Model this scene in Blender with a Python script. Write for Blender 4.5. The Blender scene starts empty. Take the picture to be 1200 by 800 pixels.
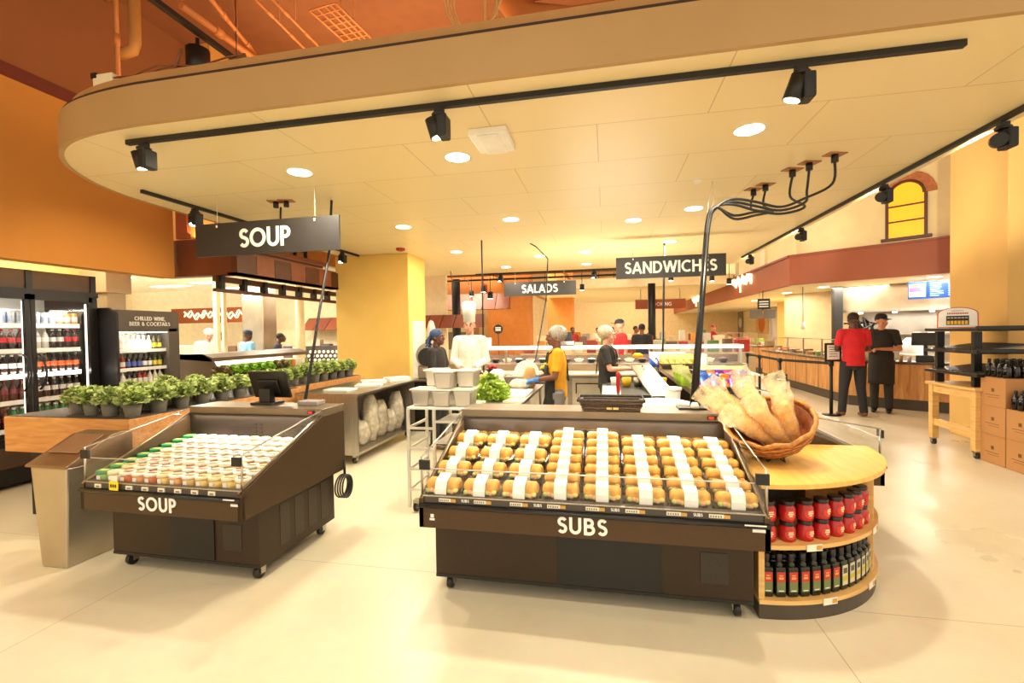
import bpy, math, random
from mathutils import Vector, Matrix
R = random.Random(7)
PI = math.pi
scene = bpy.context.scene
COL = scene.collection
CAM_H = 1.58; CAM_F = 542.7; CAM_PITCH = .021; CAM_ROLL = .016; CAM_YAW = .2

def lin(h):
    if isinstance(h, (tuple, list)): return tuple(h) + ((1,) if len(h) == 3 else ())
    h = h.lstrip('#'); c = [int(h[i:i+2], 16)/255 for i in (0, 2, 4)]
    return tuple([x/12.92 if x < .04045 else ((x+.055)/1.055)**2.4 for x in c]) + (1,)

# ---------------------------------------------------------------- camera, world, lights, exposure
cam = bpy.data.cameras.new('camera'); camo = bpy.data.objects.new('camera', cam); COL.objects.link(camo)
cam.sensor_width = 36; cam.lens = CAM_F/1200*36; cam.clip_start = .05; cam.clip_end = 200
camo.matrix_world = (Matrix.Translation((0, 0, CAM_H)) @ Matrix.Rotation(CAM_YAW, 4, 'Z')
                     @ Matrix.Rotation(PI/2 - CAM_PITCH, 4, 'X') @ Matrix.Rotation(-CAM_ROLL, 4, 'Z'))
scene.camera = camo
w = bpy.data.worlds.new('world'); scene.world = w; w.use_nodes = True
w.node_tree.nodes['Background'].inputs[0].default_value = (1, .92, .74, 1)
w.node_tree.nodes['Background'].inputs[1].default_value = .92
vs = scene.view_settings
vs.view_transform = 'Standard'; vs.look = 'None'; vs.gamma = 1; vs.use_curve_mapping = False
vs.exposure = .8
WARM = (1, .92, .72); AMBER = (1, .72, .42); WHITE = (1, .93, .80)
def light(kind, loc, energy, color=WARM, size=.1, rot=(0, 0, 0), size_y=None, spot=None, blend=.5, parent=None, name='lamp_light'):
    d = bpy.data.lights.new(name, kind); d.energy = energy; d.color = color
    if kind == 'AREA':
        d.size = size
        if size_y: d.shape = 'RECTANGLE'; d.size_y = size_y
    else: d.shadow_soft_size = size
    if kind == 'SPOT': d.spot_size = spot or 2; d.spot_blend = blend
    o = bpy.data.objects.new(name, d); COL.objects.link(o); o.location = loc; o.rotation_euler = rot
    if parent: o.parent = parent
    return o
# ceiling lamps of the aisle the photographer stands in
for lx, ly in ((-3.6, -.6), (-1.0, .2), (1.8, .2), (4.2, 1.4), (-1.0, -2.2), (3.0, -2.0)):
    light('SPOT', (lx, ly, 5.2), 130, (1, .90, .66), .12, (0, 0, 0), spot=2.0, blend=.8)
# large area lights: added under ceilings to brighten kitchens and the sales floor behind
light('AREA', (-9.5, 8.6, 2.86), 110, WHITE, 1.6, size_y=.6)
light('AREA', (-8.2, 10.4, 2.86), 80, WHITE, 1.6, size_y=.6)
light('AREA', (-7.2, 6.6, 2.86), 50, WHITE, 1.2, size_y=.6)
light('AREA', (-5.0, 15.0, 5.0), 150, WARM, 1.5)
light('AREA', (0.5, 14.0, 5.0), 170, WARM, 1.5)
light('AREA', (1.5, 20.0, 5.0), 200, WARM, 1.5)
light('AREA', (-4.0, 21.0, 5.0), 250, WARM, 1.5)
light('AREA', (6.2, 13.2, 2.58), 60, WHITE, 1.2, size_y=.5)
light('AREA', (7.2, 11.8, 2.58), 50, WHITE, 1.2, size_y=.5)
light('AREA', (6.4, 18.0, 2.58), 80, WHITE, 1.2, size_y=.5)
light('AREA', (1.5, 28.0, 5.0), 200, WARM, 3)  # added to lift the dark wall at the far end
light('AREA', (6.4, 23.0, 2.58), 80, WHITE, 1.2, size_y=.5)

# ---------------------------------------------------------------- helpers
def ray(px, py):
    a, b = px-600, 400-py
    c, s = math.cos(CAM_ROLL), math.sin(CAM_ROLL); a, b = a*c+b*s, -a*s+b*c
    c, s = math.cos(CAM_PITCH), math.sin(CAM_PITCH)
    v = (a, CAM_F*c+b*s, -CAM_F*s+b*c)
    c, s = math.cos(CAM_YAW), math.sin(CAM_YAW)
    return Vector((v[0]*c-v[1]*s, v[0]*s+v[1]*c, v[2]))
def at(px, py, x=None, y=None, z=None):
    v = ray(px, py)
    t = (z-CAM_H)/v.z if z is not None else (y/v.y if y is not None else x/v.x)
    p = v*t; p.z += CAM_H; return p

MATS = {}
def mat(name, color, rough=.6, metal=0, nz=None, bump=0, spec=.5, emit=None, es=1, coat=0, aniso=None):
    if name in MATS: return MATS[name]
    m = bpy.data.materials.new(name); m.use_nodes = True; nt = m.node_tree; b = nt.nodes['Principled BSDF']
    c = lin(color)
    b.inputs['Base Color'].default_value = c; b.inputs['Roughness'].default_value = rough
    b.inputs['Metallic'].default_value = metal; b.inputs['Specular IOR Level'].default_value = spec
    if coat: b.inputs['Coat Weight'].default_value = coat
    if emit: b.inputs['Emission Color'].default_value = lin(emit); b.inputs['Emission Strength'].default_value = es
    sc, amt = nz or (6, .06)
    tc = nt.nodes.new('ShaderNodeTexCoord'); n = nt.nodes.new('ShaderNodeTexNoise'); n.inputs['Scale'].default_value = sc
    mp = nt.nodes.new('ShaderNodeMapping')
    if aniso: mp.inputs['Scale'].default_value = aniso
    nt.links.new(tc.outputs['Object'], mp.inputs[0]); nt.links.new(mp.outputs[0], n.inputs['Vector'])
    r = nt.nodes.new('ShaderNodeValToRGB')
    r.color_ramp.elements[0].position = .3; r.color_ramp.elements[1].position = .7
    r.color_ramp.elements[0].color = tuple(x*(1-amt) for x in c[:3])+(1,)
    r.color_ramp.elements[1].color = tuple(min(1, x*(1+amt)) for x in c[:3])+(1,)
    nt.links.new(n.outputs['Fac'], r.inputs[0]); nt.links.new(r.outputs[0], b.inputs['Base Color'])
    if bump:
        bm = nt.nodes.new('ShaderNodeBump'); bm.inputs['Strength'].default_value = bump; bm.inputs['Distance'].default_value = .01
        nt.links.new(n.outputs['Fac'], bm.inputs['Height']); nt.links.new(bm.outputs[0], b.inputs['Normal'])
    MATS[name] = m; return m
def clear(name, tint=(1, 1, 1), refl=.12, rough=.03):
    if name in MATS: return MATS[name]
    m = bpy.data.materials.new(name); m.use_nodes = True; nt = m.node_tree; nt.nodes.clear()
    o = nt.nodes.new('ShaderNodeOutputMaterial'); mx = nt.nodes.new('ShaderNodeMixShader')
    t = nt.nodes.new('ShaderNodeBsdfTransparent'); g = nt.nodes.new('ShaderNodeBsdfGlossy')
    t.inputs[0].default_value = tuple(tint)+(1,); g.inputs['Roughness'].default_value = rough
    fr = nt.nodes.new('ShaderNodeFresnel'); fr.inputs[0].default_value = 1.45
    ad = nt.nodes.new('ShaderNodeMath'); ad.operation = 'ADD'; ad.inputs[1].default_value = refl*.25
    ge = nt.nodes.new('ShaderNodeNewGeometry'); inv = nt.nodes.new('ShaderNodeMath'); inv.operation = 'SUBTRACT'; inv.inputs[0].default_value = 1; nt.links.new(ge.outputs['Backfacing'], inv.inputs[1])
    mu = nt.nodes.new('ShaderNodeMath'); mu.operation = 'MULTIPLY'; nt.links.new(fr.outputs[0], ad.inputs[0]); nt.links.new(ad.outputs[0], mu.inputs[0]); nt.links.new(inv.outputs[0], mu.inputs[1]); nt.links.new(mu.outputs[0], mx.inputs[0])
    nt.links.new(t.outputs[0], mx.inputs[1]); nt.links.new(g.outputs[0], mx.inputs[2]); nt.links.new(mx.outputs[0], o.inputs[0])
    MATS[name] = m; return m
def film(name, color, trans=.45):
    if name in MATS: return MATS[name]
    m = bpy.data.materials.new(name); m.use_nodes = True; nt = m.node_tree; nt.nodes.clear()
    o = nt.nodes.new('ShaderNodeOutputMaterial'); mx = nt.nodes.new('ShaderNodeMixShader'); t = nt.nodes.new('ShaderNodeBsdfTransparent'); b = nt.nodes.new('ShaderNodeBsdfPrincipled')
    b.inputs['Base Color'].default_value = lin(color); b.inputs['Roughness'].default_value = .25; b.inputs['Specular IOR Level'].default_value = .8
    n = nt.nodes.new('ShaderNodeTexNoise'); n.inputs['Scale'].default_value = 16; tc = nt.nodes.new('ShaderNodeTexCoord'); nt.links.new(tc.outputs['Object'], n.inputs['Vector'])
    bm = nt.nodes.new('ShaderNodeBump'); bm.inputs['Strength'].default_value = .5; bm.inputs['Distance'].default_value = .01; nt.links.new(n.outputs['Fac'], bm.inputs['Height']); nt.links.new(bm.outputs[0], b.inputs['Normal'])
    mr = nt.nodes.new('ShaderNodeMapRange'); mr.inputs['From Min'].default_value = .35; mr.inputs['From Max'].default_value = .65; mr.inputs['To Min'].default_value = 1-trans-.2; mr.inputs['To Max'].default_value = min(1, 1-trans+.2)
    nt.links.new(n.outputs['Fac'], mr.inputs[0]); nt.links.new(mr.outputs[0], mx.inputs[0]); tl = nt.nodes.new('ShaderNodeBsdfTranslucent'); tl.inputs[0].default_value = lin(color); m2 = nt.nodes.new('ShaderNodeMixShader'); m2.inputs[0].default_value = .45; nt.links.new(b.outputs[0], m2.inputs[1]); nt.links.new(tl.outputs[0], m2.inputs[2])
    nt.links.new(t.outputs[0], mx.inputs[1]); nt.links.new(m2.outputs[0], mx.inputs[2]); nt.links.new(mx.outputs[0], o.inputs[0])
    MATS[name] = m; return m
def brickmat(name, c1, c2, mortar, bw, bh, ms, rough=.5, off=.5, loc=(0, 0, 0), rot=(0, 0, 0), spec=.5, nzs=3):
    if name in MATS: return MATS[name]
    m = bpy.data.materials.new(name); m.use_nodes = True; nt = m.node_tree; b = nt.nodes['Principled BSDF']
    tc = nt.nodes.new('ShaderNodeTexCoord'); mp = nt.nodes.new('ShaderNodeMapping')
    mp.inputs['Location'].default_value = loc; mp.inputs['Rotation'].default_value = rot
    br = nt.nodes.new('ShaderNodeTexBrick'); br.offset = off
    for i, c in enumerate((c1, c2, mortar)): br.inputs[['Color1', 'Color2', 'Mortar'][i]].default_value = lin(c)
    br.inputs['Scale'].default_value = 1; br.inputs['Mortar Size'].default_value = ms; br.inputs['Brick Width'].default_value = bw
    br.inputs['Row Height'].default_value = bh; br.inputs['Mortar Smooth'].default_value = .1
    nt.links.new(tc.outputs['Object'], mp.inputs[0]); nt.links.new(mp.outputs[0], br.inputs['Vector'])
    nt.links.new(br.outputs['Color'], b.inputs['Base Color'])
    b.inputs['Roughness'].default_value = rough; b.inputs['Specular IOR Level'].default_value = spec
    MATS[name] = m; return m
def woodmat(name, c1, c2, rough=.45, scale=(1.5, 1.5, 12), k=3):
    if name in MATS: return MATS[name]
    m = bpy.data.materials.new(name); m.use_nodes = True; nt = m.node_tree; b = nt.nodes['Principled BSDF']
    tc = nt.nodes.new('ShaderNodeTexCoord'); mp = nt.nodes.new('ShaderNodeMapping'); mp.inputs['Scale'].default_value = scale
    n = nt.nodes.new('ShaderNodeTexNoise'); n.inputs['Scale'].default_value = k; n.inputs['Detail'].default_value = 6; n.inputs['Distortion'].default_value = .6
    r = nt.nodes.new('ShaderNodeValToRGB'); r.color_ramp.elements[0].color = lin(c1); r.color_ramp.elements[1].color = lin(c2)
    r.color_ramp.elements[0].position = .35; r.color_ramp.elements[1].position = .65
    nt.links.new(tc.outputs['Object'], mp.inputs[0]); nt.links.new(mp.outputs[0], n.inputs['Vector'])
    nt.links.new(n.outputs['Fac'], r.inputs[0]); nt.links.new(r.outputs[0], b.inputs['Base Color'])
    b.inputs['Roughness'].default_value = rough
    MATS[name] = m; return m

class MB:
    def __init__(s): s.v = []; s.f = []; s.m = []; s.s = []; s.mats = []; s.T = Matrix.Identity(4)
    def mi(s, m):
        if m is None: return 0
        if m not in s.mats: s.mats.append(m)
        return s.mats.index(m)
    def add(s, vs_, fs, m=None, smooth=False):
        o = len(s.v); s.v += [tuple(s.T @ Vector(p)) for p in vs_]; k = s.mi(m)
        for f in fs: s.f.append(tuple(o+i for i in f)); s.m.append(k); s.s.append(smooth)
        return s
    def box(s, x0, x1, y0, y1, z0, z1, m=None):
        return s.add([(x0, y0, z0), (x1, y0, z0), (x1, y1, z0), (x0, y1, z0), (x0, y0, z1), (x1, y0, z1), (x1, y1, z1), (x0, y1, z1)],
                     [(0, 3, 2, 1), (4, 5, 6, 7), (0, 1, 5, 4), (1, 2, 6, 5), (2, 3, 7, 6), (3, 0, 4, 7)], m)
    def prism(s, poly, a, b, axis='x', m=None, smooth=False):
        def P(p, t): return {'x': (t, p[0], p[1]), 'y': (p[0], t, p[1]), 'z': (p[0], p[1], t)}[axis]
        n = len(poly); vv = [P(p, a) for p in poly]+[P(p, b) for p in poly]
        s.add(vv, [tuple(range(n))[::-1], tuple(range(n, 2*n))], m)
        o = len(s.v)-2*n; k = s.mi(m)
        for i in range(n): s.f.append((o+i, o+(i+1) % n, o+n+(i+1) % n, o+n+i)); s.m.append(k); s.s.append(smooth)
        return s
    def tube(s, pts, r, n=8, m=None, caps=True, round_=False, sq=None):
        pts = [Vector(p) for p in pts]; rs = list(r) if isinstance(r, (list, tuple)) else [r]*len(pts)
        if round_:
            d0 = (pts[0]-pts[1]).normalized(); d1 = (pts[-1]-pts[-2]).normalized(); a, b = rs[0], rs[-1]
            pts = [pts[0]+d0*a*.98, pts[0]+d0*a*.7]+pts+[pts[-1]+d1*b*.7, pts[-1]+d1*b*.98]; rs = [a*.2, a*.7]+rs+[b*.7, b*.2]
        rings = []; up = None
        for i, p in enumerate(pts):
            t = (pts[min(i+1, len(pts)-1)]-pts[max(i-1, 0)])
            t = t.normalized() if t.length > 1e-9 else Vector((0, 0, 1))
            if up is None: up = Vector((0, 0, 1)) if abs(t.z) < .9 else Vector((1, 0, 0))
            a = t.cross(up); a = a.normalized() if a.length > 1e-6 else t.orthogonal().normalized()
            b = a.cross(t).normalized(); up = b
            rings.append([p+(a*math.cos(2*PI*k/n)+b*math.sin(2*PI*k/n)*(sq or 1))*rs[i] for k in range(n)])
        vv = [q for g in rings for q in g]
        ff = [(i*n+k, i*n+(k+1) % n, (i+1)*n+(k+1) % n, (i+1)*n+k) for i in range(len(rings)-1) for k in range(n)]
        s.add(vv, ff, m, True)
        if caps:
            o = len(s.v)-len(vv); kk = s.mi(m)
            s.f.append(tuple(o+k for k in range(n))[::-1]); s.m.append(kk); s.s.append(False)
            s.f.append(tuple(o+len(vv)-n+k for k in range(n))); s.m.append(kk); s.s.append(False)
        return s
    def lathe(s, prof, c=(0, 0, 0), n=16, m=None, smooth=True, sx=1, sy=1):
        vv = []; 
        for r, z in prof:
            for k in range(n):
                a = 2*PI*k/n; vv.append((c[0]+r*math.cos(a)*sx, c[1]+r*math.sin(a)*sy, c[2]+z))
        L = len(prof)
        ff = [(i*n+k, i*n+(k+1) % n, (i+1)*n+(k+1) % n, (i+1)*n+k) for i in range(L-1) for k in range(n)]
        s.add(vv, ff, m, smooth)
        o = len(s.v)-len(vv); kk = s.mi(m)
        s.f.append(tuple(o+k for k in range(n))[::-1]); s.m.append(kk); s.s.append(False)
        s.f.append(tuple(o+len(vv)-n+k for k in range(n))); s.m.append(kk); s.s.append(False)
        return s
    def ell(s, c, rx, ry, rz, m=None, n=12, L=8):
        return s.lathe([(max(.02, math.sin(PI*i/L)), -math.cos(PI*i/L)) for i in range(L+1)] if False else
                       [(max(.03, math.sin(PI*i/L)), -rz*math.cos(PI*i/L)) for i in range(L+1)], c, n, m, True, rx, ry)
    def cyl(s, c, r, h, m=None, n=16, axis='z'):
        p = Vector(c); d = {'z': Vector((0, 0, h)), 'x': Vector((h, 0, 0)), 'y': Vector((0, h, 0))}[axis]
        return s.tube([p, p+d], r, n, m)
    def build(s, name, m=None, parent=None, bevel=0, loc=None, seg=2):
        me = bpy.data.meshes.new(name); me.from_pydata(s.v, [], s.f)
        mats = s.mats or [m]
        if m is not None and s.mats and m not in s.mats: pass
        for x in mats: me.materials.append(x)
        me.polygons.foreach_set('material_index', s.m); me.polygons.foreach_set('use_smooth', s.s); me.update()
        o = bpy.data.objects.new(name, me); COL.objects.link(o)
        if parent: o.parent = parent
        if loc: o.location = loc
        if bevel:
            b = o.modifiers.new('bevel', 'BEVEL'); b.width = bevel; b.segments = seg; b.limit_method = 'ANGLE'; b.harden_normals = False
        return o
def tag(o, label, cat, group=None):
    o['label'] = label; o['category'] = cat
    if group: o['group'] = group
    return o
def struct(o): o['kind'] = 'structure'; return o
def thing(name, label, cat, loc=(0, 0, 0), rz=0, group=None):
    o = bpy.data.objects.new(name, None); COL.objects.link(o); o.location = loc; o.rotation_euler = (0, 0, rz)
    o.empty_display_size = .1
    return tag(o, label, cat, group)
def dup(o, loc=None, rz=None, label=None, group=None, parent=None, rot=None):
    c = o.copy(); COL.objects.link(c)
    if parent: c.parent = parent
    if loc is not None: c.location = loc
    if rz is not None: c.rotation_euler = (0, 0, rz)
    if rot is not None: c.rotation_euler = rot
    if label: c['label'] = label
    if group: c['group'] = group
    for ch in KIDS(o): dup(ch, parent=c)
    return c
def KIDS(o): return [x for x in list(o.children)]
def nth(i, n=99, ends=None):
    w = ['first', 'second', 'third', 'fourth', 'fifth', 'sixth', 'seventh', 'eighth', 'ninth', 'tenth', 'eleventh', 'twelfth', 'thirteenth', 'fourteenth', 'fifteenth']
    return w[i]

# ---- geometric capital letters drawn as strokes
def arc(cx, cy, rx, ry, a0, a1, n=10):
    return [(cx+rx*math.cos(math.radians(a0+(a1-a0)*i/n)), cy+ry*math.sin(math.radians(a0+(a1-a0)*i/n))) for i in range(n+1)]
G = {
 'S': (.56, [arc(.29, .71, .19, .19, 25, 270)+arc(.29, .3, .2, .2, 90, -150)[1:]]),
 'O': (.94, [arc(.47, .5, .38, .4, 0, 360, 26)]),
 'U': (.72, [[(.1, 1), (.1, .38)]+arc(.36, .36, .26, .27, 180, 360)+[(.62, 1)]]),
 'P': (.6, [[(.1, 0), (.1, 1)], [(.1, .91), (.27, .91)]+arc(.27, .685, .22, .225, 90, -90)+[(.1, .46)]]),
 'B': (.66, [[(.1, 0), (.1, 1)], [(.1, .912), (.30, .912)]+arc(.30, .715, .20, .197, 90, -90)+[(.1, .518)], [(.1, .518), (.32, .518)]+arc(.32, .303, .25, .215, 90, -90)+[(.1, .088)]]),
 'A': (.8, [[(.07, 0), (.4, .98)], [(.73, 0), (.4, .98)], [(.2, .3), (.6, .3)]]),
 'L': (.48, [[(.1, 1), (.1, .09)], [(.02, .09), (.46, .09)]]),
 'D': (.76, [[(.1, 0), (.1, 1)], [(.1, .91), (.3, .91)]+arc(.3, .5, .36, .41, 90, -90, 14)+[(.1, .09)]]),
 'N': (.76, [[(.1, 0), (.1, 1)], [(.1, .97), (.66, .03)], [(.66, 0), (.66, 1)]]),
 'W': (1.1, [[(.06, 1), (.3, .03)], [(.3, .03), (.55, .97)], [(.55, .97), (.8, .03)], [(.8, .03), (1.04, 1)]]),
 'I': (.22, [[(.11, 0), (.11, 1)]]),
 'C': (.78, [arc(.46, .5, .37, .41, 50, 310, 18)]),
 'H': (.72, [[(.1, 0), (.1, 1)], [(.62, 0), (.62, 1)], [(.1, .52), (.62, .52)]]),
 'E': (.52, [[(.1, 0), (.1, 1)], [(.1, .91), (.48, .91)], [(.1, .51), (.45, .51)], [(.1, .09), (.48, .09)]]),
 'K': (.66, [[(.1, 0), (.1, 1)], [(.14, .45), (.56, .98)], [(.22, .55), (.6, .02)]]),
 'T': (.54, [[(.27, 0), (.27, 1)], [(.0, .91), (.54, .91)]]),
 'R': (.62, [[(.1, 0), (.1, 1)], [(.1, .91), (.27, .91)]+arc(.27, .7, .2, .21, 90, -90)+[(.1, .49)], [(.28, .49), (.54, .01)]]),
 'G': (.84, [arc(.46, .5, .37, .41, 45, 350, 18)+[(.5, .44)]]),
 'F': (.5, [[(.1, 0), (.1, 1)], [(.1, .91), (.48, .91)], [(.1, .51), (.45, .51)]]),
 '&': (.7, [arc(.3, .74, .16, .17, -60, 240, 12)+[(.62, .02)], arc(.3, .28, .21, .2, 110, 330, 10)+[(.62, .5)]]),
 ',': (.2, [[(.12, .12), (.05, -.14)]]), ' ': (.34, []), '!': (.2, [[(.1, .3), (.1, 1)], [(.1, 0), (.1, .14)]]),
}
def letters(mb, text, x0, z0, h, m, y=0, t=.175, gap=.1, depth=.004, center=False):
    W = sum(G[c][0]+gap for c in text)*h - gap*h
    if center: x0 = x0-W/2
    x = x0
    for c in text:
        wd, st = G[c]
        for si_, pl in enumerate(st):
            yo = y-depth-.0006*si_
            closed = len(pl) > 20 and abs(pl[0][0]-pl[-1][0])+abs(pl[0][1]-pl[-1][1]) < .01
            n = len(pl); L = []; Rr = []
            for i in range(n):
                a = pl[i-1] if i > 0 else (pl[-2] if closed else pl[0]); b = pl[i+1] if i < n-1 else (pl[1] if closed else pl[-1])
                dx, dy = b[0]-a[0], b[1]-a[1]; d = math.hypot(dx, dy) or 1; nx, ny = -dy/d*t/2, dx/d*t/2
                L.append((pl[i][0]+nx, pl[i][1]+ny)); Rr.append((pl[i][0]-nx, pl[i][1]-ny))
            for i in range(n-1):
                q = [L[i], L[i+1], Rr[i+1], Rr[i]]
                vv = [(x+p[0]*h, yo, z0+p[1]*h) for p in q]+[(x+p[0]*h, y, z0+p[1]*h) for p in q]
                mb.add(vv, [(0, 1, 2, 3), (7, 6, 5, 4), (0, 4, 5, 1), (1, 5, 6, 2), (2, 6, 7, 3), (3, 7, 4, 0)], m)
        x += (wd+gap)*h
    return W

# ---- colours
BLACKP = mat('charcoal_powder_coat', '#3a332b', .42, .35, (60, .08))
CASEB = mat('case_bronze_paint', '#4b3722', .38, .4, (40, .05))
DARK = mat('matte_black', '#15120f', .5)
BLK = mat('black_plastic', '#1a1714', .35, nz=(20, .1))
STEEL = mat('brushed_stainless', '#b9b2a6', .28, .95, (3, .12), aniso=(30, 30, 1))
STEELD = mat('dull_stainless', '#9a938a', .4, .9, (3, .12))
WHITEP = mat('white_plastic', '#efece4', .4)
PAPER = mat('white_label_paper', '#f6f3ea', .7)
CREAM = mat('cream_paint', '#ead9ae', .7)
YEL = mat('yellow_plaster', '#f3c86a', .8, nz=(2, .03))
TERRA = mat('terracotta_fascia', '#95481f', .55, nz=(2, .05))
ORANGE = mat('orange_plaster', '#cf8c3c', .85, nz=(1.5, .03))
SIGNB = mat('sign_charcoal', '#2e2926', .5)
SIGNW = mat('sign_letter_white', '#f4f0e8', .6)
GLASS = clear('clear_glass'); PET = clear('clear_plastic_shell', refl=.55, rough=.16); GREYP = clear('smoky_sleeve', (.85, .85, .82), .3, .2)
RED = mat('red_plastic', '#b01818', .4)
MAPLE = woodmat('maple_wood', '#d9a860', '#e8bf7a')
MAPLEV = woodmat('maple_ply_top', '#e3ae52', '#edbe66', .35, (10, 1.2, 1.2))
OAK = woodmat('oak_board', '#b97b42', '#cf9658', .5, (1.2, 10, 10))
EM = lambda n, c, s: mat(n, c, .5, emit=c, es=s)
# ---------------------------------------------------------------- the setting
def floor_material():
    m = bpy.data.materials.new('polished_concrete'); m.use_nodes = True; nt = m.node_tree; b = nt.nodes['Principled BSDF']
    tc = nt.nodes.new('ShaderNodeTexCoord')
    n1 = nt.nodes.new('ShaderNodeTexNoise'); n1.inputs['Scale'].default_value = .9; n1.inputs['Detail'].default_value = 5
    n2 = nt.nodes.new('ShaderNodeTexNoise'); n2.inputs['Scale'].default_value = 14; n2.inputs['Detail'].default_value = 8
    for n in (n1, n2): nt.links.new(tc.outputs['Object'], n.inputs['Vector'])
    r = nt.nodes.new('ShaderNodeValToRGB'); r.color_ramp.elements[0].color = lin('#e2d4b4'); r.color_ramp.elements[1].color = lin('#efe5cb')
    r.color_ramp.elements[0].position = .3; r.color_ramp.elements[1].position = .7
    nt.links.new(n1.outputs['Fac'], r.inputs[0])
    mx = nt.nodes.new('ShaderNodeMix'); mx.data_type = 'RGBA'; mx.blend_type = 'MULTIPLY'; mx.inputs[0].default_value = .12
    nt.links.new(r.outputs[0], mx.inputs[6]); nt.links.new(n2.outputs['Color'], mx.inputs[7])
    # saw-cut joints of the slab
    sx = nt.nodes.new('ShaderNodeSeparateXYZ'); nt.links.new(tc.outputs['Object'], sx.inputs[0])
    last = None
    for ax, off, per in (('X', 3.02, 4.11), ('Y', 1.25, 4.11)):
        a = nt.nodes.new('ShaderNodeMath'); a.operation = 'ADD'; a.inputs[1].default_value = off+per*20+per/2; nt.links.new(sx.outputs[ax], a.inputs[0])
        mo = nt.nodes.new('ShaderNodeMath'); mo.operation = 'MODULO'; mo.inputs[1].default_value = per; nt.links.new(a.outputs[0], mo.inputs[0])
        su = nt.nodes.new('ShaderNodeMath'); su.operation = 'SUBTRACT'; su.inputs[1].default_value = per/2; nt.links.new(mo.outputs[0], su.inputs[0])
        ab = nt.nodes.new('ShaderNodeMath'); ab.operation = 'ABSOLUTE'; nt.links.new(su.outputs[0], ab.inputs[0])
        lt = nt.nodes.new('ShaderNodeMath'); lt.operation = 'LESS_THAN'; lt.inputs[1].default_value = .0022; nt.links.new(ab.outputs[0], lt.inputs[0])
        if last is None: last = lt
        else:
            mm = nt.nodes.new('ShaderNodeMath'); mm.operation = 'MAXIMUM'; nt.links.new(last.outputs[0], mm.inputs[0]); nt.links.new(lt.outputs[0], mm.inputs[1]); last = mm
    m2 = nt.nodes.new('ShaderNodeMix'); m2.data_type = 'RGBA'; nt.links.new(last.outputs[0], m2.inputs[0])
    nt.links.new(mx.outputs[2], m2.inputs[6]); m2.inputs[7].default_value = lin('#b3a283')
    nt.links.new(m2.outputs[2], b.inputs['Base Color'])
    rr = nt.nodes.new('ShaderNodeMapRange'); rr.inputs['To Min'].default_value = .22; rr.inputs['To Max'].default_value = .38
    nt.links.new(n1.outputs['Fac'], rr.inputs[0]); nt.links.new(rr.outputs[0], b.inputs['Roughness'])
    return m
struct(MB().box(-16, 14, -3, 34, -.1, 0).build('floor', floor_material()))
# the cream dropped ceiling with its rounded end
_k = [(-2.6, 2.65), (-3.15, 2.652), (-3.58, 2.69), (-3.92, 2.77), (-4.2, 2.91), (-4.43, 3.10), (-4.61, 3.33), (-4.76, 3.62), (-4.86, 3.98), (-4.9, 4.5), (-4.9, 5.0)]
edge = [(2.92, 2.65), (-2.6, 2.65)]
for _i in range(1, len(_k)-2):
    _a, _b, _c, _d = [Vector(_k[_j]) for _j in (_i-1, _i, _i+1, _i+2)]
    for _q in range(5):
        _t = _q/5; edge.append(tuple(.5*((2*_b)+(_c-_a)*_t+(2*_a-5*_b+4*_c-_d)*_t*_t+(3*_b-_a-3*_c+_d)*_t**3)))
edge += [(-4.9, 4.5), (-4.9, 11.4), (2.92, 11.4)]
panel = brickmat('ceiling_panels', '#e6d2a0', '#e8d4a4', '#c4ad7c', 1.49, .745, .004, .38, .5, (.79, 1.075, 0), spec=.45)
ring = mat('soffit_paint', '#b08c58', .6, nz=(2, .03))
struct(MB().prism(edge, 3.05, 3.32, 'z').build('ceiling', panel))
def inset(poly, d):
    c = Vector((-.9, 7.0)); out = []
    for x, y in poly: out.append((x+(d if x < c.x else -d), y+(d if y < c.y else -d)))
    return out
ee = edge
band = MB(); o_ = [(x, y) for x, y in ee[:-1]]; n_ = len(o_)
def offs(p, d):
    res = []
    for i in range(len(p)):
        a = Vector(p[max(i-1, 0)]); b = Vector(p[min(i+1, len(p)-1)]); t = (b-a).normalized(); res.append((p[i][0]+t.y*d, p[i][1]-t.x*d))
    return res
# note: the outline runs right to left, its outside is on the right-hand side of travel reversed
out1 = offs(o_, -.012); inn1 = offs(o_, .02)
band.prism(out1+inn1[::-1], 3.045, 3.315, 'z')
struct(band.build('trim_1', ring))
i1 = offs(o_, .06); i2 = offs(o_, .12)
struct(MB().prism(i1+i2[::-1], 3.32, 3.43, 'z').build('trim_2', mat('soffit_top_paint', '#b5854c', .7)))
g1 = offs(o_, .0); g2 = offs(o_, .05)
struct(MB().prism(g1+g2[::-1], 3.32, 3.34, 'z').build('trim_3', mat('dark_reveal', '#3a2415', .7)))
# left side: orange wall hung above the coolers
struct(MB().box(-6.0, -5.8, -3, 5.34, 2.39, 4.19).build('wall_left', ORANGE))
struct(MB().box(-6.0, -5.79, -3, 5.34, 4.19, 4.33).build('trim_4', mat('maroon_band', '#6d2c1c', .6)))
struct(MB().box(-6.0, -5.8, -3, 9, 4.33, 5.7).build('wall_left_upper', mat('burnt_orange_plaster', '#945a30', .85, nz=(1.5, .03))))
struct(MB().box(-7.15, -7.05, -3, 5.6, 0, 3.0).build('wall_left_rear', mat('cove_yellow', '#f0d898', .8)))
struct(MB().box(-7.1, -6.0, -3, 5.34, 2.95, 3.0).build('ceiling_cove', CREAM))
struct(MB().box(-6.0, 14, -3, 34, 5.7, 5.8).build('ceiling_upper', mat('rust_ceiling', '#8f5630', .85)))
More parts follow.
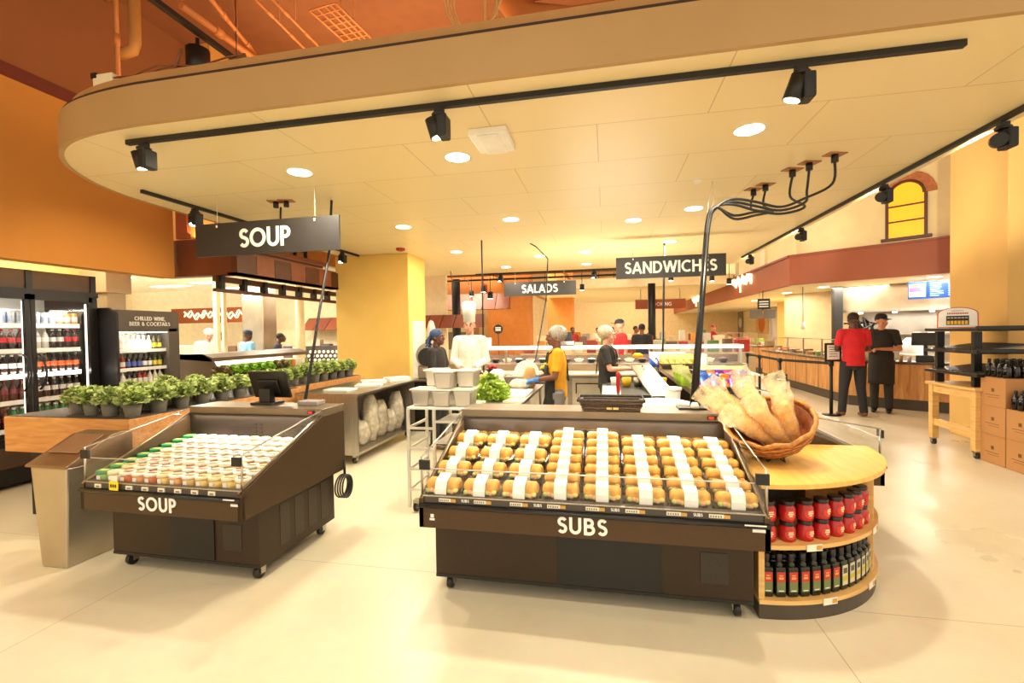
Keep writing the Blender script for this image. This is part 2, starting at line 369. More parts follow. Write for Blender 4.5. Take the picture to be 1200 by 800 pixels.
# brown panelled canopy running back to the column, orange wall and light cove above it
BRN = [mat('walnut_panel', '#5a3018', .45, nz=(8, .1)), mat('russet_panel', '#8a4a28', .45, nz=(8, .1)), mat('rosewood_panel', '#6e371c', .45, nz=(8, .1))]
c = MB(); c.box(-6.15, -5.0, 5.45, 5.6, 2.42, 2.93, BRN[2]); c.box(-5.06, -4.9, 5.45, 7.88, 2.42, 2.45, BRN[0])
y = 5.45; k = 0
while y < 7.8:
    c.box(-5.0, -4.9, y, min(y+.36, 7.88), 2.42, 2.72, BRN[k % 2]); y += .37; k += 1
c.box(-5.0, -4.94, 5.45, 7.88, 2.72, 2.75, BRN[1])
struct(c.build('trim_5'))
struct(MB().box(-5.78, -5.6, 5.36, 5.42, 2.93, 4.2).build('trim_6', mat('rust_post', '#a8572d', .6)))
struct(MB().box(-6.6, -5.4, 5.62, 12, 2.93, 5.7).build('wall_left_far', mat('cove_orange', '#d99a48', .8)))
c = MB(); c.box(-5.3, -5.24, 5.45, 11, 2.34, 2.42, BRN[0])
for k in range(9): c.box(-5.3, -5.2, 5.5+k*.42, 5.56+k*.42, 2.24, 2.42, DARK)
c.box(-5.3, -5.24, 5.45, 9, 2.2, 2.25, BRN[0])
struct(c.build('trim_7'))
for k in range(3):   # slim beams lit from behind above the canopy
    struct(MB().box(-5.35+.12*k, -5.31+.12*k, 6.2, 7.85, 2.8+.02*k, 2.87+.02*k).build('trim_%d' % (8+k), BRN[1]))
fr = thing('clerestory_frame', 'dark framed lattice opening glowing above the brown slatted canopy', 'window frame', (-5.39, 7.0, 2.95))
m_ = MB(); 
for yy in (0, .3, .6): m_.box(0, .04, yy-.02, yy+.02, 0, .3, DARK)
for zz in (0, .14, .3): m_.box(0, .04, -.02, .62, zz-.012, zz+.012, DARK)
m_.build('frame', DARK, fr)
# white kitchen ceiling and cream walls on the far left
struct(MB().box(-16, -5.3, 5.62, 11.2, 2.9, 2.93).build('ceiling_kitchen', mat('white_ceiling', '#f3ecdc', .7)))
struct(MB().box(-16, -4.6, 13.0, 13.15, 0, 3.4).build('wall_kitchen', mat('pale_cream_wall', '#f4e4bc', .8)))
struct(MB().box(-16, -15.9, 3, 13, 0, 3.4).build('wall_far_left', CREAM))
struct(MB().box(-16, -7.1, 5.45, 5.55, 2.4, 3.4).build('wall_kitchen_front', CREAM))
# the yellow column beside the prep counter
struct(MB().box(-5.0, -3.53, 7.95, 8.75, 0, 3.05).build('column', YEL, bevel=.01))
# right: terracotta fascia with the cream wall above
K = Vector((4.4, 12.43)); D2 = Vector((.79, -.613)).normalized(); N2 = Vector((-D2.y, D2.x))   # N2 points away from camera
def dg(t, o=0): p = K+D2*t+N2*o; return (p.x, p.y)
def wallslab(name, pts, th, z0, z1, m):
    (a, b) = pts; a = Vector(a); b = Vector(b); n = Vector((-(b-a).y, (b-a).x)).normalized()*th
    return MB().prism([tuple(a), tuple(b), tuple(b+n), tuple(a+n)], z0, z1, 'z').build(name, m)
struct(MB().box(4.4, 4.6, 12.43, 33, 2.607, 3.28).build('trim_11', TERRA))
struct(wallslab('trim_12', (dg(0), dg(9)), .2, 2.607, 3.28, TERRA))
TRD = mat('terracotta_cap', '#8a4022', .5)
struct(MB().box(4.36, 4.6, 12.43, 33, 3.28, 3.33).build('trim_13', TRD)); struct(wallslab('trim_14', (dg(0, -.04), dg(9, -.04)), .2, 3.28, 3.33, TRD))
WC = mat('cream_stucco', '#ecd6a0', .85, nz=(3, .04))
struct(MB().box(4.55, 4.7, 12.43, 33, 3.33, 5.7).build('wall_right', WC)); struct(wallslab('wall_right_diagonal', (dg(0, .15), dg(9, .15)), .15, 3.33, 5.7, WC))
struct(MB().prism([(4.5, 12.5), (4.5, 33), (13, 33), dg(9, .1), dg(0, .1)], 2.6, 2.64, 'z').build('ceiling_right', CREAM))
struct(MB().box(8.3, 8.4, 7, 33, 0, 2.6).build('wall_right_rear', mat('kitchen_cream', '#ecd39a', .8)))
struct(MB().box(4.92, 6.8, 6.9, 7.9, 0, 5.7).build('column_right', mat('ochre_column', '#dfb46a', .8, nz=(2, .03)), bevel=.01))
for k in range(5): struct(MB().box(4.45, 4.56, 14.4+k*3, 14.75+k*3, 3.33, 5.3).build('trim_%d' % (15+k), CREAM))
# arched amber window on the diagonal wall
def dz(px, py, o=0):   # the point of the diagonal wall seen at that direction
    v = ray(px, py); n = Vector((N2.x, N2.y, 0)); p0 = Vector((*dg(0, o), CAM_H)); t = (p0-Vector((0, 0, CAM_H))).dot(n)/v.dot(n); p = v*t
    return (Vector((p.x, p.y))-K).dot(D2), p.z+CAM_H
t0, zb = dz(1041, 280, .1); t1, _ = dz(1083, 276, .1); _, zt = dz(1062, 212, .1)
wn = bpy.data.objects.new('window_1', None); COL.objects.link(wn); wn['kind'] = 'structure'; wn.location = (*dg(t0, .14), zb)
wn.rotation_euler = (0, 0, math.atan2(D2.y, D2.x)); ww = t1-t0; hh = zt-zb
archp = [(0, 0)]+[(ww/2-ww/2*math.cos(PI*i/12), hh-ww/2+ww/2*math.sin(PI*i/12)) for i in range(13)]+[(ww, 0)]
MB().prism(archp, -.01, .005, 'y').build('window_pane', mat('amber_glass', '#e8a92a', .4, emit='#ffa818', es=.5), wn)
m_ = MB(); m_.box(-.05, 0, -.06, 0, 0, hh-ww/2); m_.box(ww, ww+.05, -.06, 0, 0, hh-ww/2); m_.box(-.12, ww+.12, -.1, 0, -.06, 0)
m_.tube([(p[0], -.03, p[1]) for p in archp[1:-1]], .03, 6)
for q in (.28, .56): m_.box(0, ww, -.04, 0, hh*q, hh*q+.03)
m_.build('window_frame', BRN[0], wn)
m_ = MB(); oa = [(ww/2-(ww/2+.2)*math.cos(PI*i/12), hh-ww/2+(ww/2+.2)*math.sin(PI*i/12)) for i in range(13)]; ia = [(ww/2-(ww/2+.03)*math.cos(PI*i/12), hh-ww/2+(ww/2+.03)*math.sin(PI*i/12)) for i in range(13)]
m_.prism(oa+ia[::-1], -.03, 0, 'y'); m_.build('window_arch', mat('arch_brick', '#b46a3c', .7, nz=(20, .2)), wn)
# far end of the store
struct(MB().box(-12, 9, 32, 32.2, 0, 5.7).build('wall_back', mat('far_wall', '#efcf98', .8)))
struct(MB().box(-4.1, -2.62, 16, 16.9, 0, 5.7).build('column_orange', mat('pumpkin_column', '#cf7f35', .8)))
struct(MB().box(at(642, 390, y=22).x, at(672, 390, y=22).x, 22, 22.8, 0, 5.7).build('column_amber', mat('amber_column', '#d68c42', .8)))
light('AREA', (.8, 20.5, 3.05), 110, WARM, 3, size_y=3)  # area light added here, without a fixture, to brighten the far sales floor
struct(MB().box(-2.6, 4.4, 17.5, 27, 3.15, 3.5).build('ceiling_far', mat('far_soffit', '#ecd8a8', .7)))
struct(MB().box(-8.6, -4.2, 15.9, 16.6, 2.9, 3.3).build('ceiling_far_left', mat('far_soffit_left', '#c97a3a', .7)))
for k in range(10):
    yy = 12.2+k*1.9
    struct(MB().box(-9, 2.8, yy+1.4, yy+1.52, 1.58+.125*(yy+1.4), 1.74+.125*(yy+1.4)).build('trim_%d' % (30+k), mat('rust_beam', '#8f4a22', .7)))
for k in range(5):
    xx = -6+2.3*k
    struct(MB().cyl((xx, 13.6, 3.45+.1*k), .07, 16, axis='y').build('trim_%d' % (41+k), mat('orange_duct', '#c47a3c', .5)))
# ---------------------------------------------------------------- open refrigerated cases
def caster(par, x, y, flip=1):
    o = MB(); o.cyl((-.015, 0, .04), .04, .03, BLK, 14, 'x'); o.box(-.025, .025, -.02, .045, .07, .1, STEEL); o.box(-.025, -.018, -.01, .03, .03, .08, STEEL); o.box(.018, .025, -.01, .03, .03, .08, STEEL)
    return o.build('caster', STEEL, par, loc=(x, y, 0))
ENDP = [(0, .469), (0, .635), (.80, .955), (1.10, .955), (1.10, .469)]
def case(name, label, loc, W, rz, word=None, group=None, extras=True):
    r = thing(name, label, 'refrigerated case', loc, rz, group); h = W/2
    BASEM = mat('case_bronze_shaded', '#352617', .45, .3, (60, .1)); b = MB(); b.box(-h+.032, h-.032, .169, .983, .1, .469, BASEM)  # base darker than the case bronze: its shade is put into the colour
    b.box(-h+.032, h-.032, .165, .169, .1, .12, DARK)
    if extras:
        q = .13 if W > 1.5 else .0
        b.box(-.15 if W > 1.5 else -.1, .42 if W > 1.5 else .25, .160, .169, .125, .43, DARK)
        b.box(h-.30, h-.16, .1655, .169, .2, .37, BLACKP)
    b.build('base', CASEB, r, bevel=.004)
    if extras:
        for k in range(4):
            v = MB(); y0 = .36+k*.15; v.box(h-.033, h-.0295, y0, y0+.095, .16, .44, mat('vent_mesh', '#3c3226', .6, nz=(300, .5))); v.build('vent', None, r)
    for s in (-1, 1):
        p = MB(); p.prism(ENDP, s*h, s*(h-.03), 'x', CASEB); p.build('end_panel', CASEB, r, bevel=.003)
        g = MB(); x = s*(h-.012); g.prism([(.03, .65), (.03, .86), (.79, .99), (.79, .955)], x-.004, x+.004, 'x', GLASS); g.build('side_glass', GLASS, r)
        g = MB(); g.tube([(x, .02, .865), (x, .80, .997)], .005, 6, STEEL); g.tube([(x, .025, .64), (x, .025, .87)], .007, 6, STEEL); g.build('glass_edge', STEEL, r)
        g = MB(); g.box(x-s*.055, x+s*.008, .004, .018, .80, .855); g.build('glass_clip', DARK, r)
        for yy in (.24, .9): caster(r, s*(h-.1), yy)
        # end panel's slanted cap rail
        t = MB(); t.tube([(s*(h-.02), .0, .64), (s*(h-.02), .80, .962)], .008, 6, mat('rail_bronze', '#8d7a5f', .3, .8)); t.build('slanted_rail', None, r)
    g = MB(); g.box(-h+.02, h-.02, .02, .026, .65, .80, GLASS); g.build('front_glass', GLASS, r)
    g = MB(); g.tube([(-h+.02, .023, .803), (h-.02, .023, .803)], .0035, 6, mat('glass_edge_light', '#d8d2c4', .2)); g.build('glass_edge', None, r)
    f = MB(); f.box(-h, h, 0, .03, .469, .60, CASEB); f.build('front_panel', CASEB, r, bevel=.003)
    f = MB(); f.box(-h, h, .004, .05, .60, .612, DARK); f.tube([(-h+.004, -.004, .597), (h-.004, -.004, .597)], .013, 10, BLK); f.build('bumper', BLK, r)
    f = MB(); f.box(-h+.03, h-.03, .01, .05, .612, .652, mat('rail_charcoal', '#4a4239', .5)); f.box(-h+.02, h-.02, .006, .012, .648, .654, STEEL)
    f.build('price_rail', DARK, r)
    # stepped deck
    dk = MB()
    for k in range(8): dk.box(-h+.03, h-.03, .05+k*.092, .05+(k+1)*.092, .55, .622+k*.013)
    dk.build('deck', BLK, r)
    bp = MB(); INB = mat('inner_black', '#2c241c', .4, nz=(60, .08)); bp.box(-h+.03, h-.03, .79, .82, .55, .955, INB)
    for cx in ((0,) if W > 1.5 else (.05,)):
        for i in range(8):
            for j in range(4): bp.box(cx-.24+i*.025, cx-.232+i*.025, .786, .79, .80+j*.018, .808+j*.018, DARK)
        for i in range(2):
            for j in range(5): bp.box(cx-.03+i*.05, cx-.005+i*.05, .785, .79, .76+j*.03, .772+j*.03, DARK)
    bp.build('back_panel', BLACKP, r)
    cp = MB(); cp.box(-h, h, .815, 1.10, .955, 1.01, mat('cap_bronze', '#857560', .32, .6)); cp.build('canopy_cap', None, r, bevel=.004)
    th = MB(); th.box(h-.13, h-.07, .808, .815, .972, .996, BLK); th.box(h-.12, h-.09, .806, .808, .978, .99, EM('red_led', '#ff2010', 1.5)); th.build('thermometer', None, r)
    ld = MB(); ld.box(-h+.05, h-.05, .83, .85, .945, .955, EM('case_led', '#fff0d0', 4)); ld.build('light_strip', None, r)
    light('AREA', (0, .78, .952), 5.2*W, WHITE, W-.15, (-.75, 0, 0), .05, parent=r, name='case_light')
    if word:
        t = MB(); letters(t, word, 0, .492, .092, SIGNW, y=-.001, center=True, gap=.12); t.build('lettering', SIGNW, r)
    return r
price_m = [mat('price_white', '#efe6d2', .6), mat('price_gold', '#c99a4a', .6)]
def tags(r, W, n, words=True):
    h = W/2
    for i in range(n):
        x = -h+.12+(W-.2)*i/n*1.0
        t = MB(); t.box(x, x+.1, .004, .01, .622, .64, price_m[0]); t.box(x+.07, x+.1, .003, .009, .622, .64, price_m[1])
        for q in range(5): t.box(x+.005+q*.012, x+.012+q*.012, .002, .0035, .626, .636, mat('price_ink', '#8a7a66', .6))
        t.build('price_tag', None, r)
        if words and i % 2 == 1:
            t = MB(); letters(t, 'SUBS', x-.075, .624, .016, SIGNW, y=.009, depth=.002); t.build('rail_lettering', SIGNW, r)
subs = case('refrigerated_case', 'wide bronze open cooler with SUBS lettering, filled with wrapped sandwiches', (-.136, 2.472, 0), 1.85, .0, 'SUBS')
tags(subs, 1.85, 8)
t = MB(); t.box(-.855, -.835, -.002, 0, .53, .55, WHITEP); t.box(-.86, -.83, -.003, -.002, .515, .527, WHITEP); t.build('switch', WHITEP, subs)
t = MB(); t.box(.80, .9, -.017, -.012, .60, .606, WHITEP); t.box(.84, .9, -.002, 0, .565, .58, WHITEP); t.build('door_sticker', WHITEP, subs)
soup = case('refrigerated_case', 'narrower bronze open cooler with SOUP lettering, filled with white lidded cups', (-2.756, 2.37, 0), 1.228, -.012, 'SOUP')
for i in range(8):
    x = -.5+.125*i
    t = MB(); t.box(x, x+.05, .004, .01, .616, .64, price_m[0]); t.box(x+.012, x+.04, .002, .005, .62, .63, mat('price_ink', '#8a7a66', .6)); t.build('price_tag', None, soup)
t = MB(); t.box(-.36, -.29, -.012, -.008, .612, .67, mat('yellow_tag', '#f2d21e', .6)); t.box(-.35, -.3, -.008, -.006, .67, .7, price_m[0])
for q in range(3): t.box(-.35+q*.018, -.338+q*.018, -.0135, -.012, .63, .65, DARK)
t.build('price_ticket', None, soup)
t = MB(); t.box(.50, .58, -.017, -.012, .60, .607, WHITEP); t.box(.54, .59, -.002, 0, .56, .575, WHITEP); t.build('door_sticker', WHITEP, soup)
# coiled power cord on the back corner of the soup case
cc = MB()
pts = [(0, .1*math.cos(a*.35), .1*math.sin(a*.35)) for a in range(0, 72)]
for k in range(4): cc.tube([(.018*k, (.09-.006*k)*math.cos(a*.3), .09*math.sin(a*.3)) for a in range(22)], .007, 6)
cc.tube([(.02, .02, .08), (.01, .03, .2)], .01, 6)
o = cc.build('power_cord', BLK, soup, loc=(.62, 1.03, .35))
r1 = case('refrigerated_case', 'nearer of the two bronze open coolers facing the right aisle behind the quarter round table', (1.885, 4.56, 0), 1.85, PI/2, None, None, False)
r2 = case('refrigerated_case', 'farther of the two bronze open coolers facing the right aisle below the sandwiches sign', (1.885, 6.42, 0), 1.85, PI/2, None, None, False)

# ---- wrapped subs
def sub_proto():
    r = thing('wrapped_sub', 'x', 'sandwich', (0, 0, 0), 0, 'wrapped subs in the open case')
    b = MB()
    b.tube([(-.09, 0, .040), (-.076, 0, .040), (-.03, 0, .038), (.03, 0, .038), (.076, 0, .040), (.09, 0, .040)], [.02, .035, .037, .037, .035, .02], 12, mat('bread_crust', '#e8a848', .6, nz=(26, .34)), sq=.85)
    b.build('bread_roll', None, r)
    f = MB(); rr = random.Random(3)
    for k in range(9): f.ell((-.072+.018*k, -.038+.006*rr.random(), .022+.010*rr.random()), .015, .014, .012, [mat('lettuce_leaf', '#c2c46a', .6), mat('ham_slice', '#e8b08a', .5), mat('cheese_slice', '#edd27a', .5)][k % 3], 8, 5)
    f.build('filling', None, r)
    s = MB(); pr = [(-.052, .0), (-.048, .045), (-.03, .075), (.03, .078), (.05, .05), (.054, 0)]
    s.prism(pr, -.095, .095, 'x', PET); s.build('clear_shell', PET, r, bevel=.008)
    s = MB(); s.box(-.1, .1, -.058, .058, -.001, .010, PET); s.build('shell_rim', PET, r, bevel=.004)
    l = MB(); pr2 = [(-.0555, .012), (-.051, .046), (-.032, .078), (.03, .081), (.03, .0785), (-.031, .0755), (-.0485, .0455), (-.053, .012)]
    l.prism(pr2, -.03, .03, 'x', PAPER); l.build('label', PAPER, r)
    return r
sp = sub_proto(); first = True
ordc = ['leftmost column', 'second column from the left', 'third column from the left', 'fourth column from the left', 'fifth column from the left', 'sixth column from the left', 'seventh column from the left', 'rightmost column']
for cix in range(8):
    x = -.136-.805+.228*cix+.0
    nr = 5 if cix < 3 else 7
    step = .66/nr
    for k in range(nr):
        top = (k == nr-1) and cix not in (3, 4)
        yl = .115+(.56 if cix not in (3, 4) else .6)*k/max(1, (nr-1 if cix in (3, 4) else nr-2)) if not top else .735
        z = .619+(yl-.06)*(.183 if cix in (3, 4) else .247)*(1 if True else 0) if False else (.619+(yl-.06)*(.183/.66 if cix in (3, 4) else .148/.6))
        rot = (.22, 0, 0)
        loc = (x, 2.472+yl, z+.016)
        if top: loc = (x, 2.472+.72, .777); rot = (0, 0, 0)
        lab = 'wrapped sub with white band, %s, %s' % (ordc[cix], 'at the front' if k == 0 else ('raised on the back ledge' if top else '%s from the front' % nth(k)))
        o = sp if first else dup(sp); first = False
        o.location = loc; o.rotation_euler = rot; o['label'] = lab; o.scale = (1.13, 1.45 if cix < 3 and not top else 1.0, 1.12)
# wedge supports: sloping rack under the packs
rk = MB()
for cix in range(8):
    x = -.805+.228*cix
    rk.prism([(.06, .60), (.06, .617), (.72, .80), (.775, .80), (.775, .60)] if cix in (3, 4) else [(.06, .60), (.06, .617), (.66, .765), (.66, .775), (.775, .775), (.775, .60)], x-.1, x+.1, 'x', BLK)
rk.build('sloping_rack', BLK, subs)

# ---- soup cups
def cup_proto(body, lid, band, name='soup_cup', lab='x'):
    r = thing(name, lab, 'soup cup', (0, 0, 0), 0, 'soup cups in the open case')
    MB().lathe([(.032, 0), (.034, .003), (.041, .072)], n=16, m=body).build('cup', None, r)
    MB().lathe([(.043, .060), (.046, .066), (.046, .078), (.041, .081), (.039, .078), (.001, .078)], n=18, m=lid).build('lid', None, r)
    b = MB(); b.box(-.03, .03, -.010, .010, .0785, .0815, band); b.build('lid_label', None, r)
    b = MB(); b.prism([(-.014, -.0415), (.014, -.0415), (.014, -.0385), (-.014, -.0385)], .025, .052, 'z', PAPER); b.build('wrap_label', None, r)
    return r
LIDW = mat('frosted_lid', '#efe6d2', .3); LIDC = mat('clear_straw_lid', '#e6d2a4', .3)
bodies = [('tomato', '#d8683a'), ('carrot', '#ea9c5a'), ('corn', '#f0cf72'), ('broth', '#e0b868'), ('cream', '#f0e6c8')]
protos = [cup_proto(mat('soup_'+n, c, .25), LIDW if n != 'cream' and n != 'corn' else LIDC, mat('lid_tag_'+n, k, .6)) for (n, c), k in zip(bodies, ['#c2452a', '#e08040', '#d98a3a', '#b96f35', '#efe6d6'])]
gp = cup_proto(mat('soup_green', '#7fae5a', .3), mat('green_ring_lid', '#2f8f55', .35), mat('lid_tag_green', '#e3d26a', .6))
used = set(); cn = ['leftmost', 'second', 'third', 'fourth', 'fifth', 'sixth', 'seventh', 'eighth', 'ninth', 'tenth', 'eleventh', 'rightmost']
cols_c = ['green', 'orange', 'tan', 'white']
for i in range(12):
    for j in range(8):
        pi_ = 5 if i == 0 else R.choice([0, 1, 2, 3, 3, 4, 1]) if j else [0, 4, 0, 1, 0, 2, 1, 3, 2, 2, 2, 3][i]
        p = gp if pi_ == 5 else protos[pi_]
        x = -.54+.0985*i; yl = .096+.092*j
        z = .6225+j*.013
        loc = Vector((x, yl, z)); c, s = math.cos(-.012), math.sin(-.012)
        lv = (-2.756+loc.x*c-loc.y*s, 2.37+loc.x*s+loc.y*c, z)
        lab = '%s soup cup in the %s column, %s' % ('green-lidded' if pi_ == 5 else 'white-lidded', cn[i]+('' if i in (0, 11) else ' from the left'), 'at the front edge' if j == 0 else nth(j)+' from the front' if j < 7 else 'at the back')
        if pi_ in used: o = dup(p, lv, label=lab)
        else: used.add(pi_); o = p; o.location = lv; o['label'] = lab
for i, p in enumerate(protos+[gp]):
    if i not in used: pass
# raise the cups: gentle terraces already in the deck
# ---------------------------------------------------------------- quarter-round table with jars and bottles
QC = (.80, 3.61)
def qarc(r, a0=-90, a1=0, n=20): return [(r*math.cos(math.radians(a0+(a1-a0)*i/n)), r*math.sin(math.radians(a0+(a1-a0)*i/n))) for i in range(n+1)]
qt = thing('display_table', 'quarter-round maple shelf table with jars and bottles beside the subs case', 'display shelf', (QC[0], QC[1], 0))
RB = .90
MB().prism([(0, 0)]+qarc(.96, n=30), .725, .752, 'z').build('table_top', MAPLEV, qt, bevel=.003)
MB().prism([(0, 0)]+qarc(RB+.01, n=30), .0, .085, 'z').build('plinth', mat('plinth_black', '#4a4036', .45), qt)
MB().prism([(0, 0)]+qarc(RB+.02, n=30), .085, .108, 'z').build('shelf', MAPLE, qt)
MB().prism([(0, 0)]+qarc(RB+.02, n=30), .385, .408, 'z').build('shelf', MAPLE, qt)
p_ = MB(); p_.box(.0, .03, -RB-.005, -.02, .108, .385, MAPLE); p_.box(0, .03, -RB-.005, -.02, .408, .725, DARK); p_.build('side_panel', MAPLE, qt)
AD = -31
dv = MB(); ca, sa = math.cos(math.radians(AD)), math.sin(math.radians(AD))
for z0, z1 in ((.108, .385), (.408, .725)):
    nn = (-sa*.012, ca*.012)
    dv.prism([(ca*.3+nn[0], sa*.3+nn[1]), (ca*RB+nn[0], sa*RB+nn[1]), (ca*RB-nn[0], sa*RB-nn[1]), (ca*.3-nn[0], sa*.3-nn[1])], z0, z1, 'z', MAPLE)
dv.build('divider', MAPLE, qt)
bk = MB(); bk.prism(qarc(.55, -90, 0, 12)+[(0, 0)], .108, .385, 'z', DARK); bk.prism(qarc(.55, -90, 0, 12)+[(0, 0)], .408, .725, 'z', DARK); bk.build('back_panel', DARK, qt)
for an, z in ((-72, .395), (-38, .395), (-66, .095), (-42, .095)):
    a = math.radians(an); t = MB(); t.box(-.045, .045, -.004, 0, -.018, .018, price_m[0]); t.box(.01, .042, -.005, -.004, -.012, .012, price_m[1])
    o = t.build('price_tag', None, qt, loc=((RB+.022)*math.cos(a), (RB+.022)*math.sin(a), z)); o.rotation_euler = (0, 0, a+PI/2)
REDJ = mat('red_sauce', '#b5201c', .25); JLID = mat('black_lid', '#1c1714', .3)
def jar():
    r = thing('sauce_jar', 'x', 'jar', (0, 0, 0), 0, 'red sauce jars on the quarter-round table')
    MB().lathe([(.036, 0), (.041, .006), (.043, .03), (.042, .07), (.034, .084), (.033, .09)], n=18, m=REDJ).build('jar_body', None, r)
    MB().lathe([(.036, .088), (.037, .09), (.037, .108), (.034, .111)], n=18, m=JLID).build('lid', None, r)
    l = MB()
    for a in range(-6, 6):
        a0, a1 = -PI/2+a*.11, -PI/2+(a+1)*.11; zz = .026*math.sqrt(max(0.05, 1-((a+.5)/6.2)**2))
        l.add([(.0435*math.cos(a0), .0435*math.sin(a0), .043-zz), (.0435*math.cos(a1), .0435*math.sin(a1), .043-zz), (.0435*math.cos(a1), .0435*math.sin(a1), .043+zz), (.0435*math.cos(a0), .0435*math.sin(a0), .043+zz)], [(0, 1, 2, 3)], mat('jar_label_red', '#d23a2c', .5))
    for k, (w_, z) in enumerate(((.024, .052), (.028, .042), (.016, .031))):
        l.add([(-w_/2, -.0448, z), (w_/2, -.0448, z+.002), (w_/2, -.0448, z+.009), (-w_/2, -.0448, z+.007)], [(0, 1, 2, 3)], mat('jar_script', '#f4dcae', .6))
    l.build('label', None, r)
    return r
def bottle(kind):
    r = thing('oil_bottle', 'x', 'bottle', (0, 0, 0), 0, 'dark bottles on the lowest shelf of the quarter-round table')
    GB = mat('dark_green_glass', '#1a1c12', .12)
    b = MB(); b.box(-.027, .027, -.027, .027, 0, .165, GB); b.build('bottle_body', GB, r, bevel=.008)
    MB().lathe([(.026, .162), (.018, .178), (.013, .186), (.013, .195)], n=14, m=GB).build('neck', None, r)
    MB().lathe([(.0155, .188), (.017, .19), (.017, .232), (.015, .234)], n=14, m=JLID).build('cap', None, r)
    l = MB()
    if kind == 0:
        l.box(-.022, .022, -.0285, -.027, .085, .14, mat('label_red', '#c0392b', .6)); l.box(-.022, .022, -.0285, -.027, .03, .085, mat('label_sage', '#6f7a4a', .6))
        l.box(-.012, .012, -.029, -.0285, .10, .112, mat('label_gold', '#e0a35a', .6)); l.box(-.01, .01, -.029, -.0285, .118, .124, mat('label_gold', '#e0a35a', .6)); l.box(-.014, .014, -.029, -.0285, .035, .04, price_m[0])
    elif kind == 1:
        l.box(-.022, .022, -.0285, -.027, .03, .14, mat('label_cream', '#cfc7a8', .6)); l.box(-.022, .022, -.029, -.0285, .055, .08, mat('label_yellow', '#c9b13a', .6)); l.box(-.016, .016, -.029, -.0285, .095, .125, mat('label_dark', '#55504a', .6))
    else:
        l.box(-.022, .022, -.0285, -.027, .03, .14, mat('label_rose', '#9c5a48', .6)); l.box(-.016, .016, -.029, -.0285, .06, .085, mat('label_gold', '#e0a35a', .6))
    l.build('label', None, r)
    return r
j0 = jar(); first = True
angs = [-88.5+7.0*i for i in range(9)]+[-23, -16]
for layer in range(2):
    for i, a in enumerate(angs):
        if i == 8: continue
        rr_ = RB-.055; an = math.radians(a+3); o = j0 if first else dup(j0); first = False
        o.location = (QC[0]+rr_*math.cos(an), QC[1]+rr_*math.sin(an), .408+.1115*layer); o.rotation_euler = (0, 0, an+PI/2+R.uniform(-.15, .15))
        side = 'left of the divider' if i < 9 else 'right of the divider'
        o['label'] = 'red sauce jar, %s layer, %s' % (['lower', 'upper'][layer], (nth(i)+' from the left end') if i < 9 else ('just right of the divider' if i == 9 else 'at the right end'))
bp = [bottle(k) for k in range(3)]; ub = set()
ba = [-86.5+4.35*i for i in range(13)]+[-25.5+4.5*i for i in range(5)]
for row in range(2):
    for i, a in enumerate(ba):
        if row == 1 and i in (0, 12, 13): continue
        kind = 0 if i < 7 else (1 if i < 13 else 2); rr_ = RB-.04-.085*row; an = math.radians(a+(.8 if row else 0)); p = bp[kind]
        o = p if kind not in ub else dup(p); ub.add(kind)
        o.location = (QC[0]+rr_*math.cos(an), QC[1]+rr_*math.sin(an), .108); o.rotation_euler = (0, 0, an+PI/2)
        o['label'] = '%s, %s row, %s' % (['red-and-green labelled bottle', 'yellow labelled bottle', 'reddish labelled bottle'][kind], ['front', 'second'][row], (nth(i)+' from the left end') if i < 13 else nth(i-13)+' right of the divider')
        if row == 1: o.scale = (.92, .92, 1)
# bread basket tilted on a little wire easel
bb = at(905, 534, z=.752)
bk = thing('bread_basket', 'tilted round wicker basket on the quarter-round maple table', 'basket', (1.02, 3.20, .752))
WK = [mat('wicker_red', '#8a4a22', .6, nz=(40, .35), bump=.4), mat('wicker_tan', '#bd8038', .6, nz=(40, .3))]
BT = Matrix.Translation((0, 0, .165)) @ Matrix.Rotation(-.28, 4, 'Y') @ Matrix.Rotation(.48, 4, 'X') @ Matrix.Scale(1.08, 4)
m_ = MB(); m_.T = BT
for k in range(13):
    z = -.10+.014*k; rr_ = .10+.115*math.sin(min(1, (k+.5)/13)*PI/2)
    m_.tube([(rr_*math.cos(a*.3)*1.08, rr_*math.sin(a*.3), z+.006*math.sin(a*2.2+k)) for a in range(22)], .0095, 6, WK[k % 2])
m_.tube([(.218*math.cos(a*.3)*1.08, .218*math.sin(a*.3), .088+.012*math.sin(a*3)) for a in range(22)], .013, 6, WK[1])
for k in range(10):
    a0 = k*.63; m_.tube([(rr__*math.cos(a0+q*.12)*1.08, rr__*math.sin(a0+q*.12), zz) for q, (rr__, zz) in enumerate(((.11, -.10), (.165, -.04), (.20, .03), (.22, .088)))], .007, 5, WK[(k+1) % 2])
m_.lathe([(.095, -.108), (.105, -.1), (.15, -.06), (.19, 0), (.207, .07), (.200, .07), (.18, 0), (.13, -.06), (.001, -.085)], n=20, m=WK[0], sx=1.08)
m_.build('woven_bowl', None, bk)
e_ = MB()
for s in (-1, 1):
    e_.tube([(s*.05, -.10, .004), (s*.05, -.02, .05)], .005, 6); e_.tube([(s*.05, .12, .004), (s*.05, .02, .06)], .005, 6)
    e_.tube([(s*.05, -.10, .004), (-s*.02, -.08, .05)], .005, 6)
e_.build('wire_easel', DARK, bk)
BAG = mat('paper_bread_bag', '#f8e9c0', .5, nz=(7, .08)); BRD = mat('baguette_crust', '#eeb050', .5, nz=(14, .2)); SLV = clear('bag_window', (.97, .94, .86), .5, .22)
R2 = random.Random(5)
names = ['lying lowest at the front left', 'in the front middle', 'at the right front', 'leaning left behind the lowest one', 'in the centre', 'at the far right', 'at the back left', 'at the back centre', 'leaning farthest left at the back']
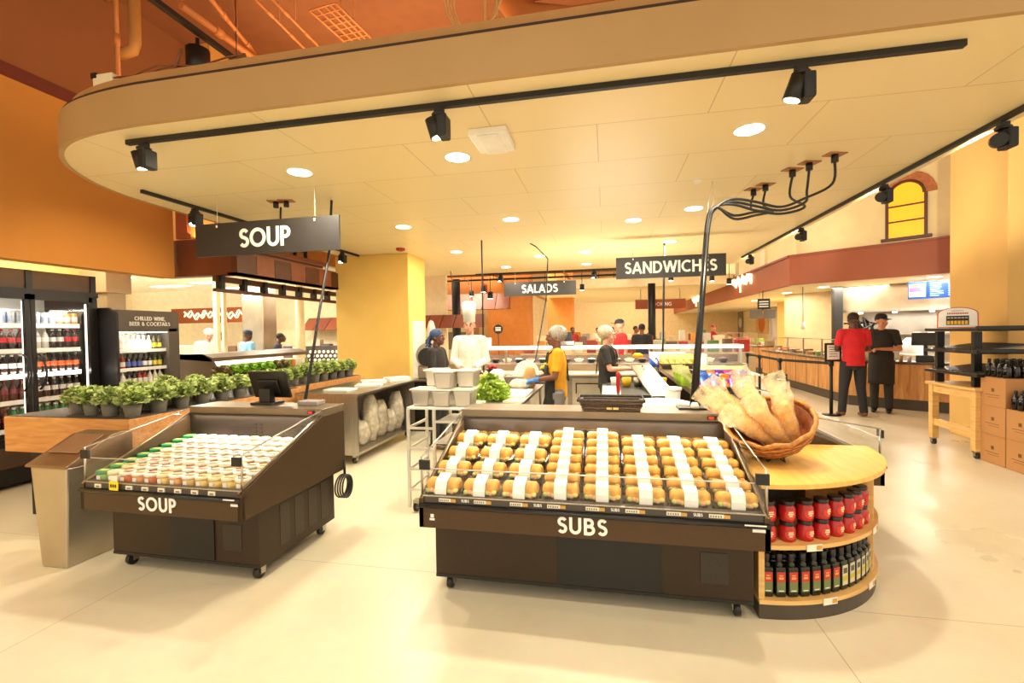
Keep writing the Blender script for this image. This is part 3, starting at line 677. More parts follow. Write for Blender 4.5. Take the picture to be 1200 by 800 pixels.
for k in range(9):
    r = thing('bagged_baguette', 'baguette in a pale paper bag, %s of the wicker basket' % names[k], 'bread', (0, 0, 0), 0, 'bagged baguettes in the basket')
    tx = [.02, .07, .12, -.03, .04, .11, -.06, .02, -.08][k]; ty = [-.05, -.06, -.04, 0, .01, .03, .06, .08, .10][k]
    lean = [-1.0, -.72, -.42, -.88, -.6, -.3, -.75, -.45, -.95][k]; L = [.36, .38, .37, .37, .38, .37, .38, .38, .38][k]
    r.location = (1.02+tx, 3.20+ty, .752+.10+.03*(k // 3)); r.rotation_euler = (.30-.16*(k//3), lean, .12*(k % 3))
    b = MB(); b.tube([(0, 0, .0), (0, 0, .03), (.003, 0, .1), (-.004, 0, .2), (.003, 0, L-.1), (0, 0, L-.05)], [.016, .036, .042, .042, .038, .024], 10, BRD); b.build('baguette', None, r)
    g = MB(); nz = []; n = 16
    for q in range(11):
        z = -.02+(L+.09)*q/10; wx = .052+.006*math.sin(q*1.7+k)+(.012 if q > 7 else 0); wy = (.044 if q < 7 else .03-.006*(q-7)); wx *= .6 if q == 0 else 1
        nz += [(wx*math.cos(2*PI*i/n)+.004*R2.uniform(-1, 1), wy*math.sin(2*PI*i/n)+.004*R2.uniform(-1, 1), z) for i in range(n)]
    fs = [(q*n+i, q*n+(i+1) % n, (q+1)*n+(i+1) % n, (q+1)*n+i) for q in range(10) for i in range(n)]
    g.add(nz, fs, film('bread_film', '#fff0c8', .66), True); g.build('film_bag', None, r)

# ---------------------------------------------------------------- litter bin left of the soup case
bn = thing('litter_bin', 'tall tapered stainless steel litter bin with a sloping brown lid', 'bin', (-3.74, 2.64, 0), 0)
def frustum(x0, x1, y0, y1, z0, X0, X1, Y0, Y1, z1, m=None, mb=None):
    mb = mb or MB(); return mb.add([(x0, y0, z0), (x1, y0, z0), (x1, y1, z0), (x0, y1, z0), (X0, Y0, z1), (X1, Y0, z1), (X1, Y1, z1), (X0, Y1, z1)], [(0, 3, 2, 1), (4, 5, 6, 7), (0, 1, 5, 4), (1, 2, 6, 5), (2, 3, 7, 6), (3, 0, 4, 7)], m)
BINS = mat('bin_stainless', '#b9ad98', .33, .75, (5, .06))
frustum(-.125, .10, -.17, .22, 0, -.18, .145, -.18, .24, .70).build('bin_body', BINS, bn, bevel=.012)
l = MB(); l.prism([(-.20, .70), (.26, .70), (.26, .86), (.20, .88), (.10, .87), (-.20, .715)], -.20, .16, 'x'); l.build('bin_lid', mat('bin_lid_bronze', '#8a6c4c', .35, .6), bn, bevel=.008)
l = MB(); l.prism([(-.09, .778), (.09, .868), (.09, .874), (-.09, .784)], -.15, .11, 'x'); l.build('flap', mat('bin_flap', '#a5876a', .3, .6), bn, bevel=.003)

# ---------------------------------------------------------------- produce planters with potted herbs
def leafball(mb, c, rx, rz, n, m, rg, sz=.03):
    for i in range(n):
        a = rg.uniform(0, 2*PI); u = rg.uniform(-.1, 1); rad = math.sqrt(max(0, 1-u*u))*rg.uniform(.75, 1.05)
        p = Vector((c[0]+rx*rad*math.cos(a), c[1]+rx*rad*math.sin(a), c[2]+rz*u*rg.uniform(.8, 1.1)))
        d = Vector((math.cos(a)+rg.uniform(-.6, .6), math.sin(a)+rg.uniform(-.6, .6), rg.uniform(-.4, .9))).normalized(); s = d.cross(Vector((rg.uniform(-1, 1), rg.uniform(-1, 1), .7))).normalized(); nn = d.cross(s)*.25
        L = sz*rg.uniform(.7, 1.3)
        q = [p-d*L*.6, p+s*L*.45+nn*L*.3, p+d*L*.7, p-s*L*.45+nn*L*.3]
        mb.add([tuple(x) for x in q], [(0, 1, 2), (0, 2, 3)], m, True)
def leafmat(name, c):
    m = mat(name, c, .55, nz=(9, .3)); m.node_tree.nodes['Principled BSDF'].inputs['Subsurface Weight'].default_value = 0; return m
HERB = leafmat('basil_leaf', '#b9c878'); HERBD = leafmat('basil_leaf_dark', '#93aa58'); LET = leafmat('lettuce_green', '#8cc02c'); LETR = leafmat('lettuce_red', '#7d6a36')
SOIL = mat('grey_pot', '#8c847a', .6)
def herb():
    r = thing('potted_herb', 'x', 'potted plant', (0, 0, 0), 0, 'potted basil in clear sleeves')
    MB().lathe([(.052, 0), (.055, .004), (.072, .11), (.066, .11), (.06, .09), (.001, .09)], n=14, m=SOIL).build('pot', None, r)
    g = MB(); rg = random.Random(11); leafball(g, (0, 0, .13), .115, .12, 420, HERB, rg, .036); leafball(g, (0, 0, .12), .09, .08, 130, HERBD, rg, .036); g.build('foliage', None, r)
    g = MB(); g.tube([(0, 0, .012), (0, 0, .12), (0, 0, .20)], [.062, .098, .122], 12, GREYP, caps=False); g.build('sleeve', None, r)
    return r
def plbox(name, label, x0, x1, y0, y1, cut=0):
    r = thing(name, label, 'planter table', (x1, y0, 0))
    w_, l_ = x1-x0, y1-y0; m_ = MB(); poly = [(-w_, 0), (0-cut, 0), (0, cut), (0, l_), (-w_, l_)] if cut else [(-w_, 0), (0, 0), (0, l_), (-w_, l_)]
    m_.prism(poly, .60, .905, 'z'); o = m_.build('wood_skirt', OAK, r, bevel=.004)
    m_ = MB(); m_.prism([(p[0]*.97-.015, p[1]*.97+.02) for p in poly], .905, .912, 'z'); m_.build('deck', mat('planter_deck', '#4a4038', .6), r)
    m_ = MB(); m_.box(-w_+.1, -.1, .12, l_-.1, 0, .60); m_.build('plinth', DARK, r)
    return r
plbox('planter_table', 'oak-sided planter table full of potted basil behind the litter bin', -5.2, -3.85, 3.09, 5.30, .0)
plbox('planter_table', 'farther oak-sided planter table of basil and lettuces in front of the yellow column', -5.9, -3.98, 5.36, 7.0)
hp = herb(); first = True
spots = []
for k in range(9): spots.append((-3.97, 3.22+.235*k, 'right-hand row, %s from the front' % nth(k), 0))
for k in range(5): spots.append((-4.2, 3.22+.29*k, 'second row, %s from the front' % nth(k), 0))
spots += [(-4.42, 3.24, 'left of the front edge beside the drinks cooler', 0), (-4.66, 3.3, 'at the front left corner beside the drinks cooler', 0)]
for k in range(3): spots.append((-4.45, 3.6+.35*k, 'third row, %s from the front' % nth(k), 0))
for k in range(7): spots.append((-4.10, 5.48+.225*k, 'row along the right edge, %s from the front' % nth(k), 1))
for k in range(4): spots.append((-4.32, 6.0+.25*k, 'inner row, %s from the front' % nth(k), 1))
for x, y_, lab, f_ in spots:
    o = hp if first else dup(hp); first = False; o.location = (x, y_, .912); s_ = R.uniform(.92, 1.08); o.scale = (s_, s_, s_); o.rotation_euler = (0, 0, R.uniform(0, 6))
    o['label'] = 'potted basil on the %s planter, %s' % (['nearer', 'farther'][f_], lab)
def lettuce(m, nm):
    r = thing('lettuce', 'x', 'lettuce', (0, 0, 0), 0, 'lettuces on the farther planter')
    MB().lathe([(.08, 0), (.095, .06), (.09, .06), (.001, .05)], n=12, m=BLK).build('tray', None, r)
    g = MB(); leafball(g, (0, 0, .07), .12, .09, 120, m, random.Random(4), .06); g.build('leaves', None, r); return r
lg = lettuce(LET, 'green'); lr = lettuce(LETR, 'red'); lu = set()
for rown in range(2):
    for k in range(8):
        kind = 0 if (k in (2, 3, 4, 5, 6)) else 1
        if rown: kind = 0 if k in (1, 2, 3, 4, 5) else 1
        p = (lg, lr)[kind]; o = p if kind not in lu else dup(p); lu.add(kind)
        o.location = (-4.62-.24*rown-.34*(rown)-.04*k if rown == 0 else -5.25-.02*k, 5.50+.2*k, .912+.0*rown)
        if rown: o.location.z = 1.0
        o['label'] = '%s lettuce, %s row of the farther planter, %s from the left' % (['bright green', 'dark bronze'][kind], ['lower', 'upper'][rown], nth(k))
st_ = thing('lettuce_riser', 'black riser crate under the upper row of lettuces', 'crate', (-5.32, 6.2, .912)); MB().box(-.17, .17, -.8, .8, 0, .088).build('riser', BLK, st_)
# point-of-sale terminal behind the soup case
ps = thing('sales_terminal', 'black touchscreen sales terminal seen from behind on the soup case', 'screen', (-2.78, 3.36, 1.01), 0)
m_ = MB(); m_.T = Matrix.Translation((0, .06, .15)) @ Matrix.Rotation(.35, 4, 'X'); m_.box(-.175, .175, -.012, .012, -.11, .13); m_.box(-.1, .1, -.03, -.012, -.06, .06); m_.build('screen', BLK, ps, bevel=.006)
m_ = MB(); m_.box(-.1, .1, -.06, .1, 0, .02); m_.box(-.05, .05, -.02, .05, .02, .13); m_.build('stand', BLK, ps, bevel=.004)
cb = MB().box(-.09, .09, -.06, .06, 0, .035).build('receipt_printer', mat('grey_box', '#8f8882', .5), None, bevel=.006, loc=(-2.37, 3.38, 1.01)); tag(cb, 'low grey box beside the black sales terminal on the soup case', 'box')
# stainless prep counter with wrapped packages
pc = thing('prep_counter', 'stainless steel mobile counter with wrapped packs, beside the yellow column', 'counter', (-2.93, 5.05, 0))
m_ = MB(); m_.box(-.82, 0.04, -.04, 1.74, .84, .87, STEEL); m_.build('counter_top', STEEL, pc, bevel=.005)
m_ = MB(); m_.box(-.80, 0, 0, .03, .12, .84); m_.build('end_panel', STEEL, pc)
m_ = MB(); m_.box(-.80, 0, 1.67, 1.70, .12, .84); m_.build('end_panel', STEELD, pc)
m_ = MB(); m_.box(-.80, 0, .03, 1.67, .12, .15); m_.build('bottom_shelf', STEEL, pc)
m_ = MB(); m_.box(-.5, -.47, .03, 1.67, .15, .84); m_.build('back_panel', STEELD, pc)
for x in (-.72, -.1):
    for y_ in (.1, 1.6): caster(pc, x, y_)
BAGC = mat('crinkled_clear_bag', '#cfc4b0', .22, .0, (14, .3), bump=.6)
def sack(name, lab, loc, s, cat='bag', m=BAGC, grp=None, seed=1, parent=None):
    rg = random.Random(seed); g = MB(); n = 14; vv = []; L = 8
    for i in range(L+1):
        t_ = i/L; z = t_*s[2]; rr_ = (math.sin(PI*min(1, .12+t_*.8))**.5)
        vv += [(s[0]/2*rr_*math.cos(2*PI*k/n)*(1+.18*rg.uniform(-1, 1)), s[1]/2*rr_*math.sin(2*PI*k/n)*(1+.18*rg.uniform(-1, 1)), z+.02*s[2]*rg.uniform(-1, 1)*(0 < i)) for k in range(n)]
    fs = [(i*n+k, i*n+(k+1) % n, (i+1)*n+(k+1) % n, (i+1)*n+k) for i in range(L) for k in range(n)]+[tuple(range(n))[::-1], tuple(L*n+k for k in range(n))]
    g.add(vv, fs, m, True); o = g.build(name, None, parent, loc=loc); 
    if parent is None: tag(o, lab, cat, grp)
    return o
for i in range(6):
    sack('plastic_sack', 'crumpled clear plastic sack inside the prep counter, %s from the front' % nth(i), (-3.14, 5.22+.26*i, .15), (.24, .24, [.55, .3, .6, .5, .32, .55][i]), seed=i, grp='sacks inside the prep counter')
for i in range(4):
    x, y_ = [(-3.3, 5.3), (-3.15, 5.75), (-3.3, 6.15), (-3.1, 6.5)][i]
    o = MB().box(-.17, .17, -.12, .12, 0, .025+.01*i, PAPER).build('folded_paper', None, None, bevel=.006, loc=(x, y_, .87)); o.rotation_euler = (0, 0, .3*i)
    tag(o, 'white folded paper pack on the stainless counter, %s from the front' % nth(i), 'paper', 'papers on the prep counter')
# ---------------------------------------------------------------- hanging signs
def sign(word, label, x0, x1, y, z0, z1, h, ceil=3.05):
    r = thing('hanging_sign', label, 'sign', ((x0+x1)/2, y, z0)); w_ = (x1-x0)/2
    MB().box(-w_, w_, 0, .02, 0, z1-z0).build('board', SIGNB, r)
    t = MB(); letters(t, word, 0, (z1-z0)/2-h/2, h, SIGNW, y=-.001, center=True, gap=.06); t.build('lettering', SIGNW, r)
    c = MB()
    for s in (-1, 1):
        c.tube([(s*w_*.68, .01, z1-z0-.03), (s*w_*.68, .01, ceil-z0)], .0025, 5, mat('steel_wire', '#d8d0c0', .4)); c.box(s*w_*.68-.008, s*w_*.68+.008, -.006, 0, z1-z0-.045, z1-z0-.02, SIGNW)
    c.build('wire', None, r)
sign('SOUP', 'dark hanging sign reading SOUP', -4.22, -2.55, 4.14, 2.415, 2.755, .2)
sign('SALADS', 'smaller dark hanging sign reading SALADS', -2.36, -.66, 10.8, 2.42, 2.75, .2)
sign('SANDWICHES', 'wide dark hanging sign reading SANDWICHES', .18, 1.88, 7.88, 2.42, 2.77, .195)
# ---------------------------------------------------------------- track lights
def track(name, label, a, b, zc=3.05):
    a, b = Vector(a), Vector(b); d = b-a; r = thing(name, label, 'track light', (a.x, a.y, zc)); L = d.length
    r.rotation_euler = (0, 0, math.atan2(d.y, d.x))
    MB().box(0, L, -.018, .018, -.035, 0).build('rail', DARK, r, bevel=.002); return r
def head(label, x, y, aim, zc=3.015, e=26, s=1., parent=None, group=None, ang=1.1):
    r = thing('spotlight', label, 'spotlight', (x, y, zc), 0, group)
    a = Vector(aim)-Vector((x, y, zc-.14)); a.normalize()
    MB().box(-.03, .03, -.02, .02, -.03, 0).build('adapter', DARK, r); 
    m_ = MB(); m_.tube([(.0, 0, -.03), (.0, 0, -.055)], .05, 12); m_.box(-.005, .06, -.055, .055, -.19, -.05); m_.build('yoke', DARK, r, bevel=.012)
    c = Vector((-.028, 0, -.125)); m_ = MB(); m_.tube([c-a*.065, c+a*.055], [.047*s, .05*s], 16); m_.build('lamp_housing', DARK, r)
    m_ = MB(); m_.tube([c+a*.050, c+a*.058], .04*s, 14); m_.build('lens', EM('spot_lens', '#fff2d0', 14), r)
    d = a.to_track_quat('-Z', 'Y').to_euler()
    light('SPOT', c+a*.075, e, WARM, .03, d, spot=ang, blend=.7, parent=r)
    return r
tr = track('lighting_track', 'long black track near the front edge of the ceiling', (-3.48, 2.85), (1.84, 2.85))
head('leftmost spotlight on the front ceiling track', -3.33, 2.85, (-3.0, 3.3, .7), e=30)
head('middle spotlight on the front ceiling track', -1.03, 2.85, (-.4, 3.2, .7), e=45)
head('rightmost spotlight on the front ceiling track', 1.07, 2.85, (.4, 3.2, .7), e=45)
tr = track('lighting_track', 'black track along the left edge of the ceiling', (-4.5, 3.81), (-4.48, 7.9))
head('spotlight on the left ceiling track above the SOUP sign', -4.5, 4.42, (-4.1, 4.0, .9), e=40)
head('spotlight on the left ceiling track by the yellow column', -4.48, 7.35, (-4.4, 6.9, .9), e=35)
tr = track('lighting_track', 'long black track along the right edge of the ceiling', (2.78, 3.2), (2.76, 10.3))
for k, y in enumerate((3.96, 5.4, 7.44, 9.86)):
    head('spotlight on the right ceiling track, %s from the front' % nth(k), 2.79, y, [(*dg(2.9), 4.4), (*dg(2.2), 4.0), (*dg(1.0), 3.8), (4.55, 13.2, 3.7)][k], e=[420, 190, 120, 100][k], ang=[.75, .9, 1.1, 1.1][k])
tr = track('lighting_track', 'black track along the far edge of the ceiling', (-3.2, 11.3), (.9, 11.3))
for k, x in enumerate((-2.55, -.25, .55)): head('small spotlight on the far ceiling track, %s from the left' % nth(k), x, 11.3, (x, 10.8, .5), e=25)
# big cylinder light on the high track
bt = thing('lighting_track', 'black track hung high under the rust ceiling at upper left', 'track light', (-4.24, 3.6, 4.86)); MB().box(-.03, .03, -1.5, 1.25, -.05, 0).build('rail', DARK, bt)
m_ = MB(); 
for yy in (-1.2, 1.2): m_.tube([(0, yy, 0), (0, yy, .84)], .006, 5)
m_.build('rod', DARK, bt)
cl = thing('cylinder_light', 'black cylinder downlight hanging from the high track at upper left', 'spotlight', (-4.30, 4.32, 4.81)); MB().tube([(0, 0, -.42), (0, 0, -.12)], .115, 20).build('lamp_housing', DARK, cl); MB().tube([(0, 0, -.12), (0, 0, 0)], .02, 8).build('stem', DARK, cl)
MB().tube([(0, 0, -.425), (0, 0, -.42)], .1, 18).build('lens', EM('cyl_lens', '#fff0d8', 1.6), cl)
light('SPOT', (0, 0, -.44), 120, AMBER, .08, (0, 0, 0), spot=1.8, parent=cl)
# ---------------------------------------------------------------- downlights in the ceiling
DL = [(-2.69, 3.75), (-1.2, 3.75), (1.06, 3.75), (-2.72, 6.0), (-1.2, 5.97), (1.07, 6.02), (-2.65, 8.1), (1.07, 8.18), (-1.25, 9.0), (-.36, 8.8), (.38, 6.45), (-2.2, 10.3), (1.1, 10.4), (-.4, 10.4)]
for i, (x, y) in enumerate(DL):
    g = 'recessed downlights of the dropped ceiling'
    rown = 'front row' if y < 4 else 'second row' if y < 7 else 'third row' if y < 9.5 else 'far row'
    same = [j for j, q in enumerate(DL) if ('front row' if q[1] < 4 else 'second row' if q[1] < 7 else 'third row' if q[1] < 9.5 else 'far row') == rown]
    same.sort(key=lambda j: DL[j][0])
    r = thing('ceiling_downlight', 'round recessed downlight, %s, %s from the left' % (rown, nth(same.index(i))), 'ceiling light', (x, y, 3.05), 0, g)
    MB().lathe([(.105, -.004), (.112, -.004), (.112, .0), (.1, .0)], n=24).build('trim_ring', WHITEP, r)
    MB().tube([(0, 0, -.006), (0, 0, -.0045)], .1, 24).build('diffuser', EM('downlight_glow', '#fff4dc', 9), r)
    light('AREA', (0, 0, -.02), 22 if y < 7 else 16, WARM, .16, parent=r)
o = MB(); o.box(-.14, .14, -.18, .18, -.05, 0); o.box(-.08, .08, -.17, .17, -.065, -.05); o = o.build('wireless_unit', WHITEP, None, bevel=.015, loc=(-.82, 3.43, 3.05)); tag(o, 'white square wireless box on the ceiling near the middle spotlight', 'wireless box')
o = MB().lathe([(.03, -.05), (.07, -.035), (.08, 0)], n=20, m=mat('alarm_red', '#b0301c', .5)).build('fire_alarm', None, None, loc=(-3.46, 7.5, 3.05)); tag(o, 'red round fire alarm on the ceiling above the yellow column', 'alarm')
o = MB().lathe([(.02, -.03), (.04, -.012), (.045, 0)], n=16, m=WHITEP).build('sprinkler_cap', None, None, loc=(.9, 4.9, 3.05)); tag(o, 'small white sprinkler cap on the ceiling near the cable outlets', 'sprinkler')
# ---------------------------------------------------------------- power cables and poles
def socket(x, y, lab):
    r = thing('ceiling_outlet', lab, 'outlet', (x, y, 3.05), .3, 'ceiling cable outlets'); MB().box(-.08, .08, -.05, .05, -.008, 0).build('cover_plate', mat('plate_brown', '#a4663c', .5), r); MB().tube([(0, 0, -.07), (0, 0, -.008)], .028, 12).build('plug', DARK, r)
top = [(1.93, 4.45), (1.80, 4.62), (1.72, 4.78)]
for k, (x, y) in enumerate(top): socket(x, y, 'ceiling cable outlet, %s of the close group of three' % nth(k))
for k, (x, y) in enumerate(((1.62, 5.2), (1.55, 5.35))): socket(x, y, 'ceiling cable outlet, %s of the separate pair' % nth(k))
for k, (x, y) in enumerate(((-3.53, 4.5), (-3.4, 4.5))): socket(x, y, 'ceiling cable outlet above the SOUP sign, %s from the left' % nth(k))
pp = thing('cable_pole', 'thick black leaning cable conduit rising from behind the subs case to the ceiling outlets', 'cable', (.61, 3.5, 1.01))
A0 = Vector((.61, 3.5, 1.012)); Bn = at(829, 266, y=4.0)
def L_(p): return p-A0
B2 = at(838, 243, y=4.05)
ends = top+[(1.62, 5.2), (1.55, 5.35)]
for k, (x, y) in enumerate(ends):
    off = Vector((.012*math.cos(k*1.3), .012*math.sin(k*1.3), 0)); e = Vector((x, y, 2.99))
    if k < 3: via = [at(858, 233+3*k, y=4.1), at(885, 236+5*k, y=4.2), at(915, 242+4*k, y=4.3), at(943, 232+5*k, y=4.4), Vector((x-.02, y, 2.8))]
    else: via = [at(860, 240+4*k, y=4.15), at(885, 248+4*(k-3), y=4.4), at(906, 247, y=4.8), Vector((x-.02, y, 2.84))]
    raw = [A0+off, A0.lerp(Bn, .5)+off*.7, Bn+off, B2+off]+via+[e]; sm = []
    for i in range(len(raw)-1):
        a, b, c, d = raw[max(i-1, 0)], raw[i], raw[i+1], raw[min(i+2, len(raw)-1)]
        for q in range(6):
            t_ = q/6; sm.append(.5*((2*b)+(c-a)*t_+(2*a-5*b+4*c-d)*t_*t_+(3*b-a-3*c+d)*t_**3))
    sm.append(raw[-1]); MB().tube([L_(p) for p in sm], .011, 7).build('cable', DARK, pp)
MB().tube([L_(A0), L_(Bn)], [.028, .020], 10).build('conduit_wrap', BLK, pp)
MB().box(-.11, .11, -.07, .07, 0, .012).build('base_plate', BLK, pp); MB().lathe([(.0, .012), (.035, .014), (.02, .05)], (0.0, -.05, 0), n=12, m=WHITEP).build('collar', None, pp)
m_ = MB(); cp = at(835, 212, z=3.05)
for k in range(4): m_.tube([L_(cp), L_((cp+Bn)/2+Vector((.03*math.cos(k*2), .03*math.sin(k*2), 0))), L_(Bn+Vector((.01, .05, .08)))], .002, 4)
m_.build('tie_wire', mat('steel_wire', '#d8d0c0', .4), pp)
def pole(name, label, pts, r_, m=DARK, cat='cable'):
    p0 = Vector(pts[0]); o = MB().tube([Vector(p)-p0 for p in pts], r_, 8).build(name, m, None, loc=p0); tag(o, label, cat); return o
pole('power_pole', 'thin black leaning cable rising from the soup case behind the SOUP sign', [(-2.46, 3.42, 1.01), (-2.62, 3.86, 1.7), (-2.765, 4.3, 2.43), (-2.93, 4.62, 3.05)], .013)
pole('power_cable', 'pair of short cables dropping behind the SOUP sign', [(-3.47, 4.5, 2.98), (-3.46, 4.48, 2.9), (-3.4, 4.4, 2.8), (-3.38, 4.38, 2.6)], .01)
a_ = at(621, 285, z=3.05)
pole('power_cable', 'thin black cable looping down from the ceiling past the SALADS sign to the worktable', [a_, a_+Vector((.1, 0, -.06)), at(642, 303, y=7.4), at(640, 350, y=7.0), at(628, 420, y=6.2), at(612, 455, y=5.5)], .009)
pole('power_pole', 'thin vertical black pole rising left of the SALADS sign', [(-1.93, 7.2, .93), (-1.93, 7.2, 3.05)], .012)
pole('power_pole', 'black vertical pole standing behind the woman in black, under the SANDWICHES sign', [(.95, 8.3, 1.0), (1.0, 8.3, 3.05)], .018)
pole('power_cable', 'grey and black cable hanging behind the tall chef hat', [at(528, 318, z=3.05), at(530, 330, y=8.6), at(548, 328, y=8.5), at(553, 345, y=8.4), at(554, 405, y=8.2)], .01)
# ---------------------------------------------------------------- things under the high ceiling
PIPE = mat('painted_orange_pipe', '#c4763a', .55)
def pipe(label, a, b, r_, m=PIPE, name='ceiling_pipe', grp='pipes under the high ceiling'):
    a, b = Vector(a), Vector(b); n_ = 3; rr_ = thing(name, label, 'pipe', a, 0, grp); o = MB(); o.tube([(0, 0, 0), b-a], r_, 10); o.build('pipe_run', m, rr_)
    for q in (.25, .6):
        p = (b-a)*q; MB().tube([p-(b-a).normalized()*.05, p+(b-a).normalized()*.05], r_*1.35, 10).build('coupling', m, rr_)
    m_ = MB(); p = (b-a)*.4; m_.tube([p, (p.x, p.y, 5.7-a.z)], .006, 5); m_.build('hanger_rod', m, rr_)
def zz(px, py, z): return at(px, py, z=z)
pipe('pale orange pipe just above the high black track', zz(212, 6, 5.1), zz(330, 90, 5.1)+Vector((0, .4, 0)), .04)
pipe('dark orange pipe beside the pale one', zz(240, -10, 5.2), zz(316, 85, 5.2), .025)
pipe('thin red-brown pipe left of the centre of the opening', zz(295, -5, 5.0), zz(368, 68, 5.0), .014)
pipe('thin red-brown pipe at the centre of the opening', zz(315, -5, 5.0), zz(385, 66, 5.0), .014)
pipe('vertical thin conduit near the left wall', zz(139, 95, 4.1), Vector((zz(139, 95, 4.1).x, zz(139, 95, 4.1).y, 5.7)), .018)
el = thing('drain_pipe', 'pale wrapped drain pipe with an elbow near the upper left corner', 'pipe', (0, 0, 0)); a = zz(157, 0, 5.2); b = zz(156, 48, 4.7); b = Vector((a.x, a.y, 4.75))
MB().tube([a+Vector((0, 0, .5)), b, b+Vector((-.03, 0, -.08)), b+Vector((-.2, -.02, -.12))], .055, 10, mat('pipe_wrap_pale', '#b9803f', .6)).build('elbow', None, el)
MB().tube([a+Vector((-.5, .1, .15)), a+Vector((.4, -.1, .2))], .04, 10, mat('pipe_wrap_pale', '#b9803f', .6)).build('cross_pipe', None, el)
tray = thing('cable_tray', 'ladder cable tray running under the high ceiling', 'cable tray', zz(378, 8, 5.1)); t_ = MB(); tv = zz(428, 55, 5.1)-zz(378, 8, 5.1); tn = Vector((tv.y, -tv.x, 0)).normalized()*.17
for s in (-1, -.4, .2, .6, 1): t_.tube([tn*s, tn*s+tv], .014, 6)
for k in range(8): t_.tube([-tn+tv*k/8, tn+tv*k/8], .01, 5)
t_.build('ladder', PIPE, tray); t_ = MB(); t_.tube([tv*.4, tv*.4+Vector((0, 0, .6))], .008, 5); t_.tube([tv*.4+tn, tv*.4+tn+Vector((0, 0, .6))], .008, 5); t_.build('hanger_rod', PIPE, tray)
co = MB(); c0 = zz(554, -6, 4.3)
for k in range(4): co.tube([(c0.x+(.24-.02*k)*math.cos(a_*.4), c0.y+.02*k, c0.z+(.30-.015*k)*math.sin(a_*.4)) for a_ in range(17)], .009, 6)
co.tube([(c0.x+.1, c0.y, c0.z+1.4), (c0.x+.1, c0.y, c0.z-.28)], .014, 6); co.tube([(c0.x+.18, c0.y, c0.z+1.4), (c0.x+.2, c0.y, c0.z-.2)], .01, 6)
tag(co.build('cable_coil', mat('pale_cable', '#d9a562', .6)), 'coil of pale cable hanging above the ceiling edge, top centre', 'cable')
dk = MB(); a = zz(600, 15, 4.4); dk.tube([(a.x-.2, a.y+.6, 5.7), (a.x-.1, a.y+.5, 4.9), (a.x+.1, a.y+.3, 4.5), (a.x+.5, a.y+.3, 4.4), (a.x+1.2, a.y+.3, 4.4)], .16, 14)
tag(dk.build('air_duct', PIPE), 'curved orange air duct above the ceiling edge, right of the cable coil', 'duct')
bm = MB(); bm.box(-.6, 3.4, 4.0, 4.2, 4.9, 5.05); bm.box(-.6, 3.4, 4.0, 4.2, 4.55, 4.62)
for k in range(12): bm.tube([(-.5+.33*k, 4.1, 4.6), (-.5+.33*(k+.5), 4.1, 4.9)], .02, 5); bm.tube([(-.5+.33*(k+.5), 4.1, 4.9), (-.5+.33*(k+1), 4.1, 4.6)], .02, 5)
struct(bm.build('trim_50', mat('rust_truss', '#8a4a26', .6)))
# loose wires on top of the ceiling edge at the far left
lw = MB(); rg = random.Random(2)
for k in range(2):
    lw.tube([(-3.45+.1*k*0+q*.14, 2.74+.03*math.sin(q*1.3+k), 3.45+.012*k+.008*math.sin(q*2+k*2)) for q in range(9)], .006, 5)
lw.tube([(-2.9, 2.72, 3.43), (-2.84, 2.72, 3.56)], .012, 6)
tag(lw.build('loose_wires', mat('wire_brown', '#7a4a26', .6)), 'loose brown wires lying on top of the rounded ceiling edge', 'wire')
sc = thing('security_speaker', 'small pale bracket box at the far left end of the ceiling edge', 'speaker', (-3.62, 2.85, 3.43)); MB().box(-.1, .08, -.05, .05, 0, .11).build('box_body', CREAM, sc, bevel=.01); MB().box(-.11, -.06, -.053, -.04, .08, .12).build('front_lens', DARK, sc)
light('AREA', (-2.6, 5.5, 3.6), 60, AMBER, 2.5, (PI, 0, 0), name='uplight')
light('AREA', (1.5, 5.5, 3.6), 40, AMBER, 2.5, (PI, 0, 0), name='uplight')
light('AREA', (-6.55, 2.6, 2.93), 60, (1, .85, .5), .3, (0, -.15, 0), 4.5, name='cove_light')
light('AREA', (-5.6, 6.9, 3.0), 25, AMBER, .3, (PI, 0, 0), 3, name='cove_light')
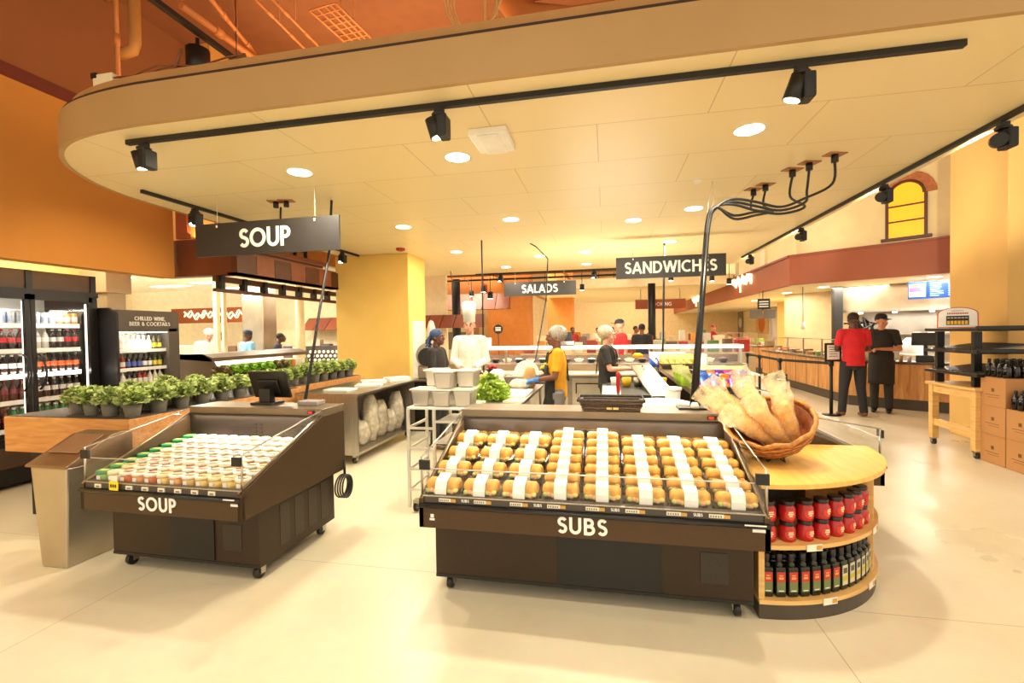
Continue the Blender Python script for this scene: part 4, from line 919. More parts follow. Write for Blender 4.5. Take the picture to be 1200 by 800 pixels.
# ---------------------------------------------------------------- people
def bake(o, mods):
    for kind, kw in mods:
        m = o.modifiers.new(kind.lower(), kind)
        for k, v in kw.items(): setattr(m, k, v)
    dg_ = bpy.context.evaluated_depsgraph_get(); me = bpy.data.meshes.new_from_object(o.evaluated_get(dg_)); o.modifiers.clear(); o.data = me
    for p in me.polygons: p.use_smooth = True
    return o
def V(*a): return Vector(a)
def person(label, loc, rz, H, skin, shirt, pants, arms, hat=None, hair=None, apron=None, gloves=None, sleeve='short', face=0, nod=0, female=False, fine=True, legs=None, collar=False, lean=0, stride=0, beard=False):
    r = thing('person', label, 'person', loc, rz); k = H/1.75; vx = .010 if fine else .016
    SK = mat('skin_'+skin[1:], skin, .5, nz=(12, .08)); sh = .185*k*(.9 if female else 1); sz = 1.43*k; pz = .93*k; LY = -math.sin(lean)
    def tl(p):   # lean forward from the hips
        if p[2] <= pz: return V(*p)
        d = p[2]-pz; return V(p[0], p[1]+LY*d, pz+d*math.cos(lean))
    b = MB(); hc = tl((0, -.015, 1.635*k)); fc = math.radians(face); hd = lambda x, y, z: hc+Matrix.Rotation(fc, 3, 'Z') @ (Matrix.Rotation(nod, 3, 'X') @ V(x*k, y*k, z*k))
    b.T = Matrix.Translation(hc) @ Matrix.Rotation(fc, 4, 'Z') @ Matrix.Rotation(nod, 4, 'X') @ Matrix.Scale(k, 4)
    b.ell((0, .012, .025), .077, .092, .095, None, 14, 10); b.ell((0, -.028, -.05), .056, .062, .062, None, 12, 8); b.ell((0, -.072, -.087), .026, .02, .02, None, 8, 6)
    b.tube([(0, -.088, .02), (0, -.104, -.018)], [.010, .016], 8, round_=True); b.ell((.04, -.066, -.03), .028, .02, .03, None, 8, 6); b.ell((-.04, -.066, -.03), .028, .02, .03, None, 8, 6)
    b.tube([(-.035, -.082, .032), (.035, -.082, .032)], .011, 8, round_=True); b.tube([(-.016, -.089, -.058), (.016, -.089, -.058)], .009, 8, round_=True)
    for s in (-1, 1): b.ell((s*.079, .015, -.005), .011, .02, .032, None, 8, 6)
    b.T = Matrix.Identity(4)
    b.tube([tl((0, .01, 1.56*k)), tl((0, .015, 1.41*k))], [.052*k, .06*k], 12, round_=True)
    b.tube([tl((0, .01, 1.40*k)), tl((0, .01, 1.2*k)), tl((0, .01, 1.0*k)), V(0, 0, .9*k)], [.10*k, .115*k, .11*k, .12*k], 12, round_=True)
    S = [tl((s*sh, .01, sz)) for s in (-1, 1)]
    b.tube([S[0], S[1]], .048*k, 10, round_=True)
    hands = []
    for s, (el, wr) in zip((0, 1), arms):
        e, w_ = V(*el)*k, V(*wr)*k; e += V(0, 0, 0); d = (w_-e).normalized()
        b.tube([S[s], e], [.047*k, .038*k], 10, round_=True); b.tube([e, e.lerp(w_, .35), w_], [.038*k, .037*k, .026*k], 10, round_=True); hands.append((w_, d))
    def hand(mb, w_, d, s, grow=0):
        d = (d+V(0, -.15, -.1)).normalized(); side = d.cross(V(0, 0, 1)); side = side.normalized() if side.length > .1 else V(1, 0, 0); nn = side.cross(d)
        pc = w_+d*.045*k; mb.tube([w_, w_+d*.03*k, w_+d*.085*k], [.026*k+grow, .034*k+grow, .034*k+grow], 10, round_=True, sq=.62)
        for q, L in enumerate((.066, .076, .072, .056)):
            o_ = side*(-.030+.020*q)*k; p0 = w_+d*.085*k+o_; p1 = p0+(d*.75-nn*.35)*L*.55*k; p2 = p1+(d*.4-nn*.9).normalized()*L*.5*k
            mb.tube([p0, p1, p2], [.0095*k+grow, .009*k+grow, .0075*k+grow], 6, round_=True)
        sg = 1 if s == 0 else -1
        p0 = w_+d*.035*k-side*.026*k*sg; p1 = p0+(d*.5-side*.8*sg-nn*.2).normalized()*.035*k; mb.tube([p0, p1, p1+(d*.9-nn*.4).normalized()*.032*k], [.013*k+grow, .0115*k+grow, .009*k+grow], 6, round_=True)
    for s, (w_, d) in enumerate(hands): hand(b, w_, d, s)
    lg = legs or [((-.095, 0, .89), (-.10, -.01+stride, .49), (-.105, .02+stride, .09)), ((.095, 0, .89), (.10, -.01-stride, .49), (.105, .02-stride, .09))]
    LG = [[V(*p)*k for p in l] for l in lg]
    for l in LG: b.tube([l[0], l[0].lerp(l[1], .5), l[1], l[1].lerp(l[2], .35), l[2]], [.082*k, .072*k, .052*k, .052*k, .036*k], 12, round_=True); b.tube([l[2]+V(0, .03, -.04)*k, l[2]+V(0, -.13, -.055)*k], [.036*k, .03*k], 10, round_=True, sq=.8)
    o = b.build('body', SK, r); bake(o, [('REMESH', dict(mode='VOXEL', voxel_size=vx*.9)), ('SMOOTH', dict(factor=.5, iterations=3))])
    # shirt
    c = MB(); ar = .02*k
    c.tube([tl((0, .012, 1.44*k)), tl((0, .012, 1.37*k)), tl((0, .01, 1.2*k)), tl((0, .005, 1.05*k)), V(0, 0, .93*k), V(0, 0, .88*k)], [.08*k, .145*k, .152*k, .142*k, .15*k, .15*k], 20, sq=1) if False else None
    prof = [(.065, .07, 1.475), (.115, .09, 1.455), (.165, .11, 1.40), (.178, .128, 1.30), (.165, .125, 1.18), (.158 if female else .16, .12, 1.06), (.172, .13, .95), (.176, .135, .87)]
    n = 24; vv = []
    for rx, ry, z in prof[::-1]:
        cc = tl((0, .008, z*k))
        vv += [cc+V(rx*k*math.cos(2*PI*q/n)*(.93 if female else 1), ry*k*math.sin(2*PI*q/n), 0) for q in range(n)]
    L = len(prof); c.add(vv, [(i*n+q, i*n+(q+1) % n, (i+1)*n+(q+1) % n, (i+1)*n+q) for i in range(L-1) for q in range(n)]+[tuple(range(n))[::-1], tuple((L-1)*n+q for q in range(n))])
    c.tube([S[0]+V(.0, 0, .0), tl((-.06*k, .012, 1.425*k)), tl((.06*k, .012, 1.425*k)), S[1]], [.066*k, .075*k, .075*k, .066*k], 14, round_=True)
    for s, (el, wr) in zip((0, 1), arms):
        e, w_ = V(*el)*k, V(*wr)*k; sx = S[s]*.94+V(0, 0, 0)
        if sleeve == 'short': c.tube([S[s]-V((1 if s else -1)*.03*k, 0, 0), S[s], S[s].lerp(e, .78)], [.062*k, .066*k, .06*k], 12)
        else: c.tube([S[s]-V((1 if s else -1)*.03*k, 0, 0), S[s], e, e.lerp(w_, .93)], [.062*k, .068*k, .060*k, .047*k], 12, round_=False); c.ell(tuple(e), .061*k, .061*k, .061*k, None, 10, 8)
    o = c.build('shirt', mat('cloth_'+shirt[1:], shirt, .8, nz=(5, .12)), r); bake(o, [('REMESH', dict(mode='VOXEL', voxel_size=vx)), ('SMOOTH', dict(factor=.5, iterations=2))])
    if collar: MB().lathe([(.064, 0), (.07, -.005), (.062, .04), (.056, .04)], tl((0, .012, 1.455*k)), 18, mat('cloth_'+collar[1:], collar, .8), sx=k, sy=k*1.1).build('collar', None, r)
    c = MB()
    c.lathe([(.165*k, 0), (.172*k, -.1*k), (.15*k, -.16*k)], (0, 0, .985*k), 20, None, True, 1, .76)
    for l in LG: c.tube([l[0]+V(0, 0, .05), l[0].lerp(l[1], .4), l[1], l[1].lerp(l[2], .5), l[2]+V(0, 0, -.02)], [.10*k, .094*k, .073*k, .065*k, .062*k], 14)
    o = c.build('trousers', mat('cloth_'+pants[1:], pants, .8, nz=(5, .1)), r); bake(o, [('REMESH', dict(mode='VOXEL', voxel_size=vx)), ('SMOOTH', dict(factor=.5, iterations=2))])
    for l in LG:
        m_ = MB(); a_ = l[2]; m_.tube([a_+V(0, .035, -.035)*k, a_+V(0, -.05, -.05)*k, a_+V(0, -.15, -.058)*k], [.045*k, .045*k, .036*k], 12, round_=True, sq=.8); m_.T = Matrix.Identity(4)
        o = m_.build('shoe', mat('shoe_'+(legs and '6b4228' or '221e1c'), '#6b4228' if legs else '#221e1c', .5), r)
    if apron:
        m_ = MB(); n = 15; top, bot = apron[1], apron[2]; rows = []
        for i in range(9):
            z = (top+(bot-top)*i/8); wd = 1.25 if z < 1.12 else .62-.2*(z-1.12); cc = tl((0, .0, z*k)); cc.z = cc.z if z*k > pz else z*k
            rx, ry = (.188, .148) if z > .8 else (.20, .16)
            rows.append([cc+V(rx*k*math.sin(wd*(2*q/(n-1)-1)), -ry*k*math.cos(wd*(2*q/(n-1)-1))-(.012 if z < .85 else 0), 0) for q in range(n)])
        vv = [p for row in rows for p in row]; vv2 = [p+V(0, .008, 0) for p in vv]; N = len(vv)
        fs = [(i*n+q, (i+1)*n+q, (i+1)*n+q+1, i*n+q+1) for i in range(8) for q in range(n-1)]
        m_.add(vv+vv2, fs+[tuple(N+x for x in f[::-1]) for f in fs]+[(q, q+1, N+q+1, N+q) for q in range(n-1)]+[((8*n)+q+1, 8*n+q, N+8*n+q, N+8*n+q+1) for q in range(n-1)], None, True)
        o = m_.build('apron', mat('apron_'+apron[0][1:], apron[0], .8, nz=(6, .12)), r)
        m_ = MB()
        for s in (-1, 1): m_.tube([tl((s*.10*k, -.125*k, 1.30*k)), tl((s*.09*k, -.10*k, 1.42*k)), tl((s*.06*k, 0, 1.495*k)), tl((s*.03*k, .10*k, 1.44*k)), tl((s*.02*k, .14*k, 1.3*k)), tl((s*.10*k, .145*k, 1.08*k))], .009, 6)
        m_.build('apron_straps', mat('apron_'+apron[0][1:], apron[0], .8), r)
    if gloves:
        for s in gloves[1]:
            m_ = MB(); w_, d = hands[s]; hand(m_, w_, d, s, .0035); m_.tube([w_-d*.05*k, w_+d*.02*k], [.036*k, .033*k], 10)
            o = m_.build('glove', mat('glove_'+gloves[0][1:], gloves[0], .5), r); bake(o, [('REMESH', dict(mode='VOXEL', voxel_size=.005)), ('SMOOTH', dict(factor=.5, iterations=2))])
    hm = MB(); hm.T = Matrix.Translation(hc) @ Matrix.Rotation(fc, 4, 'Z') @ Matrix.Rotation(nod, 4, 'X') @ Matrix.Scale(k, 4)
    fm = MB(); fm.T = hm.T
    for s in (-1, 1): fm.ell((s*.032, -.083, .012), .010, .006, .006, mat('eye_white', '#e8e0d4', .3), 8, 6); fm.ell((s*.032, -.0885, .012), .0055, .003, .0055, mat('iris_dark', '#2a1c14', .3), 8, 6)
    fm.build('eyes', None, r)
    fm = MB(); fm.T = hm.T
    for s in (-1, 1): fm.tube([(s*.018, -.093, .034), (s*.032, -.094, .038), (s*.048, -.084, .033)], .0035, 6, mat('brow', '#3a2a20', .7))
    fm.tube([(-.022, -.0985, -.058), (0, -.1015, -.057), (.022, -.0985, -.058)], .0045, 6, mat('lips_'+skin[1:], '#a04a40', .5)); fm.build('brows_and_lips', None, r)
    if hair:
        h_ = MB(); h_.T = hm.T
        h_.ell((0, .028, .045), .084, .092, .088, None, 16, 10); 
        if hair[1] == 'bun': h_.ell((0, .13, .0), .04, .04, .045, None, 10, 8)
        o = h_.build('hair', mat('hair_'+hair[0][1:], hair[0], .7, nz=(30, .2)), r)
    if hat:
        kind, col = hat[0], hat[1]; HM = mat('hat_'+col[1:], col, .75, nz=(8, .05))
        if kind == 'toque':
            hm.lathe([(.088, 0), (.089, .07), (.092, .07), (.1, .2), (.108, .25), (.1, .28), (.07, .30), (.001, .29)], (0, .01, .055), 24, HM); hm.build('chef_hat', None, r)
        elif kind == 'cap':
            hm.lathe([(.086, 0), (.087, .02), (.078, .06), (.045, .085), (.001, .09)], (0, .014, .05), 20, HM, True, 1, 1.1)
            hm.prism([(-.06, -.06), (.06, -.06), (.062, -.12), (.04, -.16), (0, -.172), (-.04, -.16), (-.062, -.12)], .05, .058, 'z', HM); hm.build('cap', None, r)
        elif kind == 'net':
            hm.ell((0, .05, .03), .105, .125, .112, clear('hairnet_gauze', (.92, .9, .86), .6, .5), 18, 12)
            hm.build('hairnet', None, r)
            h_ = MB(); h_.T = hm.T; h_.ell((0, .048, .03), .098, .115, .104, mat('netted_hair_'+col[1:], col, .8, nz=(60, .35), bump=.4), 18, 12); h_.build('hair', None, r)
        elif kind == 'skull':
            hm.lathe([(.088, 0), (.09, .03), (.085, .075), (.05, .10), (.001, .105)], (0, .012, .035), 20, HM, True, 1, 1.08); hm.build('skull_cap', None, r)
        elif kind == 'scarf':
            hm.ell((0, .03, .045), .092, .104, .092, HM, 16, 10)
            for q in range(12): hm.tube([(.03*math.sin(q*1.9), .11, .03), (.05*math.sin(q*1.3), .16+.01*(q % 3), -.01*q), (.06*math.sin(q*1.9), .15+.02*math.cos(q), -.10-.012*(q % 4))], [.02, .017, .012], 6, HM, round_=True)
            hm.build('head_scarf', None, r)
    return r
rest = [((-.23, .03, 1.14), (-.24, -.04, .90)), ((.23, .03, 1.14), (.24, -.04, .90))]
fwd = [((-.23, -.04, 1.14), (-.11, -.27, 1.10)), ((.23, -.04, 1.14), (.11, -.27, 1.10))]
low = [((-.24, -.02, 1.13), (-.08, -.24, 1.03)), ((.24, -.02, 1.13), (.08, -.24, 1.03))]
p = person('chef in a white double-breasted coat and tall white hat, standing behind the worktable', (-2.02, 6.75, 0), .15, 1.80, '#c98a6c', '#dcd6c8', '#3a3a3a', low, ('toque', '#f6f3ea'), None, None, None, 'long', 0, .1, collar='#dcd6c8')
for s in (-1, 1):
    for q in range(4): MB().ell((s*.05, -.136+.004*q, 1.12+.085*q), .009, .006, .009, mat('coat_button', '#b8b0a0', .4), 8, 6).build('button', None, p)
person('woman in a black T-shirt with a blue patterned head scarf, turned towards the chef', (-2.27, 6.02, 0), 1.45, 1.62, '#6b4330', '#2b2724', '#2a2a2e', fwd, ('scarf', '#34486e'), None, None, ('#3f6fc0', [0, 1]), face=0, female=True)
person('woman in a yellow T-shirt, black apron and hairnet, working at the table with blue gloves', (-.58, 5.45, 0), -1.35, 1.62, '#7a4a32', '#f0a81c', '#8a8580', fwd, ('net', '#a5968a'), None, ('#26221f', 1.28, .62), ('#3f7fd0', [0, 1]), female=True, nod=.15)
person('woman in a black shirt and pale hairnet lifting a tray lid', (.02, 6.35, 0), 1.35, 1.62, '#e0a68a', '#2c2826', '#26221f', [((-.22, -.08, 1.16), (-.06, -.36, 1.16)), ((.22, -.08, 1.16), (.10, -.38, 1.14))], ('net', '#c9b48c'), None, ('#26221f', 1.22, .6), None, female=True, nod=.2)
person('customer in a red shirt and black cap behind the deli case', (.27, 9.5, 0), -1.2, 1.78, '#d08a6c', '#c41e24', '#33302e', rest, ('cap', '#1c1a1a'), ('#8a7a6a', ''), face=0)
wide = [((-.095, 0, .89), (-.115, -.01, .49), (-.15, .02, .09)), ((.095, 0, .89), (.13, -.03, .49), (.17, .0, .09))]
person('man in a bright red polo shirt seen from behind at the order counter', (4.24, 9.12, 0), PI-.05, 1.80, '#5a3826', '#d2202c', '#26262c', [((-.235, -.02, 1.15), (-.14, -.24, 1.10)), ((.235, -.02, 1.15), (.14, -.24, 1.10))], None, ('#241a16', ''), legs=wide, nod=.35, collar='#d2202c')
person('man in a black uniform, apron and cap talking beside the man in red', (4.93, 9.62, 0), -.55, 1.78, '#c98a66', '#2a2624', '#2e2b28', [((-.25, -.02, 1.14), (-.18, -.25, 1.14)), ((.26, -.05, 1.14), (.0, -.28, 1.15))], ('cap', '#161414'), ('#2a201a', ''), ('#26221e', 1.08, .52), None, face=50, nod=.15)
person('distant worker in a dark red shirt reaching over the far counter', (4.8, 22.6, 0), 1.5, 1.72, '#c98a66', '#a8242c', '#3a3634', [((-.2, -.2, 1.25), (-.12, -.5, 1.35)), ((.2, -.2, 1.25), (.12, -.5, 1.35))], ('skull', '#b03030'), None, fine=False)
person('distant shopper in a black top walking away beyond the deli case', (.9, 12.2, 0), PI, 1.72, '#7a4a32', '#1e1c1c', '#2a2826', rest, None, ('#1c1613', ''), fine=False)
person('butcher in white with a white cap bending over a bench behind the herbs', (-8.8, 8.85, 0), .9, 1.80, '#c9a08a', '#f0ece4', '#e8e4dc', low, ('skull', '#f2e8e4'), None, None, None, 'long', lean=.45, nod=.4, fine=False)
person('worker in a light blue shirt and dark cap seen from behind in the left kitchen', (-8.05, 9.2, 0), PI-.3, 1.70, '#5a3826', '#7fb6dc', '#2a2a30', rest, ('skull', '#2c3850'), None, fine=False, nod=.2)
person('worker in a dark jacket bending beside the one in light blue', (-7.75, 9.6, 0), PI-.9, 1.66, '#5a3826', '#3a3a44', '#2a2a30', rest, None, ('#1c1613', ''), fine=False, lean=.3)
person('dark-haired worker facing the steel column in the left kitchen', (-9.2, 9.6, 0), PI, 1.70, '#8a5a3c', '#8a7a6a', '#2a2a30', rest, None, ('#1c1613', ''), fine=False)
for q, (x, y, c, rz_) in enumerate([(-1.2, 17.2, '#b8382c', .4), (.3, 19.5, '#2a2a2e', 2.2), (1.0, 16.2, '#c8682c', 1.2), (-.4, 23, '#d8d0c4', 0), (1.9, 21, '#34343c', 1)]):
    person('distant shopper in %s far beyond the deli case, %s from the left' % (['a red top', 'black', 'an orange top', 'a pale top', 'a dark top'][q], ['first', 'third', 'fourth', 'second', 'fifth'][q]), (x, y, 0), rz_, 1.7, '#8a5a3c', c, '#2e2c30', rest, None, ('#2a1c14', ''), fine=False)
# ---------------------------------------------------------------- service island
WIRE = mat('white_cart_frame', '#e4ddce', .4)
ct = thing('utility_cart', 'white frame utility cart behind the left end of the subs case', 'cart', (-1.72, 3.78, 0))
m_ = MB(); m_.box(0, .60, 0, .45, .915, .935); m_.build('cart_top', WHITEP, ct, bevel=.004)
m_ = MB()
for x in (.01, .25, .59):
    for y in (.01, .44): m_.box(x-.012, x+.012, y-.012, y+.012, .05, .915)
for z in (.2, .38, .56, .74): m_.box(0, .25, 0, .02, z, z+.02); m_.box(0, .02, 0, .45, z, z+.02); m_.box(.25, .6, 0, .02, z+.06, z+.08)
m_.build('cart_frame', WIRE, ct)
for z in (.2, .38, .56, .74): MB().box(.26, .58, .02, .43, z+.06, z+.07).build('shelf', WHITEP, ct)
for x in (.05, .55): caster(ct, x, .06); 
for x in (.05, .55): caster(ct, x, .39)
TUB = mat('steel_tub', '#cfc8bb', .3, .7, (4, .1))
def pan(): 
    r = thing('food_pan', 'x', 'container', (0, 0, 0), 0, 'lidded food pans stacked on the cart')
    frustum(-.07, .07, -.09, .09, 0, -.085, .085, -.105, .105, .14).build('pan_body', TUB, r, bevel=.012)
    MB().box(-.095, .095, -.115, .115, .14, .155).build('lid', mat('pan_lid', '#e8e0cf', .35), r, bevel=.005); return r
pn = pan(); fst = True
for x, y, z, lab in ((-1.61, 3.92, .935, 'lower left of the stack'), (-1.41, 3.90, .935, 'lower middle of the stack'), (-1.22, 3.92, .935, 'lower right of the stack'), (-1.55, 4.1, 1.095, 'upper left, at the back'), (-1.40, 3.93, 1.09, 'on top in the middle'), (-1.23, 4.05, 1.09, 'on top at the right')):
    o = pn if fst else dup(pn); fst = False; o.location = (x, y, z) if z < 1 else (x, y, 1.0905); o['label'] = 'lidded grey food pan on the white cart, '+lab
# worktable with lettuce
wt = thing('work_table', 'stainless worktable with lettuce and a white cutting board behind the subs case', 'table', (-1.45, 4.32, 0))
MB().box(0, .66, 0, 1.6, .865, .90).build('table_top', STEEL, wt, bevel=.005)
for x in (.04, .62):
    for y in (.04, 1.56): MB().tube([(x, y, 0), (x, y, .865)], .02, 10).build('leg', STEELD, wt)
MB().box(.03, .63, .03, 1.57, .25, .27).build('undershelf', STEELD, wt)
o = MB().box(-.16, .16, -.30, .30, 0, .02).build('cutting_board', WHITEP, None, bevel=.005, loc=(-.98, 4.95, .90)); tag(o, 'white cutting board on the worktable in front of the woman in yellow', 'cutting board')
o = MB().box(-.10, .10, -.12, .12, 0, .012).build('paper_sheet', mat('cream_paper', '#efe2ba', .7), None, loc=(-.88, 4.46, .90)); tag(o, 'small cream paper sheet on the front right corner of the worktable', 'paper')
rg = random.Random(9)
g0 = thing('lettuce', 'pale green lettuce, front right of the pile on the worktable', 'lettuce', (-1.07, 4.50, .90), 0, 'lettuces on the worktable'); g_ = MB(); leafball(g_, (0, 0, .03), .095, .13, 260, leafmat('lettuce_pale', '#bcd65a'), rg, .055); g_.ell((0, 0, .065), .075, .075, .062, leafmat('lettuce_core', '#d5e28a'), 12, 8); g_.build('leaves', None, g0)
for x, y, z, l_ in ((-1.22, 4.48, .90, 'front left of the pile'), (-1.30, 4.68, .90, 'back left of the pile'), (-1.1, 4.72, .90, 'back right of the pile'), (-1.17, 4.6, .985, 'on top of the pile')): dup(g0, (x, y, z), R.uniform(0, 6), 'pale green lettuce, %s on the worktable' % l_)
fp = frustum(-.09, .09, -.12, .12, 0, -.11, .11, -.14, .14, .14).build('open_food_pan', TUB, None, bevel=.01, loc=(-1.32, 4.42-.02, .90)); fp.location = (-1.36, 4.47, .90); tag(fp, 'grey metal food pan left of the lettuces on the worktable', 'container'); fp.scale = (.8, .8, 1)
sack('bread_bag', 'tan paper bread bag standing before the woman in yellow', (-.90, 5.50, .90), (.15, .12, .26), m=mat('tan_paper', '#d9a86a', .6, nz=(8, .15)), seed=3)
for k, (x, y, s_) in enumerate(((-1.0, 5.35, (.26, .2, .12)), (-1.22, 5.2, (.22, .24, .10)))):
    sack('plastic_sack', 'pale crumpled plastic food bag behind the lettuces, %s' % ['in the middle', 'at the left'][k], (x, y, .90), s_, seed=20+k, m=mat('pale_bag', '#d8cfbc', .3, nz=(10, .2), bump=.4), grp='plastic bags on the worktable')
wp_ = thing('steel_food_pan', 'steel food pan with a white spoon behind the lettuces on the worktable', 'container', (-1.06, 5.62, .90)); frustum(-.14, .14, -.10, .10, 0, -.17, .17, -.13, .13, .14).build('pan_body', STEEL, wp_, bevel=.01); MB().tube([(-.02, 0, .12), (-.22, .02, .20)], .008, 6, WHITEP).build('spoon', None, wp_)
pl_ = MB().tube([(0, 0, .16), (0, .02, .16)], .16, 24, WHITEP); pl_ = pl_.build('white_platter', None, None, loc=(-1.0, 5.82, .90)); pl_.rotation_euler = (-.25, 0, .1); tag(pl_, 'round white platter standing upright left of the woman in yellow', 'platter')
wh_ = MB().lathe([(.02, 0), (.13, .05), (.12, .06), (.001, .04)], n=20, m=WHITEP); wh_ = wh_.build('white_bowl', None, None, loc=(-1.32, 5.75, .90)); tag(wh_, 'wide white bowl at the back left of the worktable', 'bowl')

# second table where the chef works
ct2 = thing('work_table', 'low steel bench between the chef and the woman with the blue scarf', 'table', (-2.35, 6.25, 0)); MB().box(0, 1.0, 0, .3, .86, .89).build('table_top', WHITEP, ct2, bevel=.004)
for x in (.04, .96): MB().box(x-.02, x+.02, .02, .28, 0, .86).build('leg', STEELD, ct2)
mk = lambda l_, x, y, z, s_, m, nm='bread_loaf', cat='bread': tag(MB().tube([(-s_, 0, s_*.45), (-s_*.4, 0, s_*.5), (s_*.4, 0, s_*.5), (s_, 0, s_*.45)], [s_*.2, s_*.5, s_*.5, s_*.2], 10).build(nm, m, None, loc=(x, y, z)), l_, cat)
mk('orange bread loaf on the bench under the blue gloves', -1.98, 6.36, .89, .1, BRD); mk('second orange loaf on the bench beside the chef', -1.72, 6.38, .89, .09, BRD)
sack('white_parcel', 'crumpled white plastic parcel right of the chef', (-1.52, 6.4, .89), (.22, .2, .16), m=WHITEP, seed=7)
# equipment left of the chef
sl = thing('slicing_machine', 'grey slicing machine with a rounded steel housing beside the yellow column', 'machine', (-3.05, 7.1, 0))
MB().box(-.1, .75, -.1, .45, 0, .80).build('cabinet', DARK, sl); MB().box(-.12, .77, -.12, .47, .80, .83).build('worktop', STEEL, sl, bevel=.004)
MB().box(.0, .42, .05, .38, .83, 1.05).build('machine_body', STEEL, sl, bevel=.03)
MB().tube([(.2, .0, 1.22), (.2, .30, 1.22)], .2, 24).build('round_hopper', mat('hopper_steel', '#a9a297', .35, .8), sl, bevel=.01); MB().tube([(.2, -.01, 1.19), (.2, -.03, 1.19)], .15, 24).build('blade_guard', DARK, sl)
MB().box(-.1, .05, .1, .3, .83, 1.78).build('tower', WHITEP, sl, bevel=.02); MB().tube([(.2, .2, 1.38), (.2, .2, 1.66), (.2, .2, 1.74)], [.11, .07, .05], 14, round_=True).build('stuffer', mat('stuffer_grey', '#c9b8b0', .4), sl)
# sandwich station right
wt = thing('work_table', 'stainless sandwich station behind the right end of the subs case', 'table', (-.05, 3.75, 0))
MB().box(0, .72, 0, 2.25, .86, .90).build('table_top', STEEL, wt, bevel=.005); MB().box(.03, .69, .03, 2.2, .08, .86).build('cabinet', STEELD, wt)
MB().box(.05, .68, 1.0, 2.1, .90, .93).build('pan_rail', DARK, wt)
for k in range(5):
    fx, fy = .15+.13*k, 1.75; tag(MB().tube([(0, 0, 0), (0, 0, .10)], [.045, .055], 14).build('condiment_cup', [WHITEP, mat('mustard', '#e6b422', .5), STEEL][k % 3], None, loc=(-.05+fx, 3.75+fy, .93)), 'small condiment cup on the sandwich station, %s from the left' % nth(k), 'cup', 'condiment cups on the sandwich station')
o = frustum(-.085, .085, -.14, .14, 0, -.085, .085, -.14, .14, .016).build('cutting_board', WHITEP, None, bevel=.003, loc=(.05, 4.55, .96)); o.rotation_euler = (.38, 0, 0); o.location.z = .965; tag(o, 'white board leaning behind the black wicker basket', 'cutting board')
kn = thing('bread_knife', 'upright knife with a red handle behind the black wicker basket', 'knife', (.10, 4.1, .90)); MB().box(-.012, .012, -.003, .003, 0, .16).build('blade', STEEL, kn); MB().tube([(0, 0, .15), (0, 0, .20), (0, 0, .26), (0, 0, .30)], [.016, .018, .017, .021], 10, round_=True).build('handle', RED, kn)
WB = mat('woven_black', '#3a3028', .6, nz=(70, .5), bump=.6)
def wbasket(label, loc, w_, d_, h_, rz=0, cat='basket'):
    r = thing('wicker_basket', label, cat, loc, rz); m_ = MB(); t_ = .015
    a, b = w_/2*.86, w_/2; c, d = d_/2*.86, d_/2
    for L_k in range(int(h_/.018)):
        q = L_k/(h_/.018); X = a+(b-a)*q; Y = c+(d-c)*q; z = .01+L_k*.018
        pts = []
        for (x0, y0), (x1, y1) in (((-X, -Y), (X, -Y)), ((X, -Y), (X, Y)), ((X, Y), (-X, Y)), ((-X, Y), (-X, -Y))):
            N = int(max(abs(x1-x0), abs(y1-y0))/.03)+1
            for i in range(N):
                s = .004*(-1)**(i+L_k); pts.append((x0+(x1-x0)*i/N+(s if x0 == x1 else 0), y0+(y1-y0)*i/N+(s if y0 == y1 else 0), z))
        pts.append(pts[0]); m_.tube(pts, .0095, 5, [WB, mat('woven_brown', '#5a483a', .6)][L_k % 2])
    m_.box(-a, a, -c, c, 0, .012, WB); m_.build('woven_sides', WB, r)
    m_ = MB(); X, Y = b+.006, d+.006; m_.tube([(-X, -Y, h_), (X, -Y, h_), (X, Y, h_), (-X, Y, h_), (-X, -Y, h_)], .012, 6); m_.build('rim', WB, r); return r
wbk = wbasket('low black wicker basket on top of the subs case', (.03, 3.40, 1.01), .44, .24, .08)
t_ = MB(); 
for q in range(2): t_.box(-.03+.045*q, .005+.045*q, -.135, -.13, .02, .035, mat('gold_tag', '#d8c070', .5))
t_.build('name_tag', None, wbk)
o = sack('paper_wrap', 'crumpled sheet of white deli paper beside the pole on the sandwich station', (.45, 4.0, .90), (.5, .4, .10), m=PAPER, seed=12)
bu = thing('plastic_bucket', 'white plastic bucket beside the thick black cable conduit', 'bucket', (.565, 4.22, .90)); MB().lathe([(.055, 0), (.07, .17), (.064, .17), (.05, .01), (.001, .01)], n=20, m=WHITEP).build('pail', None, bu); MB().lathe([(.068, .15), (.078, .152), (.078, .175), (.068, .175)], n=20, m=WHITEP).build('rim', None, bu)
ld = thing('tray_lid', 'long slanted steel tray lid held by the woman in black', 'tray', (0, 0, 0)); a = Vector((.42, 6.02, 1.13)); b = Vector((.56, 4.75, .92)); d = (b-a); s_ = d.cross(Vector((0, 0, 1))).normalized()*.12; u_ = s_.cross(d).normalized()*.01
m_ = MB(); m_.add([tuple(p+q+w2) for w2 in (u_*0, u_) for p, q in ((a, s_), (b, s_), (b, -s_), (a, -s_))], [(0, 1, 2, 3), (7, 6, 5, 4), (0, 4, 5, 1), (1, 5, 6, 2), (2, 6, 7, 3), (3, 7, 4, 0)]); m_.build('lid_plate', STEEL, ld)
m_ = MB(); m_.tube([a+s_, b+s_], .009, 6); m_.tube([a-s_, b-s_], .009, 6); m_.tube([a*.9+b*.1+u_*1, a*.9+b*.1+u_*4, a*.8+b*.2+u_*4, a*.8+b*.2+u_*1], .006, 6); m_.build('lid_edge', STEEL, ld)
mk('yellow pepper held up by the woman in black', .42, 6.45, 1.22, .07, mat('pepper_yellow', '#f2c21a', .3), 'yellow_pepper', 'vegetable').location.z = 1.20
